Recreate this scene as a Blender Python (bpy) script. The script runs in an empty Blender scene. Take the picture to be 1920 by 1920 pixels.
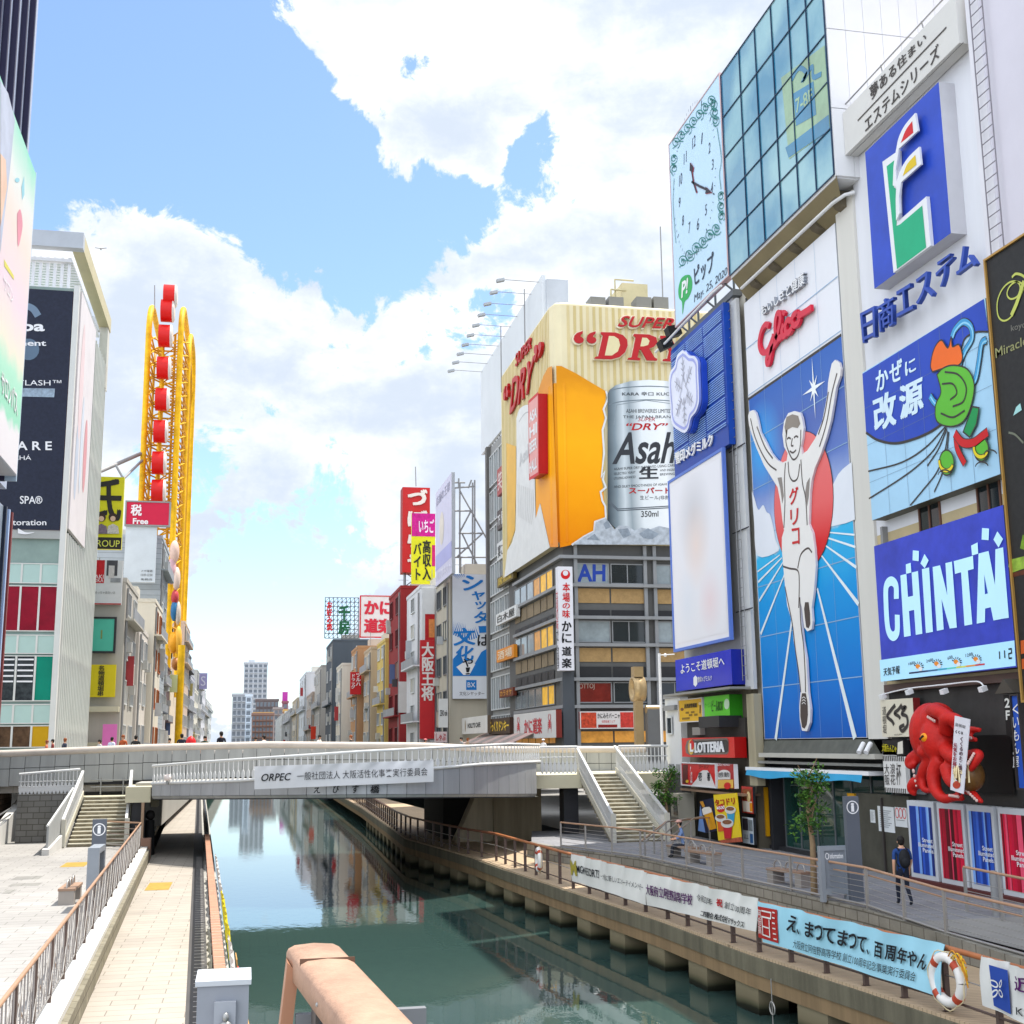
import bpy, math, random
from mathutils import Vector, Matrix
V = Vector
rad = math.radians
rnd = random.Random(11)
sc = bpy.context.scene
col = sc.collection

# ------------------------------------------------------------ camera
CZ, FPX = 6.4, 2320.0
_y, _p, _r = rad(12.04), rad(10.64), rad(-0.63)
CF = V((math.sin(_y)*math.cos(_p), math.cos(_y)*math.cos(_p), math.sin(_p)))
_R = V((math.cos(_y), -math.sin(_y), 0)); _U = _R.cross(CF)
CR = _R*math.cos(_r) + _U*math.sin(_r)
CU = -_R*math.sin(_r) + _U*math.cos(_r)
CAM = V((0, 0, CZ))
cd = bpy.data.cameras.new('camera'); cam = bpy.data.objects.new('camera', cd); col.objects.link(cam)
cd.lens = 36*FPX/1920; cd.sensor_width = 36; cd.clip_start = .1; cd.clip_end = 9000
m3 = Matrix((CR, CU, -CF)).transposed()
cam.matrix_world = Matrix.Translation(CAM) @ m3.to_4x4()
sc.camera = cam

def ray(x, y):
    return (CF*FPX + CR*(x-960) - CU*(y-960))/FPX

# ------------------------------------------------------------ world, sun, exposure
SUN_EL, SUN_ROT = 68.0, 62.0
sc.view_settings.view_transform = 'Standard'; sc.view_settings.look = 'None'
sc.view_settings.exposure = 0.68; sc.view_settings.gamma = 1.0
w = bpy.data.worlds.new('World'); sc.world = w; w.use_nodes = True
nt = w.node_tree; N = nt.nodes; L = nt.links
for n in list(N): N.remove(n)
out = N.new('ShaderNodeOutputWorld'); bg = N.new('ShaderNodeBackground'); bg.inputs[1].default_value = .1
L.new(bg.outputs[0], out.inputs[0])
sky = N.new('ShaderNodeTexSky'); sky.sky_type = 'NISHITA'; sky.sun_disc = False
sky.sun_elevation = rad(SUN_EL); sky.sun_rotation = rad(SUN_ROT); sky.altitude = 10; sky.air_density = 1.0; sky.dust_density = .6; sky.ozone_density = 1.4
tc = N.new('ShaderNodeTexCoord')
def mth(op, a, b=None, clamp=False):
    n = N.new('ShaderNodeMath'); n.operation = op; n.use_clamp = clamp
    for i, x in enumerate((a, b)):
        if x is None: continue
        if isinstance(x, (int, float)): n.inputs[i].default_value = x
        else: L.new(x, n.inputs[i])
    return n.outputs[0]
def mrange(v, a, b, c=0., d=1., kind='SMOOTHSTEP'):
    n = N.new('ShaderNodeMapRange'); n.interpolation_type = kind
    L.new(v, n.inputs[0])
    for i, x in zip((1, 2, 3, 4), (a, b, c, d)): n.inputs[i].default_value = x
    return n.outputs[0]
def blob(px, py, r_px, soft=.6):
    c = ray(px, py).normalized(); r = r_px/FPX
    n = N.new('ShaderNodeVectorMath'); n.operation = 'DISTANCE'; L.new(tc.outputs['Generated'], n.inputs[0]); n.inputs[1].default_value = c
    return mrange(n.outputs['Value'], r*(1+soft*.5), r*(1-soft))
def wnoise(scale, detail, rough, dist=0., off=(0, 0, 0), st=(1, 1, 1)):
    mp = N.new('ShaderNodeMapping'); L.new(tc.outputs['Generated'], mp.inputs[0]); mp.inputs[1].default_value = off; mp.inputs[3].default_value = st
    n = N.new('ShaderNodeTexNoise'); L.new(mp.outputs[0], n.inputs[0]); n.inputs['Scale'].default_value = scale; n.inputs['Detail'].default_value = detail
    n.inputs['Roughness'].default_value = rough; n.inputs['Distortion'].default_value = dist
    return n.outputs[0]
n1 = wnoise(6.5, 11, .62, .25, (2.3, .4, .1), (1, 1, 1.25))
n3 = wnoise(19, 10, .68, .5, (5.2, 1.1, .6))
hole = None
for px, py, r, s, k in ((180, 120, 330, .7, 1.), (400, 230, 280, .7, 1.), (570, 350, 210, .7, 1.), (700, 420, 160, .8, 1.), (850, 360, 130, .9, .95), (650, 520, 100, .9, .7),
                        (985, 310, 110, .9, .9), (80, 330, 150, .8, .8), (760, 170, 120, .9, .6), (930, 565, 80, .9, .35), (500, 1180, 230, .9, .62), (420, 1060, 120, .9, .4), (360, 900, 130, .9, .2), (640, 1000, 150, .9, .35)):
    b = mth('MULTIPLY', blob(px, py, r, s), k)
    hole = b if hole is None else mth('MAXIMUM', hole, b)
fil = None
for px, py, r, s, k in ((840, 220, 150, .95, 1.0), (600, 10, 110, .9, .6), (750, 440, 45, .9, .75), (330, 500, 130, .5, .8), (720, 60, 140, .8, .6), (1080, 330, 120, .8, .4)):
    b = mth('MULTIPLY', blob(px, py, r, s), k)
    fil = b if fil is None else mth('MAXIMUM', fil, b)
dens = mth('ADD', mth('MULTIPLY', n1, 1.5), mth('MULTIPLY', n3, 1.35))
n4 = wnoise(60, 6, .6, .3, (1.2, 7.1, 3.6)); dens = mth('ADD', dens, mth('MULTIPLY', mth('SUBTRACT', n4, .5), .55))
dens = mth('ADD', dens, mth('SUBTRACT', mth('MULTIPLY', fil, .55), mth('MULTIPLY', hole, .95)))
cov = mrange(dens, 1.03, 1.2)
g1 = wnoise(4.2, 7, .55, .3, (.7, 3.1, 1.9), (1, 1, 2.4))
g2 = wnoise(12, 6, .6, .2, (8.7, 1.1, 4.9), (1, 1, 2.0))
sepz = N.new('ShaderNodeSeparateXYZ'); L.new(tc.outputs['Generated'], sepz.inputs[0])
low = mrange(sepz.outputs[2], .42, .05)
gr = mth('ADD', mth('ADD', mth('MULTIPLY', g1, 1.1), mth('MULTIPLY', g2, .45)), mth('MULTIPLY', low, .13))
shade = mrange(mth('ADD', gr, mth('MULTIPLY', mth('SUBTRACT', dens, 1.3), .22)), .56, .98)
mixc = N.new('ShaderNodeMix'); mixc.data_type = 'RGBA'; L.new(shade, mixc.inputs[0])
CLOUD_W, CLOUD_G = (7.9, 8.05, 8.3, 1), (4.7, 5.3, 6.2, 1)
mixc.inputs[6].default_value = CLOUD_W; mixc.inputs[7].default_value = CLOUD_G
skm = N.new('ShaderNodeMix'); skm.data_type = 'RGBA'; skm.blend_type = 'MULTIPLY'; skm.inputs[0].default_value = 1
SKY_GAIN = (1.42, 1.5, 1.62, 1)
L.new(sky.outputs[0], skm.inputs[6]); skm.inputs[7].default_value = SKY_GAIN
mixs = N.new('ShaderNodeMix'); mixs.data_type = 'RGBA'; L.new(cov, mixs.inputs[0]); L.new(skm.outputs[2], mixs.inputs[6]); L.new(mixc.outputs[2], mixs.inputs[7])
# unseen sky behind and left of the viewer, brightened to light shaded south-bank facades
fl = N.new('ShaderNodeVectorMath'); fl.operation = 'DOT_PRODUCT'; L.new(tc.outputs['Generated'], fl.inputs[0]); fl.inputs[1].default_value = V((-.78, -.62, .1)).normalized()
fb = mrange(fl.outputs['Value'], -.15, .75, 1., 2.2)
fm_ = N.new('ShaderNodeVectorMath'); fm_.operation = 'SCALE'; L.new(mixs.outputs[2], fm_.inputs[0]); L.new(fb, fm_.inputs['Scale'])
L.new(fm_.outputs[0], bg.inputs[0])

sl = bpy.data.lights.new('sun', 'SUN'); sl.energy = 4.5; sl.angle = rad(.53); sl.color = (1, .95, .87)
so = bpy.data.objects.new('sun', sl); col.objects.link(so)
sdir = V((math.sin(rad(SUN_ROT))*math.cos(rad(SUN_EL)), math.cos(rad(SUN_ROT))*math.cos(rad(SUN_EL)), math.sin(rad(SUN_EL))))
so.rotation_euler = sdir.to_track_quat('Z', 'Y').to_euler(); so.location = (0, 0, 120)
try:
    sc.cycles.max_bounces = 6; sc.cycles.diffuse_bounces = 3; sc.cycles.glossy_bounces = 3; sc.cycles.transparent_max_bounces = 8
    sc.cycles.use_denoising = True; sc.cycles.caustics_reflective = False; sc.cycles.caustics_refractive = False
except Exception: pass

# ------------------------------------------------------------ materials
def lin(h):
    h = h.lstrip('#'); r = []
    for i in (0, 2, 4):
        c = int(h[i:i+2], 16)/255
        r.append(c/12.92 if c <= .04045 else ((c+.055)/1.055)**2.4)
    return tuple(r)
MATS = {}
def mat(c, rough=.6, var=.1, scale=.6, metal=0., bump=0., bscale=30., kind='', spec=.3, name=None, emit=0.):
    """a procedural surface: base colour c (hex, sRGB) with a soft noise variation, grime streaks, optional bump / tile joints"""
    key = (c, rough, var, scale, metal, bump, bscale, kind, spec, emit)
    if key in MATS: return MATS[key]
    m = bpy.data.materials.new(name or 'paint_'+c.strip('#')); m.use_nodes = True
    n = m.node_tree.nodes; l = m.node_tree.links; b = n['Principled BSDF']
    rgb = lin(c)
    b.inputs['Roughness'].default_value = rough; b.inputs['Metallic'].default_value = metal; b.inputs['Specular IOR Level'].default_value = spec
    t = n.new('ShaderNodeTexCoord'); src = t.outputs['Object']
    no = n.new('ShaderNodeTexNoise'); no.inputs['Scale'].default_value = scale; no.inputs['Detail'].default_value = 6; no.inputs['Roughness'].default_value = .65
    if kind == 'streak':
        mp = n.new('ShaderNodeMapping'); mp.inputs[3].default_value = (1.6, 1.6, .12); l.new(src, mp.inputs[0]); l.new(mp.outputs[0], no.inputs[0])
    else: l.new(src, no.inputs[0])
    mx = n.new('ShaderNodeMix'); mx.data_type = 'RGBA'
    mr = n.new('ShaderNodeMapRange'); mr.inputs[1].default_value = .3; mr.inputs[2].default_value = .7; l.new(no.outputs[0], mr.inputs[0]); l.new(mr.outputs[0], mx.inputs[0])
    mx.inputs[6].default_value = tuple(x*(1-var) for x in rgb)+(1,); mx.inputs[7].default_value = tuple(min(1, x*(1+var*.6)) for x in rgb)+(1,)
    cout = mx.outputs[2]; hout = None
    if kind in ('tile', 'plank', 'block', 'slab'):
        br = n.new('ShaderNodeTexBrick'); mp = n.new('ShaderNodeMapping'); l.new(src, mp.inputs[0])
        W, H, ms, off = {'tile': (1.0, .5, .012, .5), 'plank': (3.0, .14, .01, .5), 'block': (.6, .3, .02, .5), 'slab': (1.2, 1.2, .012, 0)}[kind]
        br.inputs['Scale'].default_value = 1; br.inputs['Brick Width'].default_value = W; br.inputs['Row Height'].default_value = H; br.inputs['Mortar Size'].default_value = ms
        br.offset = off; br.inputs['Color1'].default_value = (1, 1, 1, 1); br.inputs['Color2'].default_value = (.88, .88, .89, 1); br.inputs['Mortar'].default_value = (.52, .51, .5, 1)
        br.inputs['Bias'].default_value = -.2
        l.new(mp.outputs[0], br.inputs[0])
        mm = n.new('ShaderNodeMix'); mm.data_type = 'RGBA'; mm.blend_type = 'MULTIPLY'; mm.inputs[0].default_value = 1; l.new(cout, mm.inputs[6]); l.new(br.outputs[0], mm.inputs[7]); cout = mm.outputs[2]
    if kind == 'wallblock' or kind == 'siding':
        sp = n.new('ShaderNodeSeparateXYZ'); l.new(src, sp.inputs[0]); cb = n.new('ShaderNodeCombineXYZ')
        ad = n.new('ShaderNodeMath'); ad.operation = 'ADD'; l.new(sp.outputs[0], ad.inputs[0]); l.new(sp.outputs[1], ad.inputs[1]); l.new(ad.outputs[0], cb.inputs[0]); l.new(sp.outputs[2], cb.inputs[1])
        br = n.new('ShaderNodeTexBrick'); l.new(cb.outputs[0], br.inputs[0]); br.inputs['Scale'].default_value = 1
        if kind == 'siding': br.inputs['Brick Width'].default_value = 40; br.inputs['Row Height'].default_value = .55; br.inputs['Mortar Size'].default_value = .02
        else: br.inputs['Brick Width'].default_value = .55; br.inputs['Row Height'].default_value = .28; br.inputs['Mortar Size'].default_value = .02
        br.inputs['Color1'].default_value = (1, 1, 1, 1); br.inputs['Color2'].default_value = (.82, .82, .8, 1); br.inputs['Mortar'].default_value = (.45, .43, .4, 1)
        mm = n.new('ShaderNodeMix'); mm.data_type = 'RGBA'; mm.blend_type = 'MULTIPLY'; mm.inputs[0].default_value = 1; l.new(cout, mm.inputs[6]); l.new(br.outputs[0], mm.inputs[7]); cout = mm.outputs[2]
    l.new(cout, b.inputs['Base Color'])
    if bump:
        bn = n.new('ShaderNodeTexNoise'); bn.inputs['Scale'].default_value = bscale; bn.inputs['Detail'].default_value = 5; l.new(src, bn.inputs[0])
        bp = n.new('ShaderNodeBump'); bp.inputs['Strength'].default_value = bump; bp.inputs['Distance'].default_value = .05; l.new(bn.outputs[0], bp.inputs['Height']); l.new(bp.outputs[0], b.inputs['Normal'])
    if emit:
        l.new(cout, b.inputs['Emission Color']); b.inputs['Emission Strength'].default_value = emit
    MATS[key] = m
    return m
def glass_mat(c='#1c2a2e', rough=.04, var=.35, scale=.35, emit=0., metal=0., spec=.5): return mat(c, rough, var, scale, spec=spec, emit=emit, metal=metal, name='window_glass')

# ------------------------------------------------------------ mesh builder
class MB:
    def __init__(s): s.v = []; s.f = []; s.mi = []; s.m = []; s.sm = []
    def _m(s, m):
        if m not in s.m: s.m.append(m)
        return s.m.index(m)
    def add(s, vs, fs, m, smooth=False):
        o = len(s.v); s.v += [V(p) for p in vs]; k = s._m(m)
        for f in fs: s.f.append([i+o for i in f]); s.mi.append(k); s.sm.append(smooth)
        return s
    def box(s, x0, x1, y0, y1, z0, z1, m):
        return s.add([(x0, y0, z0), (x1, y0, z0), (x1, y1, z0), (x0, y1, z0), (x0, y0, z1), (x1, y0, z1), (x1, y1, z1), (x0, y1, z1)],
                     [(0, 3, 2, 1), (4, 5, 6, 7), (0, 1, 5, 4), (1, 2, 6, 5), (2, 3, 7, 6), (3, 0, 4, 7)], m)
    def obox(s, c, a, b, d, m):
        c, a, b, d = V(c), V(a), V(b), V(d); q = [c+a*i+b*j+d*k for k in (-1, 1) for i, j in ((-1, -1), (1, -1), (1, 1), (-1, 1))]
        return s.add(q, [(0, 3, 2, 1), (4, 5, 6, 7), (0, 1, 5, 4), (1, 2, 6, 5), (2, 3, 7, 6), (3, 0, 4, 7)], m)
    def poly(s, pts, m): return s.add(pts, [tuple(range(len(pts)))], m)
    def prism(s, pts, ext, m, msides=None):
        n = len(pts); e = V(ext); p = [V(q) for q in pts]
        s.add(p+[q+e for q in p], [tuple(range(n))[::-1], tuple(range(n, 2*n))], m)
        return s.add(p+[q+e for q in p], [(i, (i+1) % n, n+(i+1) % n, n+i) for i in range(n)], msides or m)
    def tube(s, path, r, m, n=6, cap=True, smooth=True):
        P = [V(p) for p in path]; k = len(P); R = r if isinstance(r, (list, tuple)) else [r]*k
        vs = []; up = None
        for i in range(k):
            t = (P[min(i+1, k-1)]-P[max(i-1, 0)]).normalized()
            if up is None: up = V((0, 0, 1)) if abs(t.z) < .9 else V((0, 1, 0))
            a = t.cross(up)
            if a.length < 1e-5: a = t.cross(V((1, .3, 0)))
            a.normalize(); b = a.cross(t); up = b
            vs += [P[i]+(a*math.cos(2*math.pi*j/n)+b*math.sin(2*math.pi*j/n))*R[i] for j in range(n)]
        fs = [(i*n+j, i*n+(j+1) % n, (i+1)*n+(j+1) % n, (i+1)*n+j) for i in range(k-1) for j in range(n)]
        s.add(vs, fs, m, smooth)
        if cap: s.add(vs[:n], [tuple(range(n))[::-1]], m); s.add(vs[-n:], [tuple(range(n))], m)
        return s
    def rod(s, a, b, r, m, n=6): return s.tube([a, b], r, m, n)
    def ball(s, c, rx, ry, rz, m, nu=14, nv=9, ax=None):
        c = V(c); vs = []; A = ax or (V((1, 0, 0)), V((0, 1, 0)), V((0, 0, 1)))
        for i in range(nv+1):
            t = math.pi*i/nv
            for j in range(nu):
                q = 2*math.pi*j/nu; vs.append(c+A[0]*rx*math.sin(t)*math.cos(q)+A[1]*ry*math.sin(t)*math.sin(q)+A[2]*rz*math.cos(t))
        return s.add(vs, [(i*nu+j, (i+1)*nu+j, (i+1)*nu+(j+1) % nu, i*nu+(j+1) % nu) for i in range(nv) for j in range(nu)], m, True)
    def raw(s, vs, fs, m): return s.add(vs, fs, m)
    def build(s, name, parent=None, loc=None, mesh=None):
        root = parent
        while root is not None and root.parent is not None: root = root.parent
        base = V(root.location) if root is not None else (V(loc) if loc is not None else V((0, 0, 0)))
        me = bpy.data.meshes.new(name)
        me.from_pydata([p-base for p in s.v], [], s.f)
        for m in s.m: me.materials.append(m)
        me.polygons.foreach_set('material_index', s.mi); me.polygons.foreach_set('use_smooth', s.sm)
        me.validate(); me.update()
        o = bpy.data.objects.new(name, me); col.objects.link(o)
        if parent is not None: o.parent = parent
        else: o.location = base
        return o
def tag(o, label=None, cat=None, group=None, kind=None):
    if label: o['label'] = label
    if cat: o['category'] = cat
    if group: o['group'] = group
    if kind: o['kind'] = kind
    return o
def thing(name, label, cat, loc=(0, 0, 0), group=None, rz=0):
    o = bpy.data.objects.new(name, None); col.objects.link(o); o.location = loc; o.rotation_euler = (0, 0, rz); o.empty_display_size = .3
    return tag(o, label, cat, group, 'thing')
def struct(name, mb): return tag(mb.build(name), kind='structure')
def dup(root, loc, rz=None, label=None, group=None):
    r = root.copy(); col.objects.link(r); r.location = loc
    if rz is not None: r.rotation_euler = (0, 0, rz)
    if label: r['label'] = label
    if group: r['group'] = group
    for ch in list(root.children):
        c = ch.copy(); col.objects.link(c); c.parent = r
        for g in list(ch.children):
            d = g.copy(); col.objects.link(d); d.parent = c
    return r

# ------------------------------------------------------------ lettering
_txt = {}
def glyphs(t, bold=0., shear=0., line=1., align='CENTER', space=1.):
    k = (t, bold, shear, line, align, space)
    if k in _txt: return _txt[k]
    if bold > .004 and any(ord(ch) > 0x3000 for ch in t):      # thicken dense characters by shifted copies, each a hair above the last
        nv, fs, bd, asp = glyphs(t, 0., shear, line, align, space); n = len(nv); V_, F_, B_ = [], [], []; lines = t.count('\n')+1; by = bold*1.1/lines; bx = bold*1.1/max(1, asp*lines)
        for i, (sx, sy) in enumerate(((0, 0), (-1, -.6), (1, .6), (-1, .6), (1, -.6))):
            V_ += [(x*(1-2*bx)+bx+sx*bx, y*(1-2*by)+by+sy*by, i*.0025) for x, y, *_ in nv]; F_ += [tuple(q+n*i for q in f) for f in fs]; B_ += [(a+n*i, b+n*i) for a, b in bd]
        _txt[k] = (V_, F_, B_, asp); return _txt[k]
    c = bpy.data.curves.new('lettering', 'FONT'); c.body = t; c.offset = bold; c.shear = shear; c.space_line = line; c.align_x = align; c.space_character = space
    c.resolution_u = 3; c.fill_mode = 'FRONT'
    o = bpy.data.objects.new('lettering', c); me = bpy.data.meshes.new_from_object(o)
    vs = [(p.co.x, p.co.y) for p in me.vertices]; fs = [tuple(p.vertices) for p in me.polygons]
    bpy.data.objects.remove(o); bpy.data.curves.remove(c); bpy.data.meshes.remove(me)
    x0 = min(p[0] for p in vs); x1 = max(p[0] for p in vs); y0 = min(p[1] for p in vs); y1 = max(p[1] for p in vs)
    nv = [((p[0]-x0)/(x1-x0), (p[1]-y0)/(y1-y0), 0.) for p in vs]
    # boundary edges for raised letters
    cnt = {}
    for f in fs:
        for i in range(len(f)):
            a, b = f[i], f[(i+1) % len(f)]; cnt[(a, b)] = 1
    bd = [e for e in cnt if (e[1], e[0]) not in cnt]
    _txt[k] = (nv, fs, bd, (x1-x0)/(y1-y0))
    return _txt[k]

class Board:
    """a flat plane in the world: O a point on it, u to the viewer's right, v up, n towards the viewer"""
    def __init__(s, O, u, v=(0, 0, 1)):
        s.O = V(O); s.u = V(u).normalized(); s.v = V(v).normalized(); s.n = s.u.cross(s.v)
    def px(s, x, y):
        d = ray(x, y); t = (s.O-CAM).dot(s.n)/d.dot(s.n); q = CAM+d*t-s.O
        return (q.dot(s.u), q.dot(s.v))
    def W(s, a, b, d=0.): return s.O+s.u*a+s.v*b+s.n*d
    def up(s, d): return Board(s.O+s.n*d, s.u, s.v)
def facing(axis, c):
    return {'-x': lambda: Board((c, 0, 0), (0, -1, 0)), '+x': lambda: Board((c, 0, 0), (0, 1, 0)), '-y': lambda: Board((0, c, 0), (1, 0, 0))}[axis]()

class Sign:
    """a sign as a thing: panel + painted or raised shapes, all at real size on its own plane"""
    def __init__(s, name, label, cat, bd, rect, depth, panel, edge=None, group=None, inpx=True, frame=None, fw=.12, fd=.06, root=None, pname='panel'):
        s.bd = bd
        if inpx:
            a0, b1 = bd.px(rect[0], rect[1]); a1, b0 = bd.px(rect[2], rect[3]); rect = (a0, b0, a1, b1)
        s.r = rect; a0, b0, a1, b1 = rect; s.parts = {}; s.par = {}
        s.root = root or thing(name, label, cat, bd.W((a0+a1)/2, b0, -depth/2), group)
        mb = MB(); mb.prism([bd.W(a0, b0, -depth), bd.W(a1, b0, -depth), bd.W(a1, b1, -depth), bd.W(a0, b1, -depth)], bd.n*depth, panel, edge or panel)
        s.panel = mb.build(pname, s.root)
        if frame:
            mb = MB()
            for q in ((a0-fw, b0-fw, a1+fw, b0), (a0-fw, b1, a1+fw, b1+fw), (a0-fw, b0, a0, b1), (a1, b0, a1+fw, b1)):
                mb.prism([bd.W(q[0], q[1], -depth), bd.W(q[2], q[1], -depth), bd.W(q[2], q[3], -depth), bd.W(q[0], q[3], -depth)], bd.n*(depth+fd), frame)
            mb.build('frame', s.root)
    def mb(s, part):
        if part in ('picture', 'pictures', 'cloud', 'track_line', 'frost_lines', 'symbols', 'lettering', 'can_lettering', 'small_lettering', 'weather_lettering', 'window_lettering', 'plaque_lettering', 'side_lettering'): part = part.rstrip('s')+'#'+str(len(s.parts))
        return s.parts.setdefault(part, MB())
    def ab(s, pts, inpx=True): return [s.bd.px(*p) for p in pts] if inpx else pts
    def R(s, x, y):
        "point by fraction of the panel, (0,0) top-left"
        a0, b0, a1, b1 = s.r; return (a0+(a1-a0)*x, b1-(b1-b0)*y)
    def fill(s, part, pts, m, d=.012, t=0., inpx=True, ms=None):
        q = s.ab(pts, inpx)
        if t: s.mb(part).prism([s.bd.W(a, b, d) for a, b in q][::1 if _area(q) > 0 else -1], s.bd.n*t, m, ms)
        else: s.mb(part).poly([s.bd.W(a, b, d) for a, b in (q if _area(q) > 0 else q[::-1])], m)
    def frac(s, part, pts, m, d=.012, t=0.): s.fill(part, [s.R(*p) for p in pts], m, d, t, False)
    def rect(s, part, x0, y0, x1, y1, m, d=.012, t=0.): s.frac(part, [(x0, y0), (x0, y1), (x1, y1), (x1, y0)], m, d, t)
    def oval(s, part, c, rx, ry, m, d=.012, n=28, t=0., a0=0., a1=360., rot=0.):
        """c, rx, ry in board metres"""
        pts = [(c[0]+rx*math.cos(q)*math.cos(rot)-ry*math.sin(q)*math.sin(rot), c[1]+rx*math.cos(q)*math.sin(rot)+ry*math.sin(q)*math.cos(rot)) for q in [rad(a0+(a1-a0)*i/n) for i in range(n+(a1-a0 < 360))]]
        s.fill(part, pts, m, d, t, False)
    def line(s, part, pts, wd, m, d=.016, inpx=True, t=0., closed=False, taper=None):
        q = [V((a, b, 0)) for a, b in s.ab(pts, inpx)]; n = len(q); Lp, Rp = [], []
        for i in range(n):
            p0 = q[(i-1) % n] if closed or i > 0 else None; p1 = q[(i+1) % n] if closed or i < n-1 else None
            d0 = (q[i]-p0).normalized() if p0 is not None else None; d1 = (p1-q[i]).normalized() if p1 is not None else None
            if d0 is None: d0 = d1
            if d1 is None: d1 = d0
            tn = d0+d1
            tn = tn.normalized() if tn.length > .05 else d1
            nn = V((-tn.y, tn.x, 0)); k = 1/max(.45, abs(nn.dot(V((-d1.y, d1.x, 0))))); ww = wd*(taper[i] if taper else 1)
            Lp.append(q[i]+nn*ww/2*k); Rp.append(q[i]-nn*ww/2*k)
        rng = range(n if closed else n-1); mb = s.mb(part)
        vs = [s.bd.W(p.x, p.y, d+t) for p in Lp]+[s.bd.W(p.x, p.y, d+t) for p in Rp]
        mb.add(vs, [(n+i, n+(i+1) % n, (i+1) % n, i) for i in rng], m)
        if t:
            vs2 = [s.bd.W(p.x, p.y, d) for p in Lp]+[s.bd.W(p.x, p.y, d) for p in Rp]
            mb.add(vs+vs2, [(i, (i+1) % n, 2*n+(i+1) % n, 2*n+i) for i in rng]+[(n+(i+1) % n, n+i, 3*n+i, 3*n+(i+1) % n) for i in rng], m)
            if not closed: mb.add(vs+vs2, [(0, 2*n, 3*n, n), (n-1, 2*n-1, 4*n-1, 3*n-1)], m)
    def text(s, part, t, rc, m, d=.016, bold=.0, shear=0., ext=0., inpx=True, vert=False, align='CENTER', line=1., ms=None, frac=False, space=1.):
        """fit the lettering into rc = (left, top, right, bottom)"""
        if vert: t = '\n'.join(t); line = .95
        nv, fs, bdr, asp = glyphs(t, bold, shear, line, align, space)
        if frac: a0, b1 = s.R(rc[0], rc[1]); a1, b0 = s.R(rc[2], rc[3])
        elif inpx:
            a0, b1 = s.bd.px(rc[0], rc[1]); a1, b0 = s.bd.px(rc[2], rc[3])
        else: a0, b1, a1, b0 = rc
        P = [(a0+x*(a1-a0), b0+y*(b1-b0)) for x, y, z in nv]
        top = [s.bd.W(a, b, d+ext+q[2]) for (a, b), q in zip(P, nv)]; s.mb(part).add(top, fs, m)
        if ext:
            n = len(P); s.mb(part).add(top+[s.bd.W(a, b, d) for a, b in P], [(b, a, n+a, n+b) for a, b in bdr], ms or m)
    def quadtext(s, part, t, q, m, d=.016, bold=0., shear=0., ext=0., vert=False, line=1., ms=None):
        """lettering mapped into four pixel corners (tl, tr, br, bl)"""
        if vert: t = '\n'.join(t); line = .95
        nv, fs, bdr, asp = glyphs(t, bold, shear, line); c = [V((*s.bd.px(*p), 0)) for p in q]
        P = [(c[3]*(1-x)+c[2]*x)*(1-y)+(c[0]*(1-x)+c[1]*x)*y for x, y, z in nv]
        top = [s.bd.W(p.x, p.y, d+ext+q[2]) for p, q in zip(P, nv)]; s.mb(part).add(top, fs, m)
        if ext:
            n = len(P); s.mb(part).add(top+[s.bd.W(p.x, p.y, d) for p in P], [(b, a, n+a, n+b) for a, b in bdr], ms or m)
    def done(s):
        for k, mb in s.parts.items(): mb.build(k.split('#')[0], s.root)
        return s.root
def _area(q): return sum(q[i][0]*q[(i+1) % len(q)][1]-q[(i+1) % len(q)][0]*q[i][1] for i in range(len(q)))
def zz(ox, oy, k): return lambda pts: [(ox+x/k, oy+y/k) for x, y in pts]
def bez(pts, n=8):
    "smooth curve through pts (Catmull-Rom)"
    r = []; P = [V((*p, 0)) if len(p) == 2 else V(p) for p in pts]; P = [P[0]*2-P[1]]+P+[P[-1]*2-P[-2]]
    for i in range(1, len(P)-2):
        for j in range(n):
            t = j/n; a, b, c, d = P[i-1:i+3]
            r.append(.5*((2*b)+(c-a)*t+(2*a-5*b+4*c-d)*t*t+(3*b-a-3*c+d)*t**3))
    r.append(P[-2]); dim = len(pts[0])
    return [tuple(p[:dim]) for p in r]
def cring(c, r, n=10, a0=0, a1=360): return [(c[0]+r*math.cos(rad(a0+(a1-a0)*i/n)), c[1]+r*math.sin(rad(a0+(a1-a0)*i/n))) for i in range(n+(a1-a0 < 360))]

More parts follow.
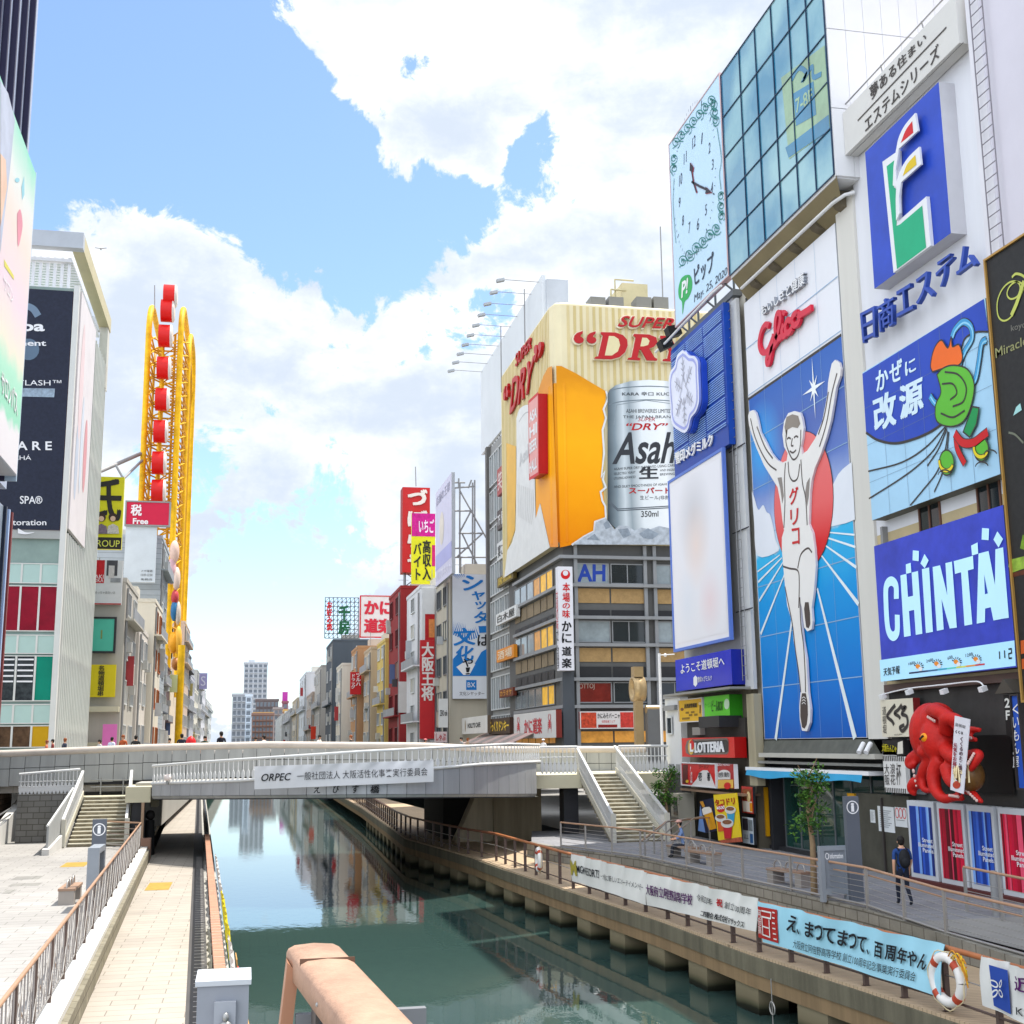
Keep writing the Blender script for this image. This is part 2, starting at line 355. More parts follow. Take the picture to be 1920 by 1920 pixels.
WHITE = mat('#e9e9ea', .45, .05); WHITE2 = mat('#dcdcdc', .6, .08, kind='streak'); BLACK = mat('#151516', .5); DARK = mat('#2b2b2e', .5, .2)
RED = mat('#c9151b', .45, .08); STEEL = mat('#9a9a98', .35, .15, metal=.6); GREYM = mat('#8c8c8c', .5, .12); RUST = mat('#6d4a3c', .55, .2)
CONC = mat('#a5a29b', .85, .16, .8, bump=.15, kind='streak'); PALE = mat('#c9c7c2', .8, .1, .7)
def gradmat(stops, h, rough=.45, emit=0., axis=2, var=.06, lo=0., glow=None):
    """printed artwork with a vertical colour run (fractions of the panel height h)"""
    m = bpy.data.materials.new('printed_artwork'); m.use_nodes = True; n = m.node_tree.nodes; l = m.node_tree.links; b = n['Principled BSDF']; b.inputs['Roughness'].default_value = rough; b.inputs['Specular IOR Level'].default_value = .15
    t = n.new('ShaderNodeTexCoord'); sp = n.new('ShaderNodeSeparateXYZ'); l.new(t.outputs['Object'], sp.inputs[0]); mr = n.new('ShaderNodeMapRange'); mr.inputs[1].default_value = lo; mr.inputs[2].default_value = h; l.new(sp.outputs[axis], mr.inputs[0])
    no = n.new('ShaderNodeTexNoise'); no.inputs['Scale'].default_value = .7; no.inputs['Detail'].default_value = 5; l.new(t.outputs['Object'], no.inputs[0])
    ad = n.new('ShaderNodeMath'); ad.operation = 'MULTIPLY_ADD'; l.new(no.outputs[0], ad.inputs[0]); ad.inputs[1].default_value = var*2; l.new(mr.outputs[0], ad.inputs[2])
    su = n.new('ShaderNodeMath'); su.operation = 'SUBTRACT'; l.new(ad.outputs[0], su.inputs[0]); su.inputs[1].default_value = var
    cr = n.new('ShaderNodeValToRGB'); l.new(su.outputs[0], cr.inputs[0])
    while len(cr.color_ramp.elements) < len(stops): cr.color_ramp.elements.new(.5)
    for e, (p, c) in zip(cr.color_ramp.elements, stops): e.position = p; e.color = lin(c)+(1,)
    l.new(cr.outputs[0], b.inputs['Base Color'])
    if glow:
        y, z, r, c = glow; mp = n.new('ShaderNodeMapping'); mp.inputs[1].default_value = (0, -y/r, -z/r); mp.inputs[3].default_value = (0, 1/r, 1/r); l.new(t.outputs['Object'], mp.inputs[0]); g = n.new('ShaderNodeTexGradient'); g.gradient_type = 'SPHERICAL'; l.new(mp.outputs[0], g.inputs[0])
        mx = n.new('ShaderNodeMix'); mx.data_type = 'RGBA'; l.new(g.outputs['Fac'], mx.inputs[0]); l.new(cr.outputs[0], mx.inputs[6]); mx.inputs[7].default_value = lin(c)+(1,); l.new(mx.outputs[2], b.inputs['Base Color'])
    if emit: l.new(cr.outputs[0], b.inputs['Emission Color']); b.inputs['Emission Strength'].default_value = emit
    return m

def onz(x, y, z): d = ray(x, y); return CAM+d*((z-CZ)/d.z)
def onx(x, y, X): d = ray(x, y); return CAM+d*(X/d.x)
def ony(x, y, Y): d = ray(x, y); return CAM+d*(Y/d.y)
def lb(t, Y, z): return V((t-.0355*Y, Y, z))          # left bank: t across, Y along
# ------------------------------------------------------------ water
wm = bpy.data.materials.new('canal_water'); wm.use_nodes = True
n = wm.node_tree.nodes; l = wm.node_tree.links; b = n['Principled BSDF']
b.inputs['Base Color'].default_value = (.022, .062, .05, 1); b.inputs['Roughness'].default_value = .012; b.inputs['IOR'].default_value = 1.36; b.inputs['Specular IOR Level'].default_value = .62; b.inputs['Specular Tint'].default_value = (.52, .77, 1, 1)
t = n.new('ShaderNodeTexCoord')
def wv(sc_, st, strength, prev=None, det=4):
    mp = n.new('ShaderNodeMapping'); mp.inputs[3].default_value = st; l.new(t.outputs['Object'], mp.inputs[0])
    no = n.new('ShaderNodeTexNoise'); no.inputs['Scale'].default_value = sc_; no.inputs['Detail'].default_value = det; l.new(mp.outputs[0], no.inputs[0])
    bp = n.new('ShaderNodeBump'); bp.inputs['Strength'].default_value = strength; bp.inputs['Distance'].default_value = .06; l.new(no.outputs[0], bp.inputs['Height'])
    if prev: l.new(prev.outputs[0], bp.inputs['Normal'])
    return bp
b1 = wv(.35, (1, .5, 1), .05); b2 = wv(3.2, (1, .5, 1), .04, b1, 4)
l.new(b2.outputs[0], b.inputs['Normal'])
no = n.new('ShaderNodeTexNoise'); no.inputs['Scale'].default_value = .08; no.inputs['Detail'].default_value = 4; l.new(t.outputs['Object'], no.inputs[0])
mx = n.new('ShaderNodeMix'); mx.data_type = 'RGBA'; l.new(no.outputs[0], mx.inputs[0]); mx.inputs[6].default_value = (.026, .056, .05, 1); mx.inputs[7].default_value = (.044, .08, .07, 1); l.new(mx.outputs[2], b.inputs['Base Color'])
m = MB(); m.poly([(-40, -20, 0), (40, -20, 0), (40, 560, 0), (-40, 560, 0)], wm); struct('water', m)

# ------------------------------------------------------------ ground
PLAZA = mat('#9d9a96', .85, .2, .3, kind='tile', bump=.1); CREAM = mat('#a69e93', .85, .14, .4, kind='tile', bump=.1); PAVE = mat('#88888b', .85, .12, .5, kind='tile')
DECK = mat('#b8a184', .75, .1, .6, kind='plank'); GRATE = mat('#4c4a49', .7, .15); STONE = mat('#8a8473', .9, .3, 2.2, bump=.5, bscale=8, kind='wallblock')
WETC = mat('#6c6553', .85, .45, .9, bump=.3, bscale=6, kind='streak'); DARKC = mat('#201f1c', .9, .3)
GRND = mat('#8f8d89', .9, .1)
m = MB()
m.poly([(-3000, -60, 1.93), lb(-2.2, -60, 1.93), lb(-2.2, 560, 1.93), (-3000, 4000, 1.93)], GRND)
m.poly([(16.5, -60, 1.93), (3000, -60, 1.93), (3000, 4000, 1.93), (16.5, 560, 1.93)], GRND)
m.poly([(-3000, 4000, 1.93), lb(-2.2, 560, 1.93), (16.5, 560, 1.93), (3000, 4000, 1.93)], GRND)
struct('ground', m)
# upper plaza on the north bank
m = MB(); m.prism([lb(-2.52, -20, 1.2), lb(-2.52, 64.5, 1.2), (-14.5, 64.5, 1.2), (-14.5, -20, 1.2)], (0, 0, .75), PLAZA)
struct('plaza_pavement', m)
m = MB()   # tactile paving and joints let into the plaza
YEL = mat('#a98a3e', .8, .25, 4.)
c = onz(146, 1621, 1.95); m.box(c.x-.55, c.x+.35, c.y-1., c.y+1., 1.95, 1.956, YEL)
c = onz(298, 1662, 1.4); m.box(c.x-.42, c.x+.42, c.y-1.3, c.y+1.3, 1.404, 1.41, YEL)
for x0, y0, x1, y1 in ((20, 1642, 82, 1650), (15, 1655, 80, 1662), (2, 1668, 32, 1676), (60, 1500, 62, 1501)):
    if y0 > 1600: a, b_ = onz(x0, y1, 1.95), onz(x1, y0, 1.95); m.box(a.x, b_.x, a.y, b_.y, 1.95, 1.955, mat('#8a8883', .8, .2, 6., kind='slab'))
struct('tactile_paving', m)
# lower walk, grating strip, curb, quay edge
m = MB(); m.prism([lb(-2.0, -5, .9), lb(-.08, -5, .9), lb(-.08, 260, .9), lb(-2.0, 260, .9)], (0, 0, .5), CREAM)
struct('walkway_lower', m)
m = MB(); m.prism([lb(-.08, -5, .9), lb(.36, -5, .9), lb(.36, 260, .9), lb(-.08, 260, .9)], (0, 0, .49), GRATE)
for i in range(90):
    y = 18+i*.5
    if y < 62: m.box(lb(.06, y, 0).x, lb(.3, y, 0).x, y, y+.03, 1.39, 1.396, mat('#b8b4ae', .7))
struct('pavement_grating_strip', m)
m = MB(); m.prism([lb(.36, -5, -1), lb(.86, -5, -1), lb(.86, 260, -1), lb(.36, 260, -1)], (0, 0, 2.3), CONC)
struct('quay_edge', m)
# retaining wall with coping between walk and plaza
t_ = thing('retaining_wall', 'low rough stone wall with pale coping between plaza and lower canal walk', 'wall', lb(-2.2, 20, 1.4))
m = MB(); m.prism([lb(-2.45, -5, 1.2), lb(-1.95, -5, 1.2), lb(-2.02, 60.5, 1.2), lb(-2.45, 60.5, 1.2)], (0, 0, .68), STONE); m.build('stone_face', t_)
m = MB(); m.prism([lb(-2.52, -5, 1.88), lb(-2.08, -5, 1.88), lb(-2.12, 60.5, 1.88), lb(-2.52, 60.5, 1.88)], (0, 0, .12), PALE); m.build('coping', t_)
m = MB(); m.box(lb(-2.5, 60.6, 0).x, lb(-2.0, 60.6, 0).x, 60.52, 61.1, 1.2, 2.35, mat('#8f6f5e', .8, .2)); m.build('end_pier', t_)
# north-bank continuation beyond the bridge
t_ = thing('embankment', 'pale concrete embankment wall rising from the lower walk beyond the bridge', 'wall', lb(-2.6, 110, 1.4))
m = MB(); m.prism([lb(-3.0, 80, 1.2), lb(-2.4, 80, 1.2), lb(-2.4, 300, 1.2), lb(-3.0, 300, 1.2)], (0, 0, 2.0), STONE); m.build('stone_face', t_)
m = MB(); m.box(-60, -4.8, 78, 420, 1.9, 4.95, CONC); m.build('terrace', t_)

# ------------------------------------------------------------ south bank
EDGE = [(13.5, 5), (13.3, 12), (13.0, 19), (12.75, 22), (12.5, 25), (12.05, 29.5), (11.8, 35.6), (11.1, 43.8), (10.55, 51), (10.2, 57), (9.4, 64), (8.7, 70), (8.9, 78), (9.5, 105), (10, 200), (10.5, 420)]
INNER = [(16.6, 5), (16.45, 12), (16.3, 24.5), (16.3, 31.4), (16.0, 35.5), (15.8, 38.6), (15.2, 47.4), (13.4, 53.4), (12.9, 57), (14.5, 64), (15, 78), (14, 105), (14, 420)]
def edge_x(y, P=EDGE):
    for (xa, ya), (xb, yb) in zip(P, P[1:]):
        if ya <= y <= yb: return xa+(xb-xa)*(y-ya)/(yb-ya)
    return P[-1][0]
m = MB(); pts = [(x, y, 1.15) for x, y in EDGE[:-1]]+[(x, y, 1.15) for x, y in INNER[::-1][1:]]
m.prism(pts, (0, 0, .25), DECK); struct('boardwalk_pavement', m)
t_ = thing('quay_wall', 'weathered concrete quay beam and pillars carrying the southern boardwalk', 'quay', (12, 40, 0))
m = MB()
for (xa, ya), (xb, yb) in zip(EDGE, EDGE[1:]):
    m.prism([(xa-.06, ya, .95), (xb-.06, yb, .95), (xb-.06, yb, 1.34), (xa-.06, ya, 1.34)], (.5, 0, 0), mat('#6b6554', .85, .4, 1.2, bump=.3, bscale=6, kind='streak'))
m.build('edge_beam', t_)
m = MB()
for (xa, ya), (xb, yb) in zip(EDGE, EDGE[1:]):
    m.prism([(xa-.02, ya, .62), (xb-.02, yb, .62), (xb-.02, yb, .95), (xa-.02, ya, .95)], (.4, 0, 0), mat('#8b7355', .8, .3, 1.2, kind='streak'))
m.build('brown_beam', t_)
m = MB()
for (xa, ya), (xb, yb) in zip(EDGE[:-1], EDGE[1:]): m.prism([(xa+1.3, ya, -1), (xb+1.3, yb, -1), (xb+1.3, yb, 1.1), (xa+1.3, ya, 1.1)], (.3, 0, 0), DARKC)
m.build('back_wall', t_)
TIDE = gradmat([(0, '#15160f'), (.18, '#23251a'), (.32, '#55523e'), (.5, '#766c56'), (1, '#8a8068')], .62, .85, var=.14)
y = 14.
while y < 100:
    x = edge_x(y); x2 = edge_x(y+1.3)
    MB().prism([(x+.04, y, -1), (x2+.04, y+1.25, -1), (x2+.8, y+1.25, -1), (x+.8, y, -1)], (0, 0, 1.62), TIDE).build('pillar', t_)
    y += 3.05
# upper promenade
m = MB(); UP = [(x, y) for x, y in INNER if y < 70]
m.prism([(x, y, 1.0) for x, y in UP if y >= 31]+[(30, 64, 1.0), (30, 31.4, 1.0)], (0, 0, 1.0), PAVE)
m.prism([(16.3, 31.4, 1.2), (30, 31.4, 1.2), (30, 24, 1.2), (16.3, 24, 1.2)][::-1], (0, 0, .62), PAVE)
m.prism([(16.45, 24, 1.2), (30, 24, 1.2), (30, 4, 1.2), (16.6, 4, 1.2)][::-1], (0, 0, .55), PAVE)
m.add([(16.3, 31.4, 2.0), (30, 31.4, 2.0), (30, 27, 1.824), (16.3, 27, 1.824)], [(0, 3, 2, 1)], PAVE)
struct('promenade_pavement', m)
t_ = thing('retaining_wall', 'grey stained concrete wall under the steel promenade railing', 'wall', (15.5, 40, 1.4))
m = MB(); Q = [p for p in INNER if 23 < p[1] < 60]
for (xa, ya), (xb, yb) in zip(Q, Q[1:]):
    za, zb = [1.85 if y < 27 else (2.03 if y > 31 else 1.9) for y in (ya, yb)]
    m.prism([(xa-.22, ya, 1.3), (xb-.22, yb, 1.3), (xb-.22, yb, zb), (xa-.22, ya, za)], (.24, 0, 0), mat('#8a867c', .85, .3, 1.0, bump=.25, kind='wallblock'))
m.build('wall_face', t_)

# ============================================================ bridge with its curved footway, landings and stairs
CLAD = mat('#a3a4a1', .5, .2, .7, kind='streak'); COPE = mat('#c0b5aa', .55, .12, 1.5); CLAD2 = mat('#a6a7a9', .4, .2, .6, metal=.2, kind='streak'); WRAIL = mat('#d3d3d1', .45, .06); BEIGE = mat('#c9c2a6', .7, .08)
BT = thing('bridge', 'grey panelled footbridge with curved ramp and pale round coping across the canal', 'bridge', (2, 66, 4.5))
PY = 68.
def coping_z(X):
    P = [(-16, 6.36), (-11.9, 6.37), (-4.8, 6.6), (1, 6.68), (9.5, 6.53), (13.5, 6.28), (22, 6.2)]
    for (a, za), (b, zb) in zip(P, P[1:]):
        if a <= X <= b: return za+(zb-za)*(X-a)/(b-a)
    return 6.2
m = MB(); xs = [-16+i*.72 for i in range(53)]
for a in xs:
    z = coping_z(a+.36)-.28
    for z0, z1 in ((z-.62, z), (z-1.5, z-.635)): m.box(a+.012, a+.708, PY-.14, PY-.02, z0, z1-.015, CLAD)
m.build('parapet_cladding', BT)
m = MB(); m.box(-16, 22, PY-.02, PY+.12, 4.6, 6.1, DARK); m.build('parapet', BT)
m = MB(); m.tube([(x, PY-.05, coping_z(x)-.16) for x in [-16+i*1.0 for i in range(39)]], .19, COPE, 12); m.build('coping', BT)
m = MB(); m.box(-16, 22, 78.9, 79.1, 4.3, 6.1, CLAD); m.tube([(x, 79, 6.1) for x in (-16, 3, 22)], .17, COPE, 10); m.build('parapet', BT)
m = MB(); m.box(-16, 22, PY+.12, 78.9, 4.25, 5.38, mat('#9b968d', .8, .1, kind='tile'))
m.box(-5.2, 15.6, 64, PY+.12, 4.2, 4.75, CONC); m.build('deck', BT)
# curved ramp in front
CUR = bez([(-4.3, 62), (-1.6, 58), (1.3, 55.2), (4.2, 54), (7.2, 54), (9.9, 55.2), (12.3, 57.4), (14.1, 60.2)], 6)
def cpx(p): # picture column of a plan point at rail height
    d = V((p[0], p[1], 5.2))-CAM; k = d.dot(CF); return 960+FPX*d.dot(CR)/k
def prof(tab, x):
    for (a, ya), (b, yb) in zip(tab, tab[1:]):
        if x <= b: return ya+(yb-ya)*(x-a)/(b-a)
    return tab[-1][1]
GT = [(282, 1470), (440, 1465), (814, 1441.5), (900, 1434), (1018, 1428.6)]; GB = [(282, 1500.6), (440, 1500), (751, 1498), (952, 1497), (1009, 1496), (1018, 1496)]; RT = [(279, 1437), (360, 1430), (440, 1424.7), (680, 1409), (900, 1398), (956, 1395), (1018, 1396.6)]
rows = []
for p in CUR:
    x = cpx(p); rows.append((V((p[0], p[1], 0)), ony(x, prof(GT, x), p[1]).z, ony(x, prof(GB, x), p[1]).z, ony(x, prof(RT, x), p[1]).z))
def resample(step):
    o = []; acc = 0.; o.append(rows[0])
    for r0, r1 in zip(rows, rows[1:]):
        d = (r1[0]-r0[0]).length; s = step-acc
        while s < d:
            f = s/d; o.append(tuple(r0[i]+(r1[i]-r0[i])*f for i in range(4))); s += step
        acc = (acc+d) % step
    return o
rs = resample(.86)
m = MB(); mb2 = MB(); mb3 = MB()
for i, (r0, r1) in enumerate(zip(rs, rs[1:])):
    a, b_ = r0[0], r1[0]; t = (b_-a).normalized(); nn = V((t.y, -t.x, 0))
    if nn.y > 0: nn = -nn
    a2, b2 = a+t*.012, b_-t*.012
    z = lambda q, h: V((q.x, q.y, h))
    m.prism([z(a2, r0[2]+.2), z(b2, r1[2]+.2), z(b2, r1[1]-.02), z(a2, r0[1]-.02)], -nn*.08, CLAD2)
    mb3.prism([z(a2, r0[2]+.185), z(b2, r1[2]+.185), z(b2, r1[2]+.02)-nn*.12, z(a2, r0[2]+.02)-nn*.12], -nn*.05, CLAD)
    mb2.prism([z(a, r0[2]+.02)-nn*.085, z(b_, r1[2]+.02)-nn*.085, z(b_, r1[1]-.06)-nn*.085, z(a, r0[1]-.06)-nn*.085], -nn*.2, DARK)
m.build('girder_cladding', BT); mb3.build('girder_lip', BT); mb2.build('girder_core', BT)
m = MB(); m.tube([V((r[0].x, r[0].y, r[1]+.02)) for r in rows], .07, WRAIL, 8); m.build('base_rail', BT)
m = MB(); m.tube([V((r[0].x, r[0].y, r[3])) for r in rows], .06, WRAIL, 8); m.build('handrail', BT)
# ramp deck
m = MB()
for r0, r1 in zip(rows, rows[1:]):
    m.add([V((r0[0].x, r0[0].y+.1, r0[1]-.05)), V((r1[0].x, r1[0].y+.1, r1[1]-.05)), V((r1[0].x, 67.8, 4.82)), V((r0[0].x, 67.8, 4.82)),
           V((r0[0].x, r0[0].y+.3, r0[2]+.05)), V((r1[0].x, r1[0].y+.3, r1[2]+.05)), V((r1[0].x, 67.8, 4.1)), V((r0[0].x, 67.8, 4.1))], [(0, 1, 2, 3), (7, 6, 5, 4)], CONC)
m.build('ramp_deck', BT)
# balusters: thin stem, spade-shaped foot
BP = [(-.016, .98), (.016, .98), (.016, .5), (.045, .42), (.068, .3), (.068, .16), (.045, .06), (.02, 0), (-.02, 0), (-.045, .06), (-.068, .16), (-.068, .3), (-.045, .42), (-.016, .5)]
m = MB(); m.prism([(x, -.015, z) for x, z in BP], (0, .03, 0), WRAIL); BAL = m.build('baluster', None)
BALM = BAL.data; first = True
def baluster(parent, p, z0, z1, ang, sx=1.3):
    global first
    if first: o = BAL; first = False
    else: o = BAL.copy(); col.objects.link(o)
    o.parent = parent; base = V(parent.location); o.location = V((p[0], p[1], z0))-base; o.rotation_euler = (0, 0, ang); o.scale = (sx, 1, z1-z0)
for r0, r1 in zip(resample(.3), resample(.3)[1:]):
    t = (r1[0]-r0[0]); baluster(BT, (r0[0]+r1[0])/2, (r0[1]+r1[1])/2+.07, (r0[3]+r1[3])/2-.03, math.atan2(t.y, t.x))
# name of the bridge on the girder
sg = Sign('bridge', '', '', facing('-y', 53.78), (590, 1470, 715, 1492), .0, CLAD2, root=BT, pname='name_plate') if False else None
bd = facing('-y', 53.86); m = MB()
class _S(Sign):
    def __init__(s, bd, root): s.bd = bd; s.parts = {}; s.root = root
s_ = _S(bd, BT)
for ch, x0, x1 in (('え', 588, 600), ('び', 624, 636), ('す', 660, 672), ('橋', 694, 711)): s_.text('lettering', ch, (x0, 1472, x1, 1487), BLACK, d=.06, bold=.02, shear=.1, ext=.02)
s_.done()
# lamp on the left end of the ramp
t_ = thing('globe_lamp', 'small round white lamp on the ramp girder end', 'lamp', ony(314, 1466, 60.5))
c = ony(314, 1458, 60.5); m = MB(); m.ball(c, .17, .17, .16, mat('#e6d9d2', .35)); m.build('globe', t_); m = MB(); m.tube([c-V((0, 0, .32)), c-V((0, 0, .12))], .06, STEEL); m.build('stem', t_)

# ---- banner hanging on the ramp
class Wavy(Board):
    def __init__(s, bd, f): super().__init__(bd.O, bd.u, bd.v); s.f = f
    def W(s, a, b, d=0.): return s.O+s.u*a+s.v*b+s.n*(d+s.f(a, b))
def cloth(name, label, bd, q, mt, f, group=None, nx=130, ny=14, cat='banner', thick=.012):
    """q: pixel corners tl,tr,br,bl on board bd; f(s,t) displacement with s,t in 0..1"""
    c = [V((*bd.px(*p), 0)) for p in q]
    def inv(a, b):   # approx parameters of a board point
        s_ = .5; t_ = .5
        for _ in range(6):
            top = c[0].lerp(c[1], s_); bot = c[3].lerp(c[2], s_)
            t_ = (top.y-b)/max(1e-6, top.y-bot.y); l_ = c[0].lerp(c[3], t_).x; r_ = c[1].lerp(c[2], t_).x; s_ = (a-l_)/(r_-l_)
        return s_, t_
    wb = Wavy(bd, lambda a, b: f(*inv(a, b)))
    root = thing(name, label, cat, bd.W(*(c[3].lerp(c[2], .5))[:2]), group)
    mb = MB(); vs = []
    for j in range(ny+1):
        for i in range(nx+1):
            p = c[0].lerp(c[1], i/nx).lerp(c[3].lerp(c[2], i/nx), j/ny); sag = f(i/nx, j/ny)
            vs.append(bd.W(p.x, p.y, sag))
    n0 = len(vs); vs += [p-bd.n*thick for p in vs]; fs = []
    for j in range(ny):
        for i in range(nx):
            k = j*(nx+1)+i; fs.append((k, k+nx+1, k+nx+2, k+1)); fs.append((n0+k+1, n0+k+nx+2, n0+k+nx+1, n0+k))
    mb.add(vs, fs, mt, True); mb.build('cloth', root)
    s = _S(wb, root); s.r = None
    return s
FAB = mat('#d6d5d6', .75, .04, 1.)
fold = lambda s, t: .05*math.sin(s*23+2*t)*max(0, 1-t*1.4)+.03*math.sin(s*61+t*7)*max(0, 1-t*2.2)+.03*math.sin(s*7+t*3)
sg = cloth('banner', 'long white fabric banner with dark lettering tied to the bridge railing', facing('-y', 53.62), [(477, 1437), (813, 1425), (813, 1466), (477, 1480)], FAB, fold)
INK = mat('#1d1d22', .7, .1)
sg.quadtext('lettering', 'ORPEC', [(490, 1451), (546, 1449), (546, 1463), (490, 1465)], INK, d=.045, bold=.01, shear=.25)
sg.quadtext('lettering', '一般社団法人 大阪活性化事業実行委員会', [(557, 1448), (801, 1439), (801, 1454), (557, 1463)], INK, d=.045, bold=-.004)
sg.done()

# ---- north landing, stairs, walls
def stairs(parent, xa0, xa1, ya, za, xb0, xb1, yb, zb, n, treadm, risem):
    m = MB()
    for i in range(n):
        f0, f1 = i/n, (i+1)/n; x0 = xa0+(xb0-xa0)*f0; x1 = xa1+(xb1-xa1)*f0; y0 = ya+(yb-ya)*f0; y1 = ya+(yb-ya)*f1; z0 = za+(zb-za)*f0; z1 = za+(zb-za)*f1
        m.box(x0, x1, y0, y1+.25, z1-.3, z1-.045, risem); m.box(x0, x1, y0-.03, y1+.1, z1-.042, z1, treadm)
    m.build('flight', parent)
def stair_rail(parent, x0, y0, z0, x1, y1, z1, solid=True, n=26, mt=WRAIL, h=1.05, d=.9):
    m = MB(); m.obox(((x0+x1)/2, (y0+y1)/2, (z0+z1)/2+h), V((x1-x0, y1-y0, z1-z0))/2, (.06, 0, 0), (0, 0, .05), mt); m.build('handrail', parent)
    m = MB(); m.prism([(x0, y0, z0-.2), (x1, y1, z1-.2), (x1, y1, z1+.12), (x0, y0, z0+.12)], (.1, 0, 0), mat('#b9b4a4', .7, .12)); m.build('stringer', parent)
    m = MB()
    for i in range(n):
        f = (i+.5)/n; x, y, z = x0+(x1-x0)*f, y0+(y1-y0)*f, z0+(z1-z0)*f; m.box(x-.012+.05, x+.012+.05, y-.035, y+.035, z+.15, z+h-.02, mt)
    if solid: m.prism([(x0+.04, y0, z0+.16), (x1+.04, y1, z1+.16), (x1+.04, y1, z1+.45), (x0+.04, y0, z0+.45)], (.015, 0, 0), mat('#b4b5b5', .5))
    m.build('lattice', parent)
    m = MB(); m.box(x0-.06, x0+.14, y0-.1, y0+.1, z0-.15, z0+h+.02, mat('#c0bdb0', .6)); m.build('newel_post', parent)
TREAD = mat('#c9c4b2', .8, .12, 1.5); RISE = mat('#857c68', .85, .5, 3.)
ST = thing('staircase', 'pale stone staircase with white side rails up to the northern bridge landing', 'staircase', (-6.6, 64, 1.95))
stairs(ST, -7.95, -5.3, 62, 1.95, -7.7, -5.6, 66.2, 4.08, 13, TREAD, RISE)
stair_rail(ST, -8.15, 61.6, 2.15, -7.95, 66.3, 4.25, n=22); stair_rail(ST, -5.35, 61.6, 2.15, -5.6, 66.3, 4.25, n=22)
m = MB(); m.box(-8.2, -4.3, 66.2, 67.9, 3.5, 4.08, BEIGE); m.box(-5.5, -4.35, 62.2, 66.2, 3.9, 4.62, BEIGE); m.build('landing', ST)
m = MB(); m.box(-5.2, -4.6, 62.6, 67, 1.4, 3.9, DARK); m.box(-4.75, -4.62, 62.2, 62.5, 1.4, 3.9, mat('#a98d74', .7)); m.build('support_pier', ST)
m = MB()
for z in (4.5, 4.85): m.rod((-7.7, 67.6, z), (-5.6, 67.6, z), .035, STEEL)
for x in (-7.2, -6.1): m.rod((x, 67.6, 4.05), (x, 67.6, 4.95), .04, STEEL)
m.build('barrier_rail', ST)
FN = thing('fence', 'grey bottle-shaped baluster fence above the dark landing wall', 'fence', (-9.4, 66, 4.2))
m = MB(); m.box(-10.9, -8.05, 65.9, 66.2, 1.9, 4.25, mat('#7d7b76', .7, .15, kind='wallblock')); m.build('wall_base', FN)
m = MB(); m.rod((-10.9, 66, 5.22), (-8.05, 66, 5.42), .06, WRAIL, 8); m.build('handrail', FN)
for z in (4.6, 4.85): MB().rod((-10.9, 66, z), (-8.05, 66, z+.02), .025, WRAIL).build('mid_rail', FN)
for i in range(16): x = -10.8+i*.175; baluster(FN, (x, 66, 0), 4.25, 5.2+(x+10.9)*.07, 0)
WL = thing('ramp_wall', 'pale concrete ramp wall with brown block wall rising behind the north plaza', 'wall', (-11.5, 62, 1.95))
m = MB(); m.prism([(-11.6, 48, 1.9), (-11.6, 72, 1.9), (-11.6, 72, 4.25), (-11.6, 65.2, 2.95), (-11.6, 56, 2.3), (-11.6, 48, 2.2)], (.35, 0, 0), PALE); m.build('parapet', WL)
m = MB(); m.prism([(-12.6, 46, 1.9), (-12.6, 72, 1.9), (-12.6, 72, 5.2), (-12.6, 62, 3.7), (-12.6, 46, 3.2)], (.4, 0, 0), mat('#8a7767', .85, .25, 1.5, kind='wallblock')); m.build('block_wall', WL)
m = MB(); m.rod((-11.2, 50, 2.5), (-11.2, 66, 3.6), .04, STEEL); m.rod((-11.2, 50, 2.2), (-11.2, 66, 3.3), .04, STEEL); m.build('handrail', WL)
WP = thing('stair_parapet', 'low grey solid parapet running toward the foot of the northern stairs', 'wall', (-8.2, 60, 1.95))
m = MB(); m.prism([(-8.32, 58, 2.25), (-8.32, 65.5, 3.0), (-8.32, 65.5, 4.5), (-8.32, 58, 3.15)], (.09, 0, 0), mat('#9ea09f', .6, .1)); m.build('panel', WP)
m = MB(); m.prism([(-8.42, 57.6, 1.95), (-8.42, 65.5, 1.95), (-8.42, 65.5, 2.9), (-8.42, 57.6, 2.2)], (.3, 0, 0), PALE); m.build('curb', WP)
m = MB(); m.rod((-8.28, 57.8, 3.17), (-8.28, 65.5, 4.52), .045, WRAIL, 8); m.build('handrail', WP)

# ---- south landing and stairs
SS = thing('staircase', 'pale stone staircase with grey balustrades down to the southern promenade', 'staircase', (17.4, 57, 2))
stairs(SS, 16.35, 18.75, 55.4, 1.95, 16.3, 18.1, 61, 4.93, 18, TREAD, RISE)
stair_rail(SS, 16.25, 55.2, 2.1, 16.2, 61.1, 5.1, n=44, h=1.15, mt=mat('#bdbdbb', .5)); stair_rail(SS, 18.8, 55.2, 2.1, 18.2, 61.1, 5.1, n=44, h=1.15, mt=mat('#bdbdbb', .5))
m = MB(); m.box(14.0, 16.3, 60.6, 67.8, 4.25, 4.9, BEIGE); m.box(18.2, 20.9, 60.9, 67.8, 4.1, 4.9, BEIGE); m.box(16.3, 18.2, 61.05, 67.8, 4.2, 4.88, BEIGE); m.build('landing', SS)
m = MB(); m.box(15.6, 16.35, 61.5, 62.4, 1.9, 4.3, DARK); m.build('support_pier', SS)
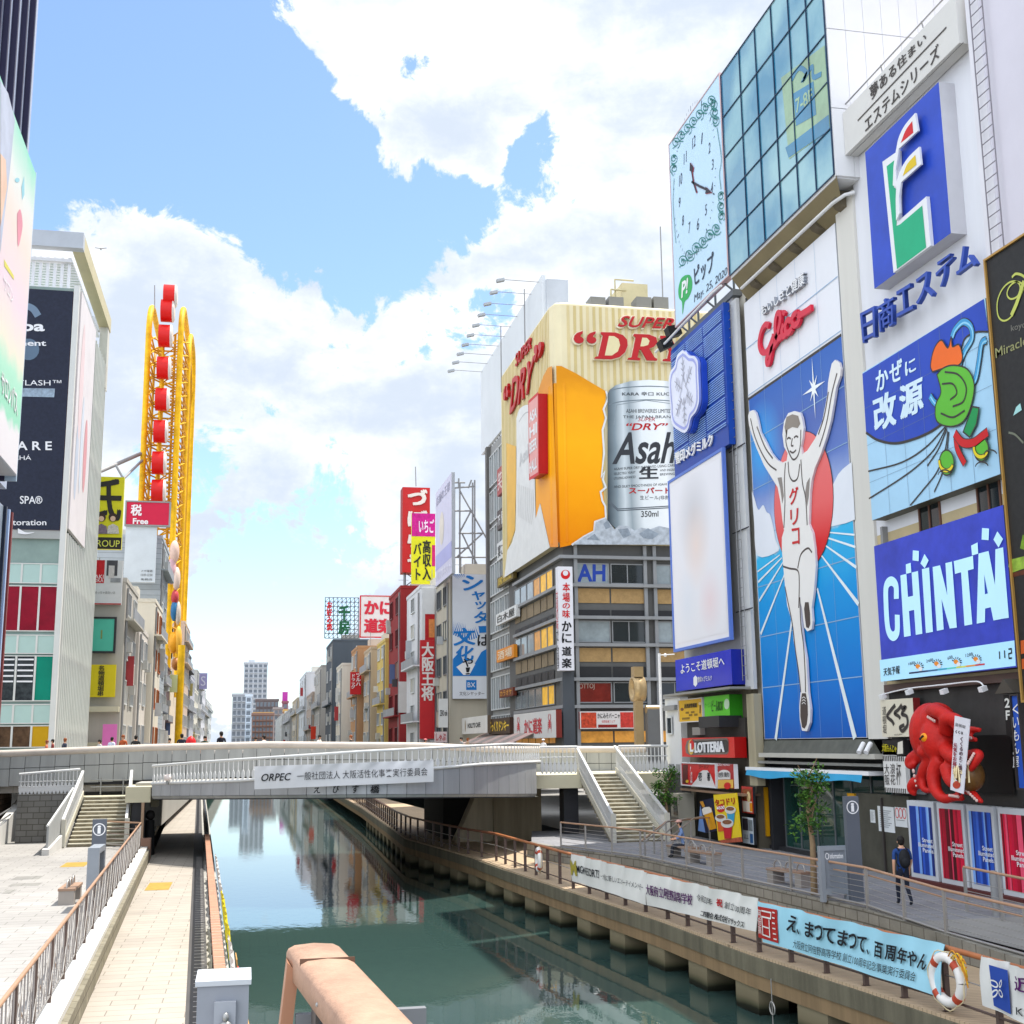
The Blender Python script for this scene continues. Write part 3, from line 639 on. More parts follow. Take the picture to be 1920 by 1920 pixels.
for x0, x1, n in ((14.25, 16.15, 9), (18.3, 20.9, 13)):
    fn = thing('fence', 'short white baluster fence on the southern landing edge' if n == 9 else 'white baluster fence beside the top of the southern stairs', 'fence', ((x0+x1)/2, 60.9, 4.9))
    MB().rod((x0, 60.8, 6.25), (x1, 60.8, 6.25), .06, WRAIL, 8).build('handrail', fn); MB().rod((x0, 60.8, 5.75), (x1, 60.8, 5.75), .03, WRAIL).build('mid_rail', fn)
    for i in range(n): baluster(fn, (x0+(i+.5)*(x1-x0)/n, 60.8, 0), 4.95, 6.2, 0)
AB = thing('abutment', 'brown stained concrete abutment wall under the bridge', 'wall', (12.5, 66, 1.4))
m = MB(); m.box(12.9, 15.5, 66, 67.5, 1.4, 4.25, mat('#958870', .9, .35, .9, kind='streak')); m.prism([(10.9, 66.2, 1.4), (12.9, 66.2, 1.4), (12.9, 66.2, 4.2), (12.2, 66.2, 4.2)], (0, 1.2, 0), mat('#b3a68d', .9, .25, .9, kind='streak')); m.build('wall_face', AB)
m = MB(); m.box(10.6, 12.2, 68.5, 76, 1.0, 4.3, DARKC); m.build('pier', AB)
# dark post under the north landing
t_ = thing('covered_post', 'black round-topped post standing in the shade under the bridge', 'post', onz(279, 1603, 1.4))
c = V(t_.location); m = MB(); m.tube([c, c+V((0, 0, .4)), c+V((0, 0, 1.3)), c+V((0, 0, 1.62))], [.27, .25, .2, .2], mat('#141414', .8), 12); m.build('body', t_)
m = MB(); m.ball(c+V((0, 0, 1.85)), .22, .22, .24, mat('#1b1817', .7)); m.build('head', t_)

# ============================================================ people
SKIN = mat('#c99a7c', .6, .05); HAIRB = mat('#17130f', .6, .2); HAIRR = mat('#8a4a22', .6, .2); JEAN = mat('#1d2230', .8, .15)
def skin_mesh(pts, edges, lv=1):
    me = bpy.data.meshes.new('body'); me.from_pydata([p[:3] for p in pts], [], []); me.edges.add(len(edges))
    for i, e in enumerate(edges): me.edges[i].vertices = e
    o = bpy.data.objects.new('body', me); col.objects.link(o)
    md = o.modifiers.new('s', 'SKIN'); md.use_smooth_shade = True
    for i, p in enumerate(pts):
        sv = me.skin_vertices[0].data[i]; r = p[3]; sv.radius = r if isinstance(r, tuple) else (r, r); sv.use_root = (i == 0)
    sd = o.modifiers.new('d', 'SUBSURF'); sd.levels = lv; sd.render_levels = lv
    bpy.context.view_layer.update(); ev = o.evaluated_get(bpy.context.evaluated_depsgraph_get()); r = bpy.data.meshes.new_from_object(ev)
    bpy.data.objects.remove(o); return r
def person(label, loc, rz, h=1.7, shirt='#2c4a78', pants=JEAN, hair=HAIRB, pose='walk', pack=None, fingers=True, sleeve=.30, hat=None, group=None, headonly=False):
    """loc = feet centre; the figure faces local +y before rz"""
    k = h/1.72; root = thing('person', label, 'person', loc, group, rz); root.scale = (k, k, k)
    S = mat(shirt, .8, .12, 4.)
    if pose == 'sit':
        J = [(0, 0, .50, .145), (0, .01, .72, .13), (0, .05, .95, .15), (0, .10, 1.13, .06), (0, .13, 1.2, .055),
             (-.19, .08, 1.0, .058), (-.24, .2, .78, .045), (-.16, .42, .72, .032), (.19, .08, 1.0, .058), (.24, .2, .78, .045), (.16, .42, .72, .032),
             (-.1, .06, .47, .09), (-.12, .45, .47, .07), (-.12, .47, .08, .045), (-.12, .6, .04, .04), (.1, .06, .47, .09), (.12, .45, .47, .07), (.12, .5, .08, .045), (.12, .63, .04, .04)]
        hc = V((0, .17, 1.31)); wz = .5
    else:
        w_ = .16 if pose == 'walk' else .03
        J = [(0, 0, .93, .135), (0, 0, 1.12, .125), (0, -.01, 1.33, .15), (0, 0, 1.47, .065), (0, .01, 1.53, .055),
             (-.2, -.01, 1.40, .06), (-.25, -.03-w_*.3, 1.13, .045), (-.24, .05-w_*.4, .88, .032), (.2, -.01, 1.40, .06), (.25, -.05+w_*.4, 1.13, .045), (.24, .05+w_*.7, .90, .032),
             (-.09, 0, .86, .098), (-.1, w_*.9, .49, .065), (-.1, w_*.9, .09, .042), (-.1, w_*.9+.13, .04, .04), (.09, 0, .86, .098), (.1, w_*.2, .49, .065), (.1, -w_*1.5, .12, .042), (.1, -w_*1.5+.12, .05, .04)]
        hc = V((0, .03, 1.615)); wz = .93
    E_ = [(0, 1), (1, 2), (2, 3), (3, 4), (2, 5), (5, 6), (6, 7), (2, 8), (8, 9), (9, 10), (0, 11), (11, 12), (12, 13), (13, 14), (0, 15), (15, 16), (16, 17), (17, 18)]
    J = [p if not isinstance(p[3], float) or i > 2 else (p[0], p[1], p[2], (p[3]*1.12, p[3]*.8)) for i, p in enumerate(J)]
    for wi in (7, 10):      # palms, thumbs and fingers
        x, y, z, r = J[wi]; d = V((0, .25, -1)).normalized() if pose != 'sit' else V((0, 1, -.1)); n0 = len(J)
        J.append((x+d.x*.07, y+d.y*.07, z+d.z*.07, .03)); E_.append((wi, n0))
        for fx, fl in ((-.022, .07), (-.007, .085), (.008, .08), (.022, .065)):
            J.append((x+d.x*.08+fx*.2, y+d.y*.09+fx, z+d.z*(.08+fl), .009)); E_.append((n0, len(J)-1))
        J.append((x+(.03 if wi == 7 else -.03), y+.03, z+d.z*.07, .010)); E_.append((n0, len(J)-1))
    n_ = len(J); J.append((hc.x, hc.y+.005, hc.z-.03, .072)); J.append((hc.x, hc.y-.01, hc.z+.05, .082)); E_ += [(4, n_), (n_, n_+1)]
    me = skin_mesh(J, E_, 1)
    SH = mat('#222222', .7); me.materials.clear()
    for q in (S, pants, SKIN, SH): me.materials.append(q)
    for p in me.polygons:
        c = p.center; arm = abs(c.x) > .175 and c.z > .6 if pose != 'sit' else (c.y > .22 and c.z > .6)
        if pose == 'sit': i = 2 if c.z > 1.14 or (arm and c.y > .3) else 0 if c.z > .56 else 3 if c.z < .1 else 1
        else: i = 2 if c.z > 1.47 or (arm and c.z < 1.4-sleeve*.8) else 0 if (c.z > .92 or arm) else 3 if c.z < .1 else 1
        p.material_index = i; p.use_smooth = True
    o = bpy.data.objects.new('body', me); col.objects.link(o); o.parent = root
    m = MB(); m.ball(hc+V((0, -.025, .055)), .1, .108, .1, hair, 12, 8); m.ball(hc+V((0, -.05, -.0)), .092, .07, .1, hair, 10, 7); _local(m, 'hair', root)
    if not headonly:
        m = MB()
        for sx in (-1, 1): m.ball(hc+V((sx*.032, .079, .01)), .011, .006, .008, BLACK, 6, 4); m.ball(hc+V((sx*.083, 0, -.005)), .012, .022, .032, SKIN, 6, 5)
        m.ball(hc+V((0, .088, -.02)), .013, .016, .02, SKIN, 6, 5); m.box(hc.x-.022, hc.x+.022, hc.y+.07, hc.y+.078, hc.z-.058, hc.z-.05, mat('#9a5a50', .5)); _local(m, 'face_features', root)
    if pack:
        m = MB(); pm = mat(pack, .7, .2, 6.); m.ball((0, -.2, 1.2), .16, .11, .25, pm, 12, 8); m.ball((0, -.28, 1.12), .12, .06, .13, pm, 10, 6)
        for sx in (-1, 1): m.tube([(sx*.11, -.13, 1.42), (sx*.12, .02, 1.47), (sx*.13, .13, 1.36), (sx*.14, .08, 1.12), (sx*.13, -.1, 1.0)], .02, pm, 6)
        _local(m, 'backpack', root)
    if hat: m = MB(); m.ball(hc+V((0, -.01, .09)), .115, .12, .075, mat(hat, .7), 12, 7); m.tube([hc+V((0, 0, .07)), hc+V((0, 0, .08))], [.16, .15], mat(hat, .7), 14); _local(m, 'hat', root)
    return root
def _local(m, name, root):
    me = bpy.data.meshes.new(name); me.from_pydata(m.v, [], m.f)
    for q in m.m: me.materials.append(q)
    me.polygons.foreach_set('material_index', m.mi); me.polygons.foreach_set('use_smooth', m.sm)
    o = bpy.data.objects.new(name, me); col.objects.link(o); o.parent = root; return o
BASE5 = 5.38
c = onz(1697, 1700, 2.0)
person('man in a blue shirt with a black backpack walking away past striped panels', (c.x, c.y, 2.02), rad(-8), 1.78, '#1f3f78', JEAN, HAIRB, 'walk', pack='#15171c')
person('person in a faded blue jacket sitting on the bench near the southern stairs', (16.75, 47.2, 2.0), rad(75), 1.7, '#6f86ae', mat('#2a2c33', .8), HAIRB, 'sit', hat='#c79a8c')
PPL = [(88, 1393, '#c46b50', HAIRR, None), (99, 1391, '#7a2f2b', HAIRB, None), (122, 1389, '#3a4150', HAIRR, None), (187, 1392, '#b9b9b9', HAIRB, None), (210, 1387, '#c9cfe2', HAIRB, None), (231, 1383, '#b2552c', HAIRR, None),
       (255, 1384, '#333333', HAIRB, None), (318, 1389, '#5a5f55', HAIRB, None), (341, 1381, '#22283a', HAIRB, None), (384, 1385, '#3b4a3c', HAIRB, None), (415, 1377, '#1c1d2a', HAIRB, None), (479, 1387, '#555b66', HAIRB, None),
       (495, 1384, '#e4e4e4', HAIRB, None), (599, 1383, '#d9d4cc', HAIRB, None), (658, 1383, '#2b2b2b', HAIRR, None), (797, 1390, '#d98f8f', HAIRB, '#d67a7a'), (865, 1387, '#8c8c8c', HAIRB, None), (877, 1388, '#a58a70', HAIRR, None), (1019, 1391, '#dfdfdf', HAIRB, '#ececec')]
WHO = ['in a coral top at the bridge end by the striped glass building', 'in a maroon top walking close behind the coral-dressed one', 'in dark grey passing the corner of the glass building', 'in pale grey below the yellow notice sign', 'in a white top beside the pink banner',
       'with brown hair and an orange top under the pink banner', 'in black left of the ferris wheel frame', 'in olive crossing under the yellow wheel leg', 'in navy holding a red umbrella at the wheel foot', 'in dark green alone mid bridge', 'in black standing tallest on the bridge',
       'in slate grey in front of the brown apartment block', 'in a white shirt in front of the brown apartment block', 'in cream passing the orange-red shop front', 'in black with brown hair below the white signboard tower', 'with a pink sunhat below the red building',
       'in grey at the awning below the blue shutter sign', 'with brown hair at the awning beside the grey-dressed one', 'in white with a white hat at the crab restaurant corner']
for i, ((x, y, s, hr, ht), who) in enumerate(zip(PPL, WHO)):
    c = ony(x, y, 71.5+(i*37 % 10)*.55); hh = max(1.3, c.z+.12-BASE5)
    person('person '+who, (c.x, c.y, BASE5), rad(90 if i % 2 else -80)+i*.2, hh, s, JEAN, hr, 'stand' if i % 3 else 'walk', hat=ht, headonly=False, group='people crossing the bridge')
c = ony(358, 1388, 74); t_ = thing('umbrella', 'red open umbrella held by the person in navy on the bridge', 'umbrella', (c.x, c.y, 5.9)); m = MB()
m.tube([c+V((0, 0, -.25)), c+V((0, 0, .0)), c+V((0, 0, .17)), c+V((0, 0, .25))], [.3, .27, .15, .01], RED, 10); m.build('canopy', t_); m = MB(); m.rod(c+V((0, 0, -.8)), c+V((0, 0, .2)), .012, STEEL); m.build('shaft', t_)

# ============================================================ railings
WOOD = mat('#a9683f', .5, .15, 2.); WOODL = mat('#a8846a', .5, .12, 2.); POST = mat('#5a4a44', .5, .2); INOX = mat('#a8a49f', .35, .12, metal=.5); BRASS = mat('#8e7b70', .45, .15, metal=.3)
def poly_pts(P, step):
    o = []; 
    for a, b in zip(P, P[1:]):
        a, b = V(a), V(b); n = max(1, round((b-a).length/step))
        o += [a.lerp(b, i/n) for i in range(n)]
    return o+[V(P[-1])]
# plaza railing on the north bank
T = thing('railing', 'brown topped steel railing with slanting bars along the plaza edge', 'railing', lb(-2.4, 30, 2.0))
P = [lb(-2.42, 8, 2.0), lb(-2.42, 59.3, 2.0), V((-6.2, 61.2, 2.0))]
m = MB(); m.tube([p+V((0, 0, 1.12)) for p in P], .035, WOODL, 8); m.build('handrail', T)
m = MB(); m.tube([p+V((0, 0, .12)) for p in P], .022, INOX); m.build('base_rail', T)
for p in poly_pts(P, 2.3): m = MB(); m.box(p.x-.03, p.x+.03, p.y-.045, p.y+.045, 2.0, 3.1, POST); m.build('post', T)
m = MB(); pp = poly_pts(P[:2], .38)
for i, (a, b) in enumerate(zip(pp, pp[1:])):
    m.obox((a+b)/2+V((0, 0, .6)), (.008, 0, 0), (0, .035, 0), (0, -.06, .48), mat('#8f8a88', .5, .15))
    if i % 3 == 0 and i+2 < len(pp): m.rod(a+V((.03, 0, .2)), pp[i+2]+V((.03, 0, 1.02)), .011, INOX, 5)
    if i % 6 == 1 and i+4 < len(pp): m.rod(a+V((-.02, 0, .95)), pp[i+4]+V((-.02, 0, .2)), .011, mat('#a58467', .5), 5)
m.build('lattice', T)
m = MB(); q = poly_pts(P[1:], .8)
for h in (.35, .6, .85): m.rod(P[1]+V((0, 0, h)), P[2]+V((0, 0, h)), .018, BRASS)
m.rod(P[1]+V((-.2, 0, 1.0)), P[2]+V((1.2, 0, .1)), .02, WOODL); m.build('end_bars', T)
# waterside rail on the north bank
T = thing('railing', 'orange brown timber topped railing at the lower walk water edge', 'railing', lb(.5, 35, 1.4))
P = [lb(.5, 8, 2.42), lb(.5, 60, 2.42)]
m = MB(); m.prism([P[0]+V((-.1, 0, 0)), P[0]+V((.1, 0, 0)), P[0]+V((.1, 0, .09)), P[0]+V((-.1, 0, .09))][::-1], P[1]-P[0], mat('#a87a60', .6, .22, 3.)); m.build('handrail', T)
m = MB()
for i in range(34):
    if i % 2 or i > 20: y = 18+i*.42; c = lb(.5, y, 2.465); m.box(c.x-.105, c.x+.105, y, y+.05, 2.41, 2.518, mat('#c0a08c', .6))
m.build('rope_wrap', T)
for i in range(28): c = lb(.5, 8+i*1.93, 1.4); m = MB(); m.box(c.x-.03, c.x+.03, c.y-.04, c.y+.04, 1.35, 2.42, POST); m.build('post', T)
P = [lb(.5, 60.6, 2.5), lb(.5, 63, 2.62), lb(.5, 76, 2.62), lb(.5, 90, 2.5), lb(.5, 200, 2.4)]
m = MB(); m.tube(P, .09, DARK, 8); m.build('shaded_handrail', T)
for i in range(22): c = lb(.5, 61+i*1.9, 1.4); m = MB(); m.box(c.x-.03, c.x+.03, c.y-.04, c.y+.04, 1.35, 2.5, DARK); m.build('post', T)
lbd = lambda t, y0: Board(lb(t, y0, 1.4), lb(0, 10, 0)-lb(0, 0, 0))
for lab, y0, y1, cc, zt in (('plain white cloth strip tied outside the timber rail near the bridge', 38.5, 52, '#e6e4e2', 2.3), ('yellow cloth banner tied outside the timber rail beside the canal', 29.5, 38.3, '#e3d21c', 2.36), ('white cloth banner with red writing outside the rope-wrapped rail', 20, 29.3, '#e2dcd8', 2.36)):
    T = thing('banner', lab, 'banner', lb(.78, (y0+y1)/2, 1.45)); m = MB(); nx = 60; vs = []
    for i in range(nx+1):
        y = y0+(y1-y0)*i/nx
        for j in range(6): z = zt-(zt-1.45)*j/5; vs.append(lb(.78+.12*j/5+.03*math.sin(i*.9+j)+.02*math.sin(i*.31), y, z+.02*math.sin(i*.5)))
    m.add(vs, [(i*6+j, (i+1)*6+j, (i+1)*6+j+1, i*6+j+1) for i in range(nx) for j in range(5)], mat(cc, .7, .08, 2.), True); m.build('cloth', T)
    if 'red' in lab:
        m = MB()
        for k in range(5): y = 20.6+k*1.7; m.prism([lb(.95, y, 1.6), lb(.95, y+.9, 1.6), lb(.9, y+.9, 2.1), lb(.9, y, 2.1)], (.02, 0, 0), RED if k % 2 else mat('#b98a4a', .6))
        m.build('lettering', T)
# southern lower boardwalk rail
RL = [(13.35, 8), (13.05, 19), (13.0, 22.3), (12.75, 25), (12.3, 29.5), (12.07, 35.6), (11.4, 43.8), (10.86, 55), (10.3, 59), (9.55, 65), (9.0, 70), (8.95, 76), (9.3, 88), (9.8, 105), (10.3, 150)]
T = thing('railing', 'timber topped railing with dark posts along the southern boardwalk edge', 'railing', (12, 40, 1.4))
zr = lambda y: 2.55 if y < 56 else 2.5
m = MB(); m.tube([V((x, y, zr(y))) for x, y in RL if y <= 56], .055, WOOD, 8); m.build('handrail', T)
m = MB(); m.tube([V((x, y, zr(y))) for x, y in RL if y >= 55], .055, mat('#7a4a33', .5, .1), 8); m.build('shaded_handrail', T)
m = MB(); m.tube([V((x-.02, y, 1.62)) for x, y in RL], .025, POST); m.build('base_rail', T)
m = MB(); m.tube([V((x, y, 2.05)) for x, y in RL], .014, INOX, 5); m.build('wire', T)
m = MB(); m.prism([(-.05, -.045, 0), (.05, -.045, 0), (.05, .045, 0), (-.05, .045, 0)], (0, 0, 1.18), POST); m.box(-.09, .09, -.07, .07, -.06, .03, mat('#6e3a30', .6))
PO = m.build('post', T); PO.location = (0, 0, 0)
pts = poly_pts([V((x, y, 1.37)) for x, y in RL], 1.72)
for i, p in enumerate(pts[:95]):
    o = PO if i == 0 else PO.copy()
    if i: col.objects.link(o)
    o.parent = T; o.location = p-V(T.location); 
    if i == 0:
        for v in o.data.vertices: v.co += V(T.location)   # profile is local to the post
# upper promenade railing
PR = [(13.36, 53.3, 2.02), (15.05, 47.4, 2.02), (15.65, 38.6, 2.02), (15.9, 35.5, 2.02), (16.2, 31.4, 2.02), (16.2, 27.6, 1.86), (16.3, 24.6, 1.8), (16.4, 16, 1.78)]
T = thing('railing', 'steel railing with thin wires and brown handrail on the promenade edge', 'railing', (15.5, 40, 2))
m = MB(); m.tube([V(p)+V((0, 0, 1.06)) for p in PR], .035, WOODL, 8); m.build('handrail', T)
m = MB(); m.tube([V(p)+V((0, 0, .1)) for p in PR], .035, INOX); m.build('base_rail', T)
for h in (.25, .4, .55, .7, .85): MB().tube([V(p)+V((0, 0, h)) for p in PR], .008, INOX, 5).build('wire', T)
m = MB(); m.tube([V(p)+V((.12, 0, .85)) for p in PR if p[1] < 36], .022, WOODL, 6); m.build('lower_handrail', T)
for p in poly_pts(PR, 2.2): m = MB(); m.box(p.x-.03, p.x+.03, p.y-.04, p.y+.04, p.z-.05, p.z+1.05, INOX); m.build('post', T)
T = thing('railing', 'short steel railing standing in front of the striped light panels', 'railing', (18.6, 28, 2))
PR = [(18.6, 30.6, 2.0), (18.7, 26, 1.9), (18.8, 16, 1.85)]
m = MB(); m.tube([V(p)+V((0, 0, 1.1)) for p in PR], .035, WOODL, 8); m.build('handrail', T)
for h in (.25, .5, .75): MB().tube([V(p)+V((0, 0, h)) for p in PR], .01, INOX, 5).build('wire', T)
for p in poly_pts(PR, 1.5): m = MB(); m.box(p.x-.03, p.x+.03, p.y-.04, p.y+.04, p.z-.05, p.z+1.08, INOX); m.build('post', T)
# steps and cross railing between boardwalk and promenade
T = thing('railing', 'crossed steel handrails at the small steps below the southern stairs', 'railing', (16.3, 49, 2))
m = MB()
for dx in (0, .9, 1.8): m.tube([(15.3+dx, 47.6+dx*1.2, 2.6), (16.9+dx, 49.5+dx, 3.25), (17.6+dx, 50.3+dx, 3.25)], .03, INOX)
m.tube([(15.1, 47.3, 2.7), (17.5, 51.5, 3.1), (20.5, 54, 3.1)], .03, WOODL); m.build('handrail', T)
for q in ((15.3, 47.6), (16.2, 49.2), (17.1, 50.3), (18.0, 50.9), (18.8, 52), (20.4, 54)): m = MB(); m.box(q[0]-.03, q[0]+.03, q[1]-.03, q[1]+.03, 1.95, 3.1, INOX); m.build('post', T)
t_ = thing('bollard', 'thick grey round bollard on the promenade beside the short railing', 'bollard', (19.0, 29.9, 1.95)); m = MB(); m.tube([(19.0, 29.9, 1.9), (19.0, 29.9, 3.02)], .1, GREYM, 14); m.build('post', t_); m = MB(); m.ball((19.0, 29.9, 3.02), .1, .1, .05, GREYM, 12, 6); m.build('cap', t_)
# life rings
def life_ring(label, c, R, ax, loc):
    T = thing('life_ring', label, 'life ring', loc); m = MB(); W_ = mat('#e2dcd6', .5, .08, 3.)
    u = V(ax).normalized(); k = 28; ring = [V(c)+(u*math.cos(2*math.pi*i/k)+V((0, 0, 1))*math.sin(2*math.pi*i/k))*R for i in range(k)]
    m.tube(ring+[ring[0]], R*.24, W_, 10, cap=False); m.build('ring', T)
    for a in (45, 135, 225, 315):
        p = [V(c)+(u*math.cos(rad(a+d))+V((0, 0, 1))*math.sin(rad(a+d)))*R for d in (-9, 0, 9)]; MB().tube(p, R*.262, mat('#b5482f', .5), 10).build('band', T)
    m = MB(); nx = u.cross(V((0, 0, 1))); m.tube([V(c)+(u*math.cos(rad(a))+V((0, 0, 1))*math.sin(rad(a)))*R*(1.3+.06*math.sin(a*.12))+nx*.03 for a in range(0, 361, 12)], .012, mat('#d8c7a0', .8), 5); m.build('rope', T)
    return T
c = onz(995, 1607, 2.15); life_ring('weathered white life ring hanging on the boardwalk rail by the bridge', (edge_x(47)+.12, 47.3, 2.1), .38, (.08, 1, 0), (edge_x(47)+.1, 47.3, 1.7))
life_ring('white life ring with orange bands hanging between blue and white banners', (12.86, 22.0, 2.02), .4, (.12, -1, 0), (12.86, 22, 1.6))
t_ = thing('rope', 'tangle of yellow rope looped on the rail above the life ring', 'rope', (12.9, 21.7, 2.4)); m = MB()
for k in range(7): m.tube(bez([(12.84+rnd.uniform(-.05, .05), 21.9-.1*k+rnd.uniform(-.1, .1), 2.42), (12.78, 21.6-.05*k, 2.5+rnd.uniform(0, .1)), (12.8, 21.35+rnd.uniform(-.1, .1), 2.3), (12.85, 21.3, 2.0+.06*k)], 4), .014, mat('#e0b52a' if k % 2 else '#cf8a2a', .7), 5)
m.build('coil', t_)
t_ = thing('mooring_chain', 'iron mooring ring hanging on a chain from the quay beam', 'chain', (12.3, 28.3, .5)); xq = edge_x(28.3)-.12
m = MB(); m.rod((xq, 28.3, 1.0), (xq, 28.3, -.1), .015, INOX, 5); m.build('chain', t_); m = MB(); m.tube([V((xq, 28.3+.14*math.cos(a*.349), .35+.14*math.sin(a*.349))) for a in range(19)], .02, INOX, 6); m.build('ring', t_)
# banners on the boardwalk rail
wav = lambda k, a: (lambda s, t: a*(math.sin(s*k+1.3*t)*(1-.7*t)+.6*math.sin(s*k*2.3+t*4)*max(0, 1-t*1.3)+.4*math.sin(s*5+t*3)))
def rail_board(a, b, off=.19): u = V((b[0]-a[0], b[1]-a[1], 0)).normalized(); return Board(V((a[0], a[1], 1.5))+u.cross(V((0, 0, 1)))*off, u)
B1 = rail_board((11.4, 43.8), (12.3, 29.5)); B2 = rail_board((12.3, 29.5), (13.0, 22.3)); B3 = rail_board((13.0, 22.3), (13.06, 19))
PURP = mat('#5b1f63', .7); GOLD = mat('#a99a3c', .5); REDF = mat('#b3161f', .7); CLB = mat('#dcd9d3', .75, .05, 1.5)
sg = cloth('banner', 'white fabric banner with gold crest and dark slogan on the boardwalk rail', B1, [(1071.6, 1600.6), (1213, 1636), (1213, 1697), (1073.8, 1652)], CLB, wav(26, 0.053))
sg.quadtext('emblem', 'M', [(1073, 1612), (1083, 1614), (1084, 1643), (1074, 1640)], GOLD, d=.03, bold=.04); sg.quadtext('lettering', 'MGM RESORTS', [(1084, 1622), (1123, 1632), (1122, 1647), (1084, 1636)], INK, d=.03, bold=.01)
sg.quadtext('lettering', '－大阪に新しいエンターテイメントを－', [(1126, 1637), (1209, 1658), (1208, 1670), (1126, 1648)], INK, d=.03); sg.done()
sg = cloth('banner', 'white fabric banner with purple school name and red celebration character', B1, [(1214, 1636.5), (1420.5, 1684.6), (1418, 1747), (1214, 1697)], CLB, wav(22, 0.060))
sg.quadtext('lettering', '大阪府立阿倍野高等学校', [(1217, 1657), (1297, 1677), (1296, 1698), (1217, 1677)], PURP, d=.035, bold=.012)
sg.quadtext('lettering', '令和四年', [(1307, 1676), (1338, 1684), (1338, 1698), (1306, 1689)], INK, d=.035); sg.quadtext('lettering', '祝', [(1344, 1684), (1354, 1686), (1354, 1702), (1343, 1698)], REDF, d=.035, bold=.03)
sg.quadtext('lettering', '創立100周年', [(1358, 1690), (1411, 1703), (1410, 1717), (1357, 1703)], INK, d=.035); sg.quadtext('lettering', '二四期会 株式会社マサックス', [(1316, 1706), (1400, 1727), (1399, 1740), (1315, 1717)], INK, d=.035, bold=.01); sg.done()
sg = cloth('banner', 'large light blue fabric banner with red seal and bold black handwriting', B2, [(1421.7, 1689), (1769, 1772), (1768, 1870), (1432, 1766)], mat('#9fd0e0', .75, .05, 1.5), wav(19, 0.068), nx=90)
sg.fill('seal', [(1428.4, 1698.8), (1426.5, 1757), (1461, 1768.6), (1462.8, 1705.5)], mat('#b02a24', .7), d=.03)
sg.quadtext('seal', '阿倍高', [(1429, 1704), (1436, 1706), (1435, 1752), (1428.5, 1750)], CLB, d=.05, vert=True)
sg.line('seal', [(1437, 1707), (1452, 1711), (1452, 1722), (1437, 1718), (1437, 1752), (1449, 1757), (1449, 1724)], .035, CLB, d=.05); sg.line('seal', [(1437, 1736), (1449, 1740)], .03, CLB, d=.055)
for k in range(6): sg.line('seal', [(1455, 1710+k*10), (1460, 1711.5+k*10)], .03, CLB, d=.05)
for i, (ch, big) in enumerate(zip('え、まってまって、百周年やん。', (1.,)*14)):
    f = i/14; g = (i+.92)/14; T0 = lambda f: V((1478+262*f, 1714+77*f, 0)); B0 = lambda f: V((1476+262*f, 1745+76*f, 0))
    if ch in '、。': a, b = T0(f).lerp(B0(f), .7), T0(f+.025).lerp(B0(f+.025), .7); sg.quadtext('lettering', ch, [a[:2], b[:2], B0(f+.025)[:2], B0(f)[:2]], INK, d=.045, bold=.02)
    else: sg.quadtext('lettering', ch, [T0(f)[:2], T0(g)[:2], B0(g)[:2], B0(f)[:2]], INK, d=.045, bold=.028, shear=.1)
sg.quadtext('small_lettering', '大阪府立阿倍野高等学校 創立100周年記念事業実行委員会', [(1488, 1761), (1719, 1823), (1718, 1841), (1487, 1777)], INK, d=.045); sg.done()
sg = cloth('banner', 'white fabric banner with blue flower crest beyond the life ring', B3, [(1841.5, 1791), (1975, 1832), (1975, 1945), (1844, 1885)], CLB, wav(14, 0.060))
sg.fill('crest', [(1860.5, 1808.5), (1864.5, 1885.6), (1898, 1902), (1895.7, 1819)], mat('#2c4ba0', .7), d=.03)
for k in range(4):
    a = rad(45+90*k); cx, cy = 1880+9*math.cos(a), 1853+13*math.sin(a); sg.line('crest', [(cx+(6*math.cos(q)*math.cos(a)-3.4*math.sin(q)*math.sin(a)), cy+1.35*(6*math.cos(q)*math.sin(a)+3.4*math.sin(q)*math.cos(a))) for q in [rad(i*30) for i in range(12)]], .025, CLB, d=.13, closed=True)
sg.quadtext('lettering', '近畿', [(1909, 1828), (1960, 1842), (1960, 1874), (1909, 1858)], PURP, d=.04, bold=.02); sg.quadtext('lettering', 'KINKI', [(1909, 1888), (1960, 1905), (1960, 1920), (1909, 1902)], INK, d=.04); sg.done()
# benches
def bench(label, loc, rz):
    T = thing('bench', label, 'bench', loc, 'hooped stone benches on the promenade', 0); x, y, z = loc; u = V((math.cos(rz), math.sin(rz), 0)); v = V((-u.y, u.x, 0)); c = V(loc)
    for s in (-1, 1): m = MB(); m.obox(c+u*s*.72+V((0, 0, .2)), u*.16, v*.22, (0, 0, .2), mat('#9a928a', .8, .15)); m.build('leg', T)
    m = MB(); m.obox(c+V((0, 0, .43)), u*.9, v*.24, (0, 0, .035), mat('#9c7f6a', .6, .2, 3.)); m.build('seat', T)
    for s in (-.6, 0, .6): m = MB(); m.tube([c+u*(s+.2*math.cos(rad(a)))+V((0, 0, .46+.24*math.sin(rad(a)))) for a in range(0, 181, 15)], .025, INOX, 6); m.build('arm_hoop', T)
    return T
bench('stone bench with three hoops beside the seated person', (16.55, 44.6, 2.0), rad(-78)); bench('stone bench with hoops near the tall information pillar', (16.7, 37.4, 2.0), rad(-78)); bench('stone bench nearest the steps carrying the seated person', (16.7, 47.1, 2.0), rad(-78))
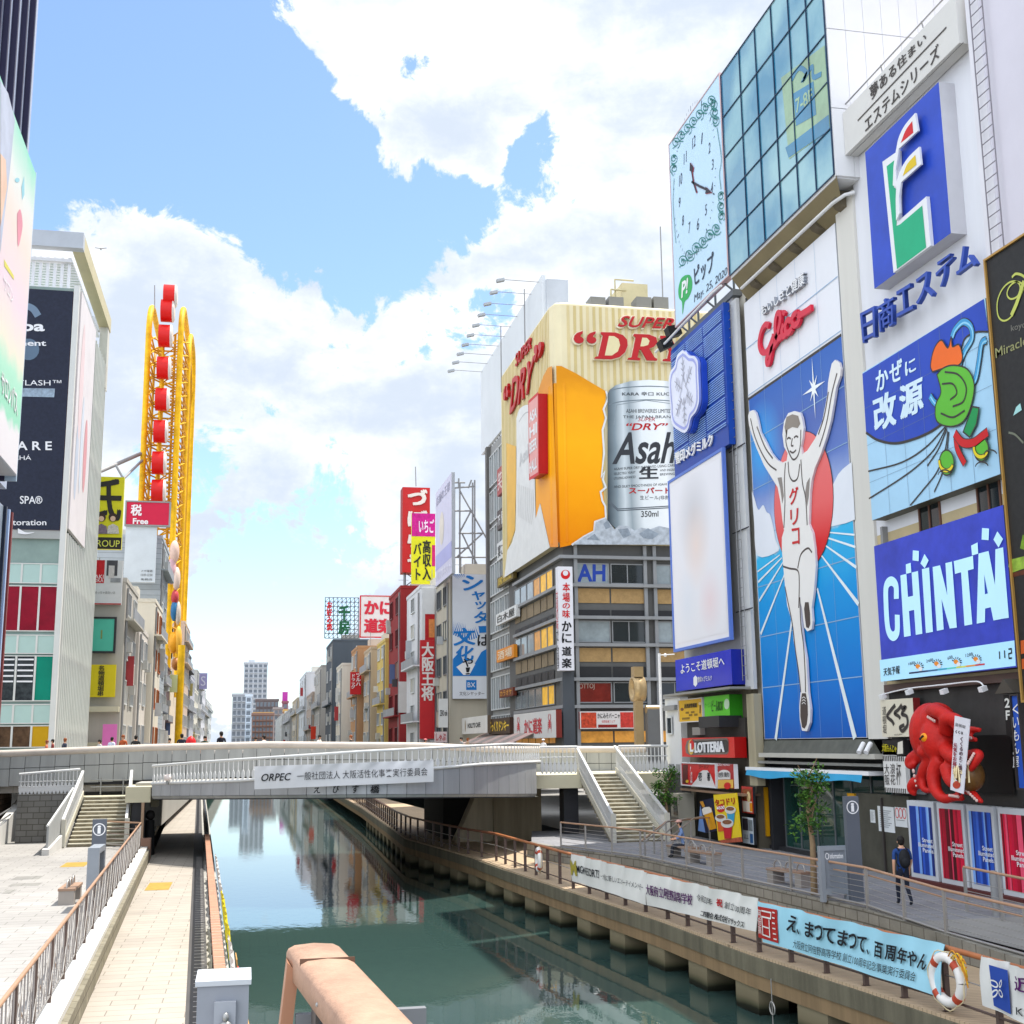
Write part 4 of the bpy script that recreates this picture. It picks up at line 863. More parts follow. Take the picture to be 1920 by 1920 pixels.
# information boards
SLATE = mat('#5d626b', .5, .1); SLATE2 = mat('#878d94', .5, .1)
def info(label, px, pyb, z, pyt, bw, side):
    c = onz(px, pyb, z); T = thing('information_pillar', label, 'information pillar', c); top = onx(px, pyt, c.x).z
    top = c.z+max(2.2, min(4.6, (CAM.z-c.z)-((pyt-1400)*c.y/FPX)))
    m = MB(); m.box(c.x-.2, c.x+.2, c.y-.09, c.y+.09, z, top, SLATE); m.build('pillar', T)
    bd = facing('-y', c.y-.095); s = _S(bd, T); s.r = None
    q = [(c.x+.17*math.cos(rad(a)), top-.3+.17*math.sin(rad(a))) for a in range(0, 360, 20)]; s.line('symbol', q, .03, WHITE, d=.006, inpx=False, closed=True); s.text('symbol', 'i', (c.x-.05, top-.18, c.x+.05, top-.42), WHITE, d=.006, inpx=False, bold=.04)
    return T, c, top, s
T, c, top, s = info('dark grey pillar with round i symbol and map board on promenade', 1606, 1690, 2.0, 1508, 1, 1)
x0, x1 = c.x-.98, c.x-.14; y_ = c.y+.15; m = MB()
for q in ((x0, x0+.12, 2.0, 3.5), (x1-.1, x1, 2.0, 3.5), (x0+.12, x1-.1, 3.38, 3.5), (x0+.12, x1-.1, 2.2, 2.35)): m.box(q[0], q[1], y_-.09, y_+.09, q[2], q[3], SLATE2)
m.build('board_frame', T); m = MB(); m.box(x0+.12, x1-.1, y_-.04, y_+.04, 2.35, 3.38, mat('#7f858d', .4)); m.build('board', T)
s.bd = facing('-y', y_-.04); s.text('lettering', 'information', (x0+.3, 3.3, x1-.14, 3.16), WHITE, d=.01, inpx=False, bold=.02); q = [(x0+.22+.05*math.cos(rad(a)), 3.23+.08*math.sin(rad(a))) for a in range(0, 360, 24)]; s.line('lettering', q, .02, WHITE, d=.01, inpx=False, closed=True); s.done()
T, c, top, s = info('dark grey pillar with round i symbol on the north plaza', 180, 1690, 1.95, 1520, 1, 1); s.done()
y_ = c.y-1.6; xc = onz(172, 1708, 1.95).x-.02; m = MB(); m.box(xc-.16, xc+.16, y_-.75, y_+.75, 3.5, 3.66, SLATE2); m.box(xc-.16, xc+.16, y_-.75, y_-.6, 1.95, 3.5, SLATE2); m.box(xc-.16, xc+.16, y_+.6, y_+.75, 1.95, 3.5, SLATE2); m.box(xc-.05, xc+.05, y_-.6, y_+.6, 2.3, 3.5, SLATE); m.build('board_frame', T)
T = bench('stone bench behind the grey information pillar on the plaza', (-5.0, 40.2, 1.95), rad(90))
# foreground handrail and steel box on the near bridge
T = thing('railing', 'broad tan handrail end with slanted legs close in the foreground', 'railing', (.3, 3.2, 5.2)); TAN = mat('#a5846f', .65, .3, 7., bump=.15, bscale=90)
# cap: rounded slab running from its far end towards the viewer
def cap_pt(y): 
    a, b_ = ony(588, 1792, 3.62), onz(700, 1925, 5.78); f = (3.62-y)/(3.62-b_.y); return a.lerp(b_, f)
P_ = [cap_pt(y) for y in (3.62, 3.5, 3.3, 2.9, 2.3, 1.6)]; hw = .074; prof_ = [(-hw, -.04), (-hw, .012), (-hw*.93, .022), (-hw*.7, .03), (0, .034), (hw*.7, .03), (hw*.93, .022), (hw, .012), (hw, -.04)]
m = MB(); vs = []
for p in P_: vs += [p+V((a, 0, b)) for a, b in prof_]
k = len(prof_); m.add(vs, [(i*k+j, (i+1)*k+j, (i+1)*k+(j+1) % k, i*k+(j+1) % k) for i in range(len(P_)-1) for j in range(k)], TAN, True); m.add(vs[:k], [tuple(range(k))], TAN); m.build('cap', T)
m = MB(); q = cap_pt(3.44); m.box(q.x-hw*.97, q.x+hw*.97, q.y, q.y+.003, q.z-.03, q.z+.0355, mat('#6b5040', .7)); m.build('seam_groove', T)
m = MB(); [m.ball(cap_pt(y)+V((-hw, 0, -.015)), .005, .006, .006, STEEL, 8, 5) for y in (3.56, 3.2, 2.9)]; m.build('bolt_studs', T)
m = MB(); p = P_[0]; m.prism([p+V((-hw, .005, .0)), p+V((-hw+.03, .005, -.03)), p+V((-hw-.03, -.02, -.6)), p+V((-hw-.06, -.02, -.6))], (0, -.1, 0), mat('#a8795d', .5, .1)); m.build('leg', T)
m = MB(); m.box(p.x-.01, p.x+.0, 3.3, 3.5, 5.2, 5.8, mat('#4a4542', .5)); m.box(p.x+.03, p.x+.045, 3.45, 3.5, 5.2, 5.82, mat('#8a8683', .5)); m.box(p.x-.05, p.x+.3, 3.52, 3.55, 5.2, 5.7, mat('#77797c', .5, .1)); m.build('infill_panel', T)
T = thing('junction_box', 'light grey steel box with latch on the near bridge edge', 'box', (-.1, 5, 5.0)); SB = mat('#8d9199', .45, .1, 3.)
a = ony(370, 1850, 5.0); b = ony(467, 1850, 5.0); m = MB(); m.box(a.x, b.x, 5.0, 5.25, 5.0, a.z-.0, SB); m.build('body', T)
m = MB(); m.box(a.x-.008, b.x+.008, 4.992, 5.26, a.z, a.z+.018, mat('#b9bdc2', .4)); m.build('lid', T)
a2 = ony(402, 1878, 4.99); b2 = ony(441, 1930, 4.99); m = MB(); m.box(a2.x, b2.x, 4.975, 5.0, b2.z, a2.z, mat('#9a9ea6', .4)); m.build('latch_plate', T)
c2 = ony(423, 1908, 4.96); m = MB(); m.ball(c2, .012, .012, .018, STEEL); m.ball(c2-V((0, 0, .03)), .024, .015, .018, STEEL); m.build('knob', T)
# street trees on the promenade
LEAF = [mat(c_, .7, .3, 5.) for c_ in ('#3f6a26', '#567f2f', '#2f5320')]; BARK = mat('#8a7458', .85, .25, 6.)
def tree(label, base, h, cr, cz, rx, n, seed, group='young street trees on the promenade'):
    r = random.Random(seed); T = thing('street_tree', label, 'tree', base, group); b = V(base)
    m = MB(); top = b+V((0, 0, h*.8)); pts = [b, b+V((.04, .02, h*.35)), b+V((-.03, .05, h*.6)), top]; m.tube(pts, [.11, .085, .06, .025], BARK, 8)
    for k in range(9):
        z = h*(.42+.05*k); a = r.uniform(0, 6.28); s0 = b+V((0, 0, z)); m.tube([s0, s0+V((math.cos(a)*rx*.4, math.sin(a)*rx*.4, .25)), s0+V((math.cos(a)*rx*.8, math.sin(a)*rx*.8, .55))], [.03, .018, .008], BARK, 5)
    m.build('trunk', T); m = MB(); cl = [(b+V((r.uniform(-rx, rx)*.8, r.uniform(-rx, rx)*.8, cz+r.uniform(-cr, cr))), r.uniform(.2, .42)) for _ in range(20)]
    for i in range(n):
        c0, rr = cl[i % len(cl)]; d = V((r.gauss(0, 1), r.gauss(0, 1), r.gauss(0, .9))).normalized()*rr*r.uniform(.3, 1.15); p = c0+d; L_ = r.uniform(.05, .1)
        a = V((r.uniform(-1, 1), r.uniform(-1, 1), r.uniform(-.8, .4))).normalized(); q = a.cross(V((r.uniform(-1, 1), r.uniform(-1, 1), 1))).normalized()
        m.add([p-a*L_, p+q*L_*.45, p+a*L_, p-q*L_*.45], [(0, 1, 2, 3)], LEAF[r.choice((0, 0, 1, 1, 2))])
    m.build('crown', T)
tree('young street tree by the foot of the southern stairs', (19.3, 56.6, 2.0), 3.2, .75, 2.3, .48, 1500, 3)
c = onz(1527, 1678, 2.0); tree('thin young street tree in front of the green glass shopfront', (c.x, c.y, 2.0), 4.1, .8, 2.7, .36, 1050, 5)

# ============================================================ helpers for facades
FRM = mat('#6f7376', .45, .1, metal=.4); FRMW = mat('#c9cbca', .5, .08); GL = glass_mat('#1a2428'); GLL = glass_mat('#5d6a70', .06, .3)
def window(parent, bd, r, glass=None, frame=None, nx=1, ny=1, fw=.07, proud=.05, name='window'):
    a0, b0, a1, b1 = r; m = MB(); fr = frame or FRM
    m.poly([bd.W(a0, b0, .012), bd.W(a1, b0, .012), bd.W(a1, b1, .012), bd.W(a0, b1, .012)], glass or GL)
    bars = [(a0, b0, a1, b0+fw), (a0, b1-fw, a1, b1)]+[(x-fw/2, b0+fw, x+fw/2, b1-fw) for x in [a0+fw/2+(a1-a0-fw)*i/nx for i in range(nx+1)]]
    for q in bars: m.prism([bd.W(q[0], q[1], 0), bd.W(q[2], q[1], 0), bd.W(q[2], q[3], 0), bd.W(q[0], q[3], 0)], bd.n*proud, fr)
    for j in range(1, ny):
        y = b0+(b1-b0)*j/ny
        for i in range(nx):
            x0 = a0+fw+(a1-a0-fw)*i/nx; x1 = a0+(a1-a0-fw)*(i+1)/nx; m.prism([bd.W(x0, y-fw/3, 0), bd.W(x1, y-fw/3, 0), bd.W(x1, y+fw/3, 0), bd.W(x0, y+fw/3, 0)], bd.n*(proud*.8), fr)
    return m.build(name, parent)
def pane(parent, bd, r, m, name='window_pane', d=.015):
    a0, b0, a1, b1 = r; return MB().poly([bd.W(a0, b0, d), bd.W(a1, b0, d), bd.W(a1, b1, d), bd.W(a0, b1, d)], m).build(name, parent)
def ladder(name, label, bd, x, z0, z1, w_=.5, m=None, step=.38, off=.15):
    m = m or GREYM; T = thing(name, label, 'ladder', bd.W(x, z0, off)); mb = MB()
    for s in (-w_/2, w_/2): mb.rod(bd.W(x+s, z0, off), bd.W(x+s, z1, off), .022, m, 5)
    mb.build('side_rails', T); mb = MB(); z = z0+.2
    while z < z1: mb.rod(bd.W(x-w_/2, z, off), bd.W(x+w_/2, z, off), .016, m, 5); z += step
    mb.build('rungs_lattice', T); return T
def pxr(bd, x0, y0, x1, y1): a0, b1 = bd.px(x0, y0); a1, b0 = bd.px(x1, y1); return (a0, b0, a1, b1)
def wallbox(T, x0, x1, y0, y1, z0, z1, m, name='wall'): return MB().box(x0, x1, y0, y1, z0, z1, m).build(name, T)
z7 = zz(1560, 0, 4); z8 = zz(1560, 420, 4); z6 = zz(1240, 560, 4.3636); z5 = zz(1220, 120, 3.6925); zc = zz(1580, 880, 4.3647); zl = zz(1240, 1280, 6); zg = zz(1380, 900, 3.84); zk = zz(1600, 1240, 4.3625); zd = zz(1840, 420, 3.555)
BLUE = mat('#1f45b4', .4, .12, .5); SKYB = mat('#a6cfe9', .45, .06); WHITEP = mat('#e4e5ea', .45, .04); OUT = mat('#3a3532', .5); CYANP = mat('#bfe2f2', .4)

# ============================================================ nearest white-lilac building with the dark screen
T = thing('office_building', 'plain pale lilac building wall rising beside the dark portrait screen', 'building', (26, 22, 1.9))
wallbox(T, 21.0, 34, 10, 30.3, 1.8, 44, mat('#cdc9d2', .7, .06, .3)); wallbox(T, 20.93, 21.0, 30.1, 30.75, 18, 44, mat('#d9d7dc', .6, .05), 'corner_pilaster')
bdx = facing('-x', 20.95)
ladder('ladder', 'thin steel ladder climbing the white wall beside the dark screen', bdx, bdx.px(1855, 200)[0], 17, 40, .62, mat('#7d7980', .5))
sg = Sign('video_screen', 'tall dark portrait video screen with gold script lettering', 'screen', facing('-x', 20.0), (-29.42, 7.4, -16, 19.62), .35, mat('#232222', .5, .35, 6.), inpx=False, frame=mat('#b98f4a', .4, metal=.4), fw=.06)
GOLDL = mat('#b7bd5a', .5)
sg.line('lettering', bez(zd([(284, 400), (235, 385), (190, 420), (175, 470), (200, 500), (245, 480), (262, 420), (240, 385), (190, 390), (140, 440), (110, 520), (115, 610), (150, 645), (200, 620), (240, 540), (284, 430)])), .05, GOLDL, taper=[.5]*1+[1]*200)
sg.line('lettering', bez(zd([(205, 610), (240, 530), (270, 440), (290, 380)])), .14, GOLDL, d=.025); sg.line('lettering', bez(zd([(210, 355), (240, 332), (290, 350), (320, 400)])), .07, GOLDL, d=.03)
sg.quadtext('small_lettering', 'koyo', zd([(200, 675), (300, 645), (300, 700), (203, 728)]), mat('#77756c', .6)); sg.quadtext('small_lettering', 'Miracle', zd([(95, 830), (310, 740), (312, 800), (100, 895)]), mat('#8f8f62', .6), bold=.005)
sg.fill('pictures', zd([(215, 1278), (235, 1220), (262, 1195), (272, 1240)]), mat('#9fd0cd', .5)); sg.line('pictures', bez(zd([(185, 1390), (230, 1405), (284, 1460)])), .06, mat('#6c7160', .5))
z4 = zz(1840, 900, 3.2)
for p, c_ in (([(250, 330), (290, 330), (290, 430), (235, 410)], '#6d8f1e'), ([(170, 480), (290, 450), (290, 520), (190, 555), (165, 520)], '#8fae3a'), ([(180, 560), (290, 530), (290, 560), (185, 585)], '#5a2a14')): sg.fill('pictures', z4(p), mat(c_, .5, .4, 4.))
for q in (z4([(238, 965), (300, 950), (300, 1030), (240, 1045)]), z4([(244, 1075), (300, 1065), (300, 1130), (246, 1135)])): sg.fill('lettering', q, mat('#c2561f', .5))
sg.done()

# ============================================================ white building with logo, wind-scene and screen billboards
T = thing('white_building', 'tall white building carrying the green and blue logo billboard', 'building', (26, 34.5, 1.9))
wallbox(T, 21.3, 34, 30.3, 39.0, 13.4, 28.9, mat('#dcdde2', .65, .06, .4, kind='streak')); wallbox(T, 21.3, 34, 30.3, 39.0, 8.0, 13.4, mat('#bfae88', .7, .15, .5)); wallbox(T, 21.35, 34, 30.3, 39.0, 1.8, 8.0, mat('#413f3d', .75, .3, .8), 'shop_wall')
bd = facing('-x', 21.3)
for x0, y0, x1, y1 in ((1722, 940, 1771, 1010), (1831, 908, 1885, 975)): window(T, bd, pxr(bd, x0, y0, x1, y1+30), GL, RUST, 2, 1)
MB().box(21.1, 21.3, 38.2, 38.35, 12.5, 13.6, GREYM).build('drain_pipe', T); MB().rod((20.9, 38.9, 28.9+.5), (20.9, 30.9, 28.9+.5), .03, GREYM).build('roof_rail', T)
for y in (38.5, 35.7, 33): MB().rod((20.95, y, 28.8), (20.95, y+.2, 29.5), .025, GREYM).build('rail_bracket', T)
sg = Sign('fascia_sign', 'long pale fascia sign with two lines of dark lettering at roof level', 'sign', facing('-x', 20.75), (-38.42, 27.35, -30.93, 29.0), .5, mat('#cfcdc8', .6, .06), inpx=False)
LT = mat('#4a4542', .6)
sg.quadtext('lettering', '夢ある住まい', z7([(280, 655), (705, 240), (712, 300), (300, 755)]), LT, bold=.015); sg.quadtext('lettering', 'エステムシリーズ', z7([(243, 890), (800, 320), (814, 425), (255, 1000)]), LT, bold=.015)
sg.line('lettering', z7([(195, 905), (860, 205)]), .06, LT); sg.line('trim', z7([(140, 1165), (990, 318)]), .03, LT); sg.done()
sg = Sign('logo_billboard', 'deep blue logo billboard with white outlined green red and yellow shapes', 'billboard', facing('-x', 20.75), (1622, 286, 1783, 437), .55, mat('#2547b6', .4, .2, .6), mat('#c4c3c8', .5))
WL_ = mat('#dfe0e2', .45, .04); GRN = mat('#16a878', .45, .1)
sg.fill('emblem', [(1661, 304), (1691, 283), (1692.5, 414), (1743.8, 368.8), (1752, 461), (1682, 512)], WL_, d=.01, t=.12)
sg.fill('emblem', [(1669.5, 312.5), (1685.5, 300), (1683, 352), (1690.5, 356), (1688, 424), (1694.5, 421.5), (1736.5, 386), (1744, 464.5), (1689, 505)], GRN, d=.14)
sg.fill('emblem', z7(bez([(525, 1125), (545, 1035), (590, 945), (668, 852)])+[(690, 985), (545, 1120), (522, 1280), (533, 1410), (500, 1395), (505, 1250)]), WL_, d=.145, t=.07)
sg.fill('emblem', z7(bez([(560, 1078), (598, 982), (648, 912)])+[(656, 1000)]), RED, d=.22)
sg.fill('emblem', z7(bez([(530, 1370), (560, 1280), (620, 1185), (702, 1105)])+[(716, 1238), (565, 1372), (550, 1480), (555, 1600), (528, 1658), (525, 1500)]), WL_, d=.16, t=.07)
sg.fill('emblem', z7(bez([(580, 1325), (612, 1240), (675, 1166)])+[(684, 1240)]), mat('#d9b914', .45), d=.24); sg.done()
sg = _S(facing('-x', 20.95), thing('wall_lettering', 'large raised blue characters standing off the white wall below the logo', 'lettering', (20.9, 34.5, 20))); BL2 = mat('#3450a8', .45)
for ch, q in zip('日商エステム', ([(243, 672), (352, 615), (358, 850), (265, 898)], [(368, 600), (495, 520), (500, 755), (385, 820)], [(510, 512), (628, 440), (645, 640), (520, 705)], [(655, 425), (765, 340), (798, 540), (668, 612)], [(808, 300), (940, 210), (948, 330), (830, 520)], [(965, 190), (1100, 140), (1122, 310), (970, 402)])):
    sg.quadtext('letter_'+{'日': 'sun', '商': 'trade', 'エ': 'e', 'ス': 'su', 'テ': 'te', 'ム': 'mu'}[ch], ch, z8(q), BL2, d=.03, bold=.012, ext=.14)
sg.done()
# wind-scene billboard (abstract gust of coloured swirls)
sg = Sign('billboard', 'blue and sky-blue billboard with white slogan and coloured gust swirls', 'billboard', facing('-x', 20.8), (-38.3, 13.82, -30.8, 19.09), .5, SKYB, mat('#6b6a60', .6), inpx=False)
def seams(sg, nx, ny, c, d):
    for i in range(1, nx): sg.rect('seam_pattern', i/nx-.0009, 0, i/nx+.0009, 1, c, d=d)
    for j in range(1, ny): sg.rect('seam_pattern', 0, j/ny-.0009, 1, j/ny+.0009, c, d=d+.001)
seams(sg, 6, 4, mat('#6f8296', .5), .0165)
curve = bez([(258, 1565), (350, 1622), (480, 1645), (620, 1612), (740, 1560), (830, 1500)])
sg.fill('artwork', z8([(230, 1124), (1140, 562), (1175, 805), (1080, 815), (1000, 860), (968, 950), (960, 1100), (900, 1350), (830, 1500)]+curve[::-1]), BLUE, d=.012)
sg.line('artwork', z8(curve), .09, OUT, d=.02); sg.line('artwork', z8(bez([(968, 960), (1000, 860), (1080, 812), (1172, 808)])), .06, OUT, d=.02)
for p in ([(855, 1520), (700, 1680), (520, 1790), (275, 1855)], [(860, 1530), (770, 1690), (650, 1810), (510, 1915), (280, 2060)], [(865, 1540), (800, 1690), (718, 1815)], [(872, 1555), (850, 1700), (790, 1860), (690, 1990), (590, 2110)], [(880, 1560), (865, 1700), (830, 1870), (770, 2010)]): sg.line('artwork', z8(bez(p)), .055, OUT, d=.02)
SCF = mat('#3f9bd0', .4)
for i, p in enumerate(([(905, 850), (930, 790), (990, 735), (1045, 770), (1055, 860), (1000, 960), (960, 1080), (950, 1250)], [(1165, 870), (1130, 900), (1110, 1030), (1085, 1160), (1040, 1230)], [(745, 1290), (780, 1340), (830, 1370), (870, 1380)])):
    sg.line('artwork', z8(bez(p)), .26, OUT, d=.024+.012*i); sg.line('artwork', z8(bez(p)), .2, SCF, d=.03+.012*i); sg.line('artwork', z8(bez([(x+6, y+6) for x, y in p])), .06, mat('#8fd0ee', .4), d=.034+.012*i)
def swirl(c, rx, ry, a0, a1, n=20): return [(c[0]+rx*math.cos(rad(a0+(a1-a0)*i/n)), c[1]+ry*math.sin(rad(a0+(a1-a0)*i/n))) for i in range(n+1)]
LG = mat('#5cb531', .45); ORG = mat('#ef6a1a', .45); DG = mat('#14914c', .45); YL = mat('#e5cf1c', .45)
def blobart(pts, m, d, w_=.05): sg.fill('artwork', z8(pts), m, d=d); sg.line('artwork', z8(pts), w_, OUT, d=d+.004, closed=True)
blobart(bez([(765, 1110), (750, 1060), (775, 940), (830, 870), (880, 930), (905, 850), (915, 920), (965, 905), (990, 1000), (960, 1060), (860, 1080), (765, 1110)], 4)[:-1], ORG, .05)
blobart(bez([(800, 1130), (850, 1080), (930, 1060), (1030, 1090), (1080, 1200), (1060, 1350), (1000, 1480), (900, 1520), (800, 1480), (790, 1360), (830, 1260), (800, 1130)], 4)[:-1], LG, .06)
for p in ([(860, 1110), (960, 1130), (1020, 1220), (1000, 1330), (920, 1370)], [(840, 1200), (920, 1200), (950, 1270), (900, 1320)], [(830, 1420), (920, 1450), (1010, 1400)]): sg.line('artwork', z8(bez(p)), .06, OUT, d=.07)
blobart([(1000, 1560), (1070, 1370), (1120, 1380), (1100, 1500), (1050, 1600)], DG, .07)
for k in (0, 1): sg.line('artwork', z8(bez([(940, 1570), (1000, 1640), (1080, 1640), (1150, 1590), (1190, 1560)])), (.3, .24)[k], (OUT, RED)[k], d=.09+.006*k); sg.line('artwork', z8(bez([(945, 1600), (960, 1690), (1015, 1800)])), (.26, .2)[k], (OUT, RED)[k], d=.078+.006*k)
for c, rx, ry in (((880, 1790), 55, 95), ((1140, 1690), 55, 90)):
    blobart(swirl(c, rx, ry, 0, 342), LG, .09)
    for k in (0, 1): sg.line('artwork', z8(swirl((c[0], c[1]-10), rx*.95, ry*.75, 20+4*k, 190-4*k)), (.15, .1)[k], (OUT, YL)[k], d=.1+.006*k)
for c in ((870, 1890), (1150, 1830), (1215, 1740)): sg.line('artwork', z8(swirl(c, 50, 45, 190, 340)), .045, OUT, d=.112)
SLG = mat('#d4eaf6', .4)
for ch, q in zip('かぜに', ([(330, 1112), (425, 1060), (430, 1225), (338, 1265)], [(432, 1050), (530, 1000), (535, 1165), (440, 1205)], [(550, 1040), (630, 990), (637, 1100), (556, 1145)])): sg.quadtext('lettering', ch, z8(q), SLG, d=.02, bold=.03)
for ch, q in zip('改源', ([(305, 1305), (485, 1225), (490, 1510), (325, 1570)], [(505, 1220), (685, 1130), (695, 1400), (515, 1480)])): sg.quadtext('lettering', ch, z8(q), SLG, d=.02, bold=.035)
sg.done()
# LED screen
sg = Sign('video_screen', 'violet-blue LED screen with huge pale letters and weather strip', 'screen', facing('-x', 20.8), (-38.3, 8.35, -30.8, 12.92), .45, mat('#3340b0', .4, .25, .9, emit=.12), mat('#55504f', .6), inpx=False)
LC = mat('#b5dff2', .4, .04, emit=.15)
sg.fill('weather_strip', zc([(305, 1562), (1408, 1400), (1420, 1608), (315, 1738)]), mat('#a9daf3', .4, .05, emit=.15), d=.012)
for ch, q in zip('CHINTAI', ([(330, 890), (465, 880), (482, 1400), (345, 1425)], [(478, 868), (622, 832), (658, 1345), (508, 1372)], [(655, 818), (714, 803), (745, 1330), (688, 1340)], [(742, 800), (900, 760), (940, 1295), (775, 1320)], [(915, 750), (1075, 705), (1075, 1260), (960, 1285)], [(1095, 700), (1225, 660), (1300, 1225), (1105, 1262)], [(1257, 655), (1320, 638), (1367, 1215), (1250, 1232)])):
    if ch == 'T': sg.fill('lettering', zc([(915, 752), (1072, 708), (1078, 815), (1030, 828), (1067, 1268), (1003, 1280), (975, 842), (925, 856)]), LC, d=.024)
    elif ch == 'A':
        sg.fill('lettering', zc([(1118, 690), (1200, 668), (1305, 1225), (1240, 1237), (1218, 1128), (1172, 1140), (1170, 1250), (1103, 1263)]), LC, d=.024); sg.fill('lettering', zc([(1165, 860), (1195, 1015), (1172, 1022)]), BLUE, d=.032)
    elif ch == 'I': sg.fill('lettering', zc(q), LC, d=.028)
    elif ch == 'N': sg.fill('lettering', zc([(742, 800), (803, 785), (862, 1030), (847, 768), (900, 755), (940, 1295), (882, 1303), (815, 1060), (833, 1310), (777, 1322)]), LC, d=.024)
    elif ch == 'H': sg.fill('lettering', zc([(478, 868), (527, 856), (540, 1045), (582, 1035), (570, 845), (622, 832), (658, 1345), (604, 1355), (590, 1150), (548, 1160), (563, 1362), (508, 1372)]), LC, d=.024)
    else: sg.line('lettering', zc(bez([(445, 1060), (440, 950), (400, 915), (362, 960), (360, 1100), (375, 1300), (412, 1365), (450, 1330), (452, 1190)])), .31, LC, d=.024)
for q in ([(525, 778), (565, 765), (570, 845), (528, 855)], [(583, 663), (632, 668), (630, 752), (580, 745)], [(645, 770), (678, 693), (712, 745), (680, 810)], [(1060, 625), (1113, 598), (1118, 690), (1068, 705)], [(1150, 480), (1207, 485), (1203, 580), (1146, 575)], [(1243, 575), (1275, 508), (1321, 570), (1285, 640)]): sg.fill('lettering', zc(q), LC, d=.036)
DK = mat('#20242c', .6)
sg.quadtext('weather_lettering', '天気予報', zc([(338, 1628), (472, 1602), (473, 1672), (342, 1692)]), DK, d=.024, bold=.01)
for tx, q in (('18時', [(542, 1578), (598, 1568), (600, 1598), (544, 1606)]), ('24時', [(688, 1553), (746, 1543), (748, 1575), (690, 1584)]), ('6時', [(862, 1528), (906, 1520), (908, 1553), (864, 1561)]), ('12時', [(1010, 1505), (1072, 1495), (1074, 1530), (1012, 1539)])): sg.quadtext('weather_lettering', tx, zc(q), DK, d=.024)
gs = ['#232a52', '#23365f', '#2a5f8c', '#2f9bbd', '#5fc3b8', '#c8cf52', '#d9923a', '#c2323a']
for i, c_ in enumerate(gs): f, g = i/8, (i+1)/8; P0 = lambda f: (548+620*f, 1662-75*f); a, b = P0(f), P0(g); sg.fill('weather_chart', zc([a, b, (b[0], b[1]+13), (a[0], a[1]+13)]), mat(c_, .5, emit=.1), d=.022)
for x, y in ((628, 1615), (780, 1592), (940, 1577), (1102, 1555)):
    for k in range(7): a = rad(200+k*28); sg.line('weather_chart', zc([(x+24*math.cos(a), y+24*math.sin(a)), (x+42*math.cos(a), y+42*math.sin(a))]), .03, DK, d=.026)
    sg.fill('weather_chart', zc(cring((x-6, y-2), 19, 12)), mat('#e0872a', .5, emit=.1), d=.03); sg.fill('weather_chart', zc(cring((x+17, y+18), 17, 12)), WHITE, d=.036)
for i, x in enumerate((1288, 1330)): sg.line('clock_digits', zc([(x, 1490-i*8), (x+3, 1552-i*8)]), .05, DK, d=.024)
sg.line('clock_digits', zc([(1362, 1472), (1386, 1468), (1388, 1503), (1364, 1510), (1367, 1548), (1391, 1543)]), .045, DK, d=.024); sg.done()

# ============================================================ octopus restaurant front
T = thing('restaurant_front', 'dark restaurant front with spotlights behind the red octopus', 'shop front', (21.3, 34.5, 1.9)); bdk = facing('-x', 21.28)
MB().box(21.15, 21.35, 30.4, 38.9, 8.0, 8.25, mat('#5d4a44', .6)).build('soffit_strip', T)
pane(T, bdk, pxr(bdk, 1755, 1380, 1905, 1490), mat('#0d0c0c', .5), 'dark_opening', .03)
MB().tube([V(bdk.W(*bdk.px(*p), .35)) for p in bez(zk([(330, 268), (420, 245), (560, 218), (830, 190), (1060, 165), (1130, 175), (1160, 215)]))], .025, WHITE, 6).build('lamp_pipe', T)
for p in ((330, 285), (550, 250), (838, 245), (1160, 225)): c = bdk.W(*bdk.px(*zk([p])[0]), .4); MB().obox(c, (.09, 0, .03), (0, .1, 0), (-.02, 0, .07), WHITE).build('spotlight', T)
MB().box(20.9, 21.3, 37.9, 38.8, 5.9, 6.1, PALE).build('ledge', T); window(T, bdk, pxr(bdk, 1703, 1385, 1738, 1490), GLL, FRM, 2, 3)
bds = facing('-x', 20.9)
sg = Sign('shop_sign', 'cream shop sign with thick brush-written loops beside the octopus', 'sign', bds, (1650, 1313, 1716, 1381), .25, mat('#d8d0bb', .6), mat('#7d1e1e', .6))
sg.line('lettering', zk(bez([(345, 358), (310, 400), (280, 450), (320, 490), (335, 520)])), .13, OUT); sg.line('lettering', zk(bez([(400, 355), (370, 395), (340, 425), (375, 450), (385, 470)])), .12, OUT); sg.line('lettering', zk(bez([(395, 385), (430, 375), (400, 430), (440, 450), (445, 520), (405, 570), (385, 540), (420, 520)])), .12, OUT, d=.02)
sg.quadtext('small_lettering', '道頓堀', zk([(238, 370), (270, 365), (275, 590), (245, 590)]), OUT, vert=True); sg.quadtext('small_lettering', 'KUKURU', zk([(340, 595), (400, 590), (400, 603), (340, 608)]), OUT); sg.done()
sg = Sign('shop_sign', 'small black shop sign with yellow characters under the cream sign', 'sign', bds, (1654, 1388, 1696, 1416), .2, mat('#232020', .6))
sg.quadtext('lettering', '大阪もんじゃ', [(1655, 1394), (1682, 1397), (1682, 1411), (1655, 1409)], mat('#d6c81f', .5), bold=.01); sg.fill('picture', [(1684, 1392), (1693, 1389), (1694, 1413), (1683, 1414)], mat('#d8d2c4', .6)); sg.done()
sg = Sign('shop_sign', 'white hanging shop sign with striped edges and brush characters', 'sign', bds, (1655, 1418, 1701, 1488), .15, mat('#dcdad6', .6))
for i in range(12):
    sg.rect('stripes', .02+i*.082, .0, .02+i*.082+.04, .13, OUT); sg.rect('stripes', .02+i*.082, .87, .02+i*.082+.04, 1, OUT)
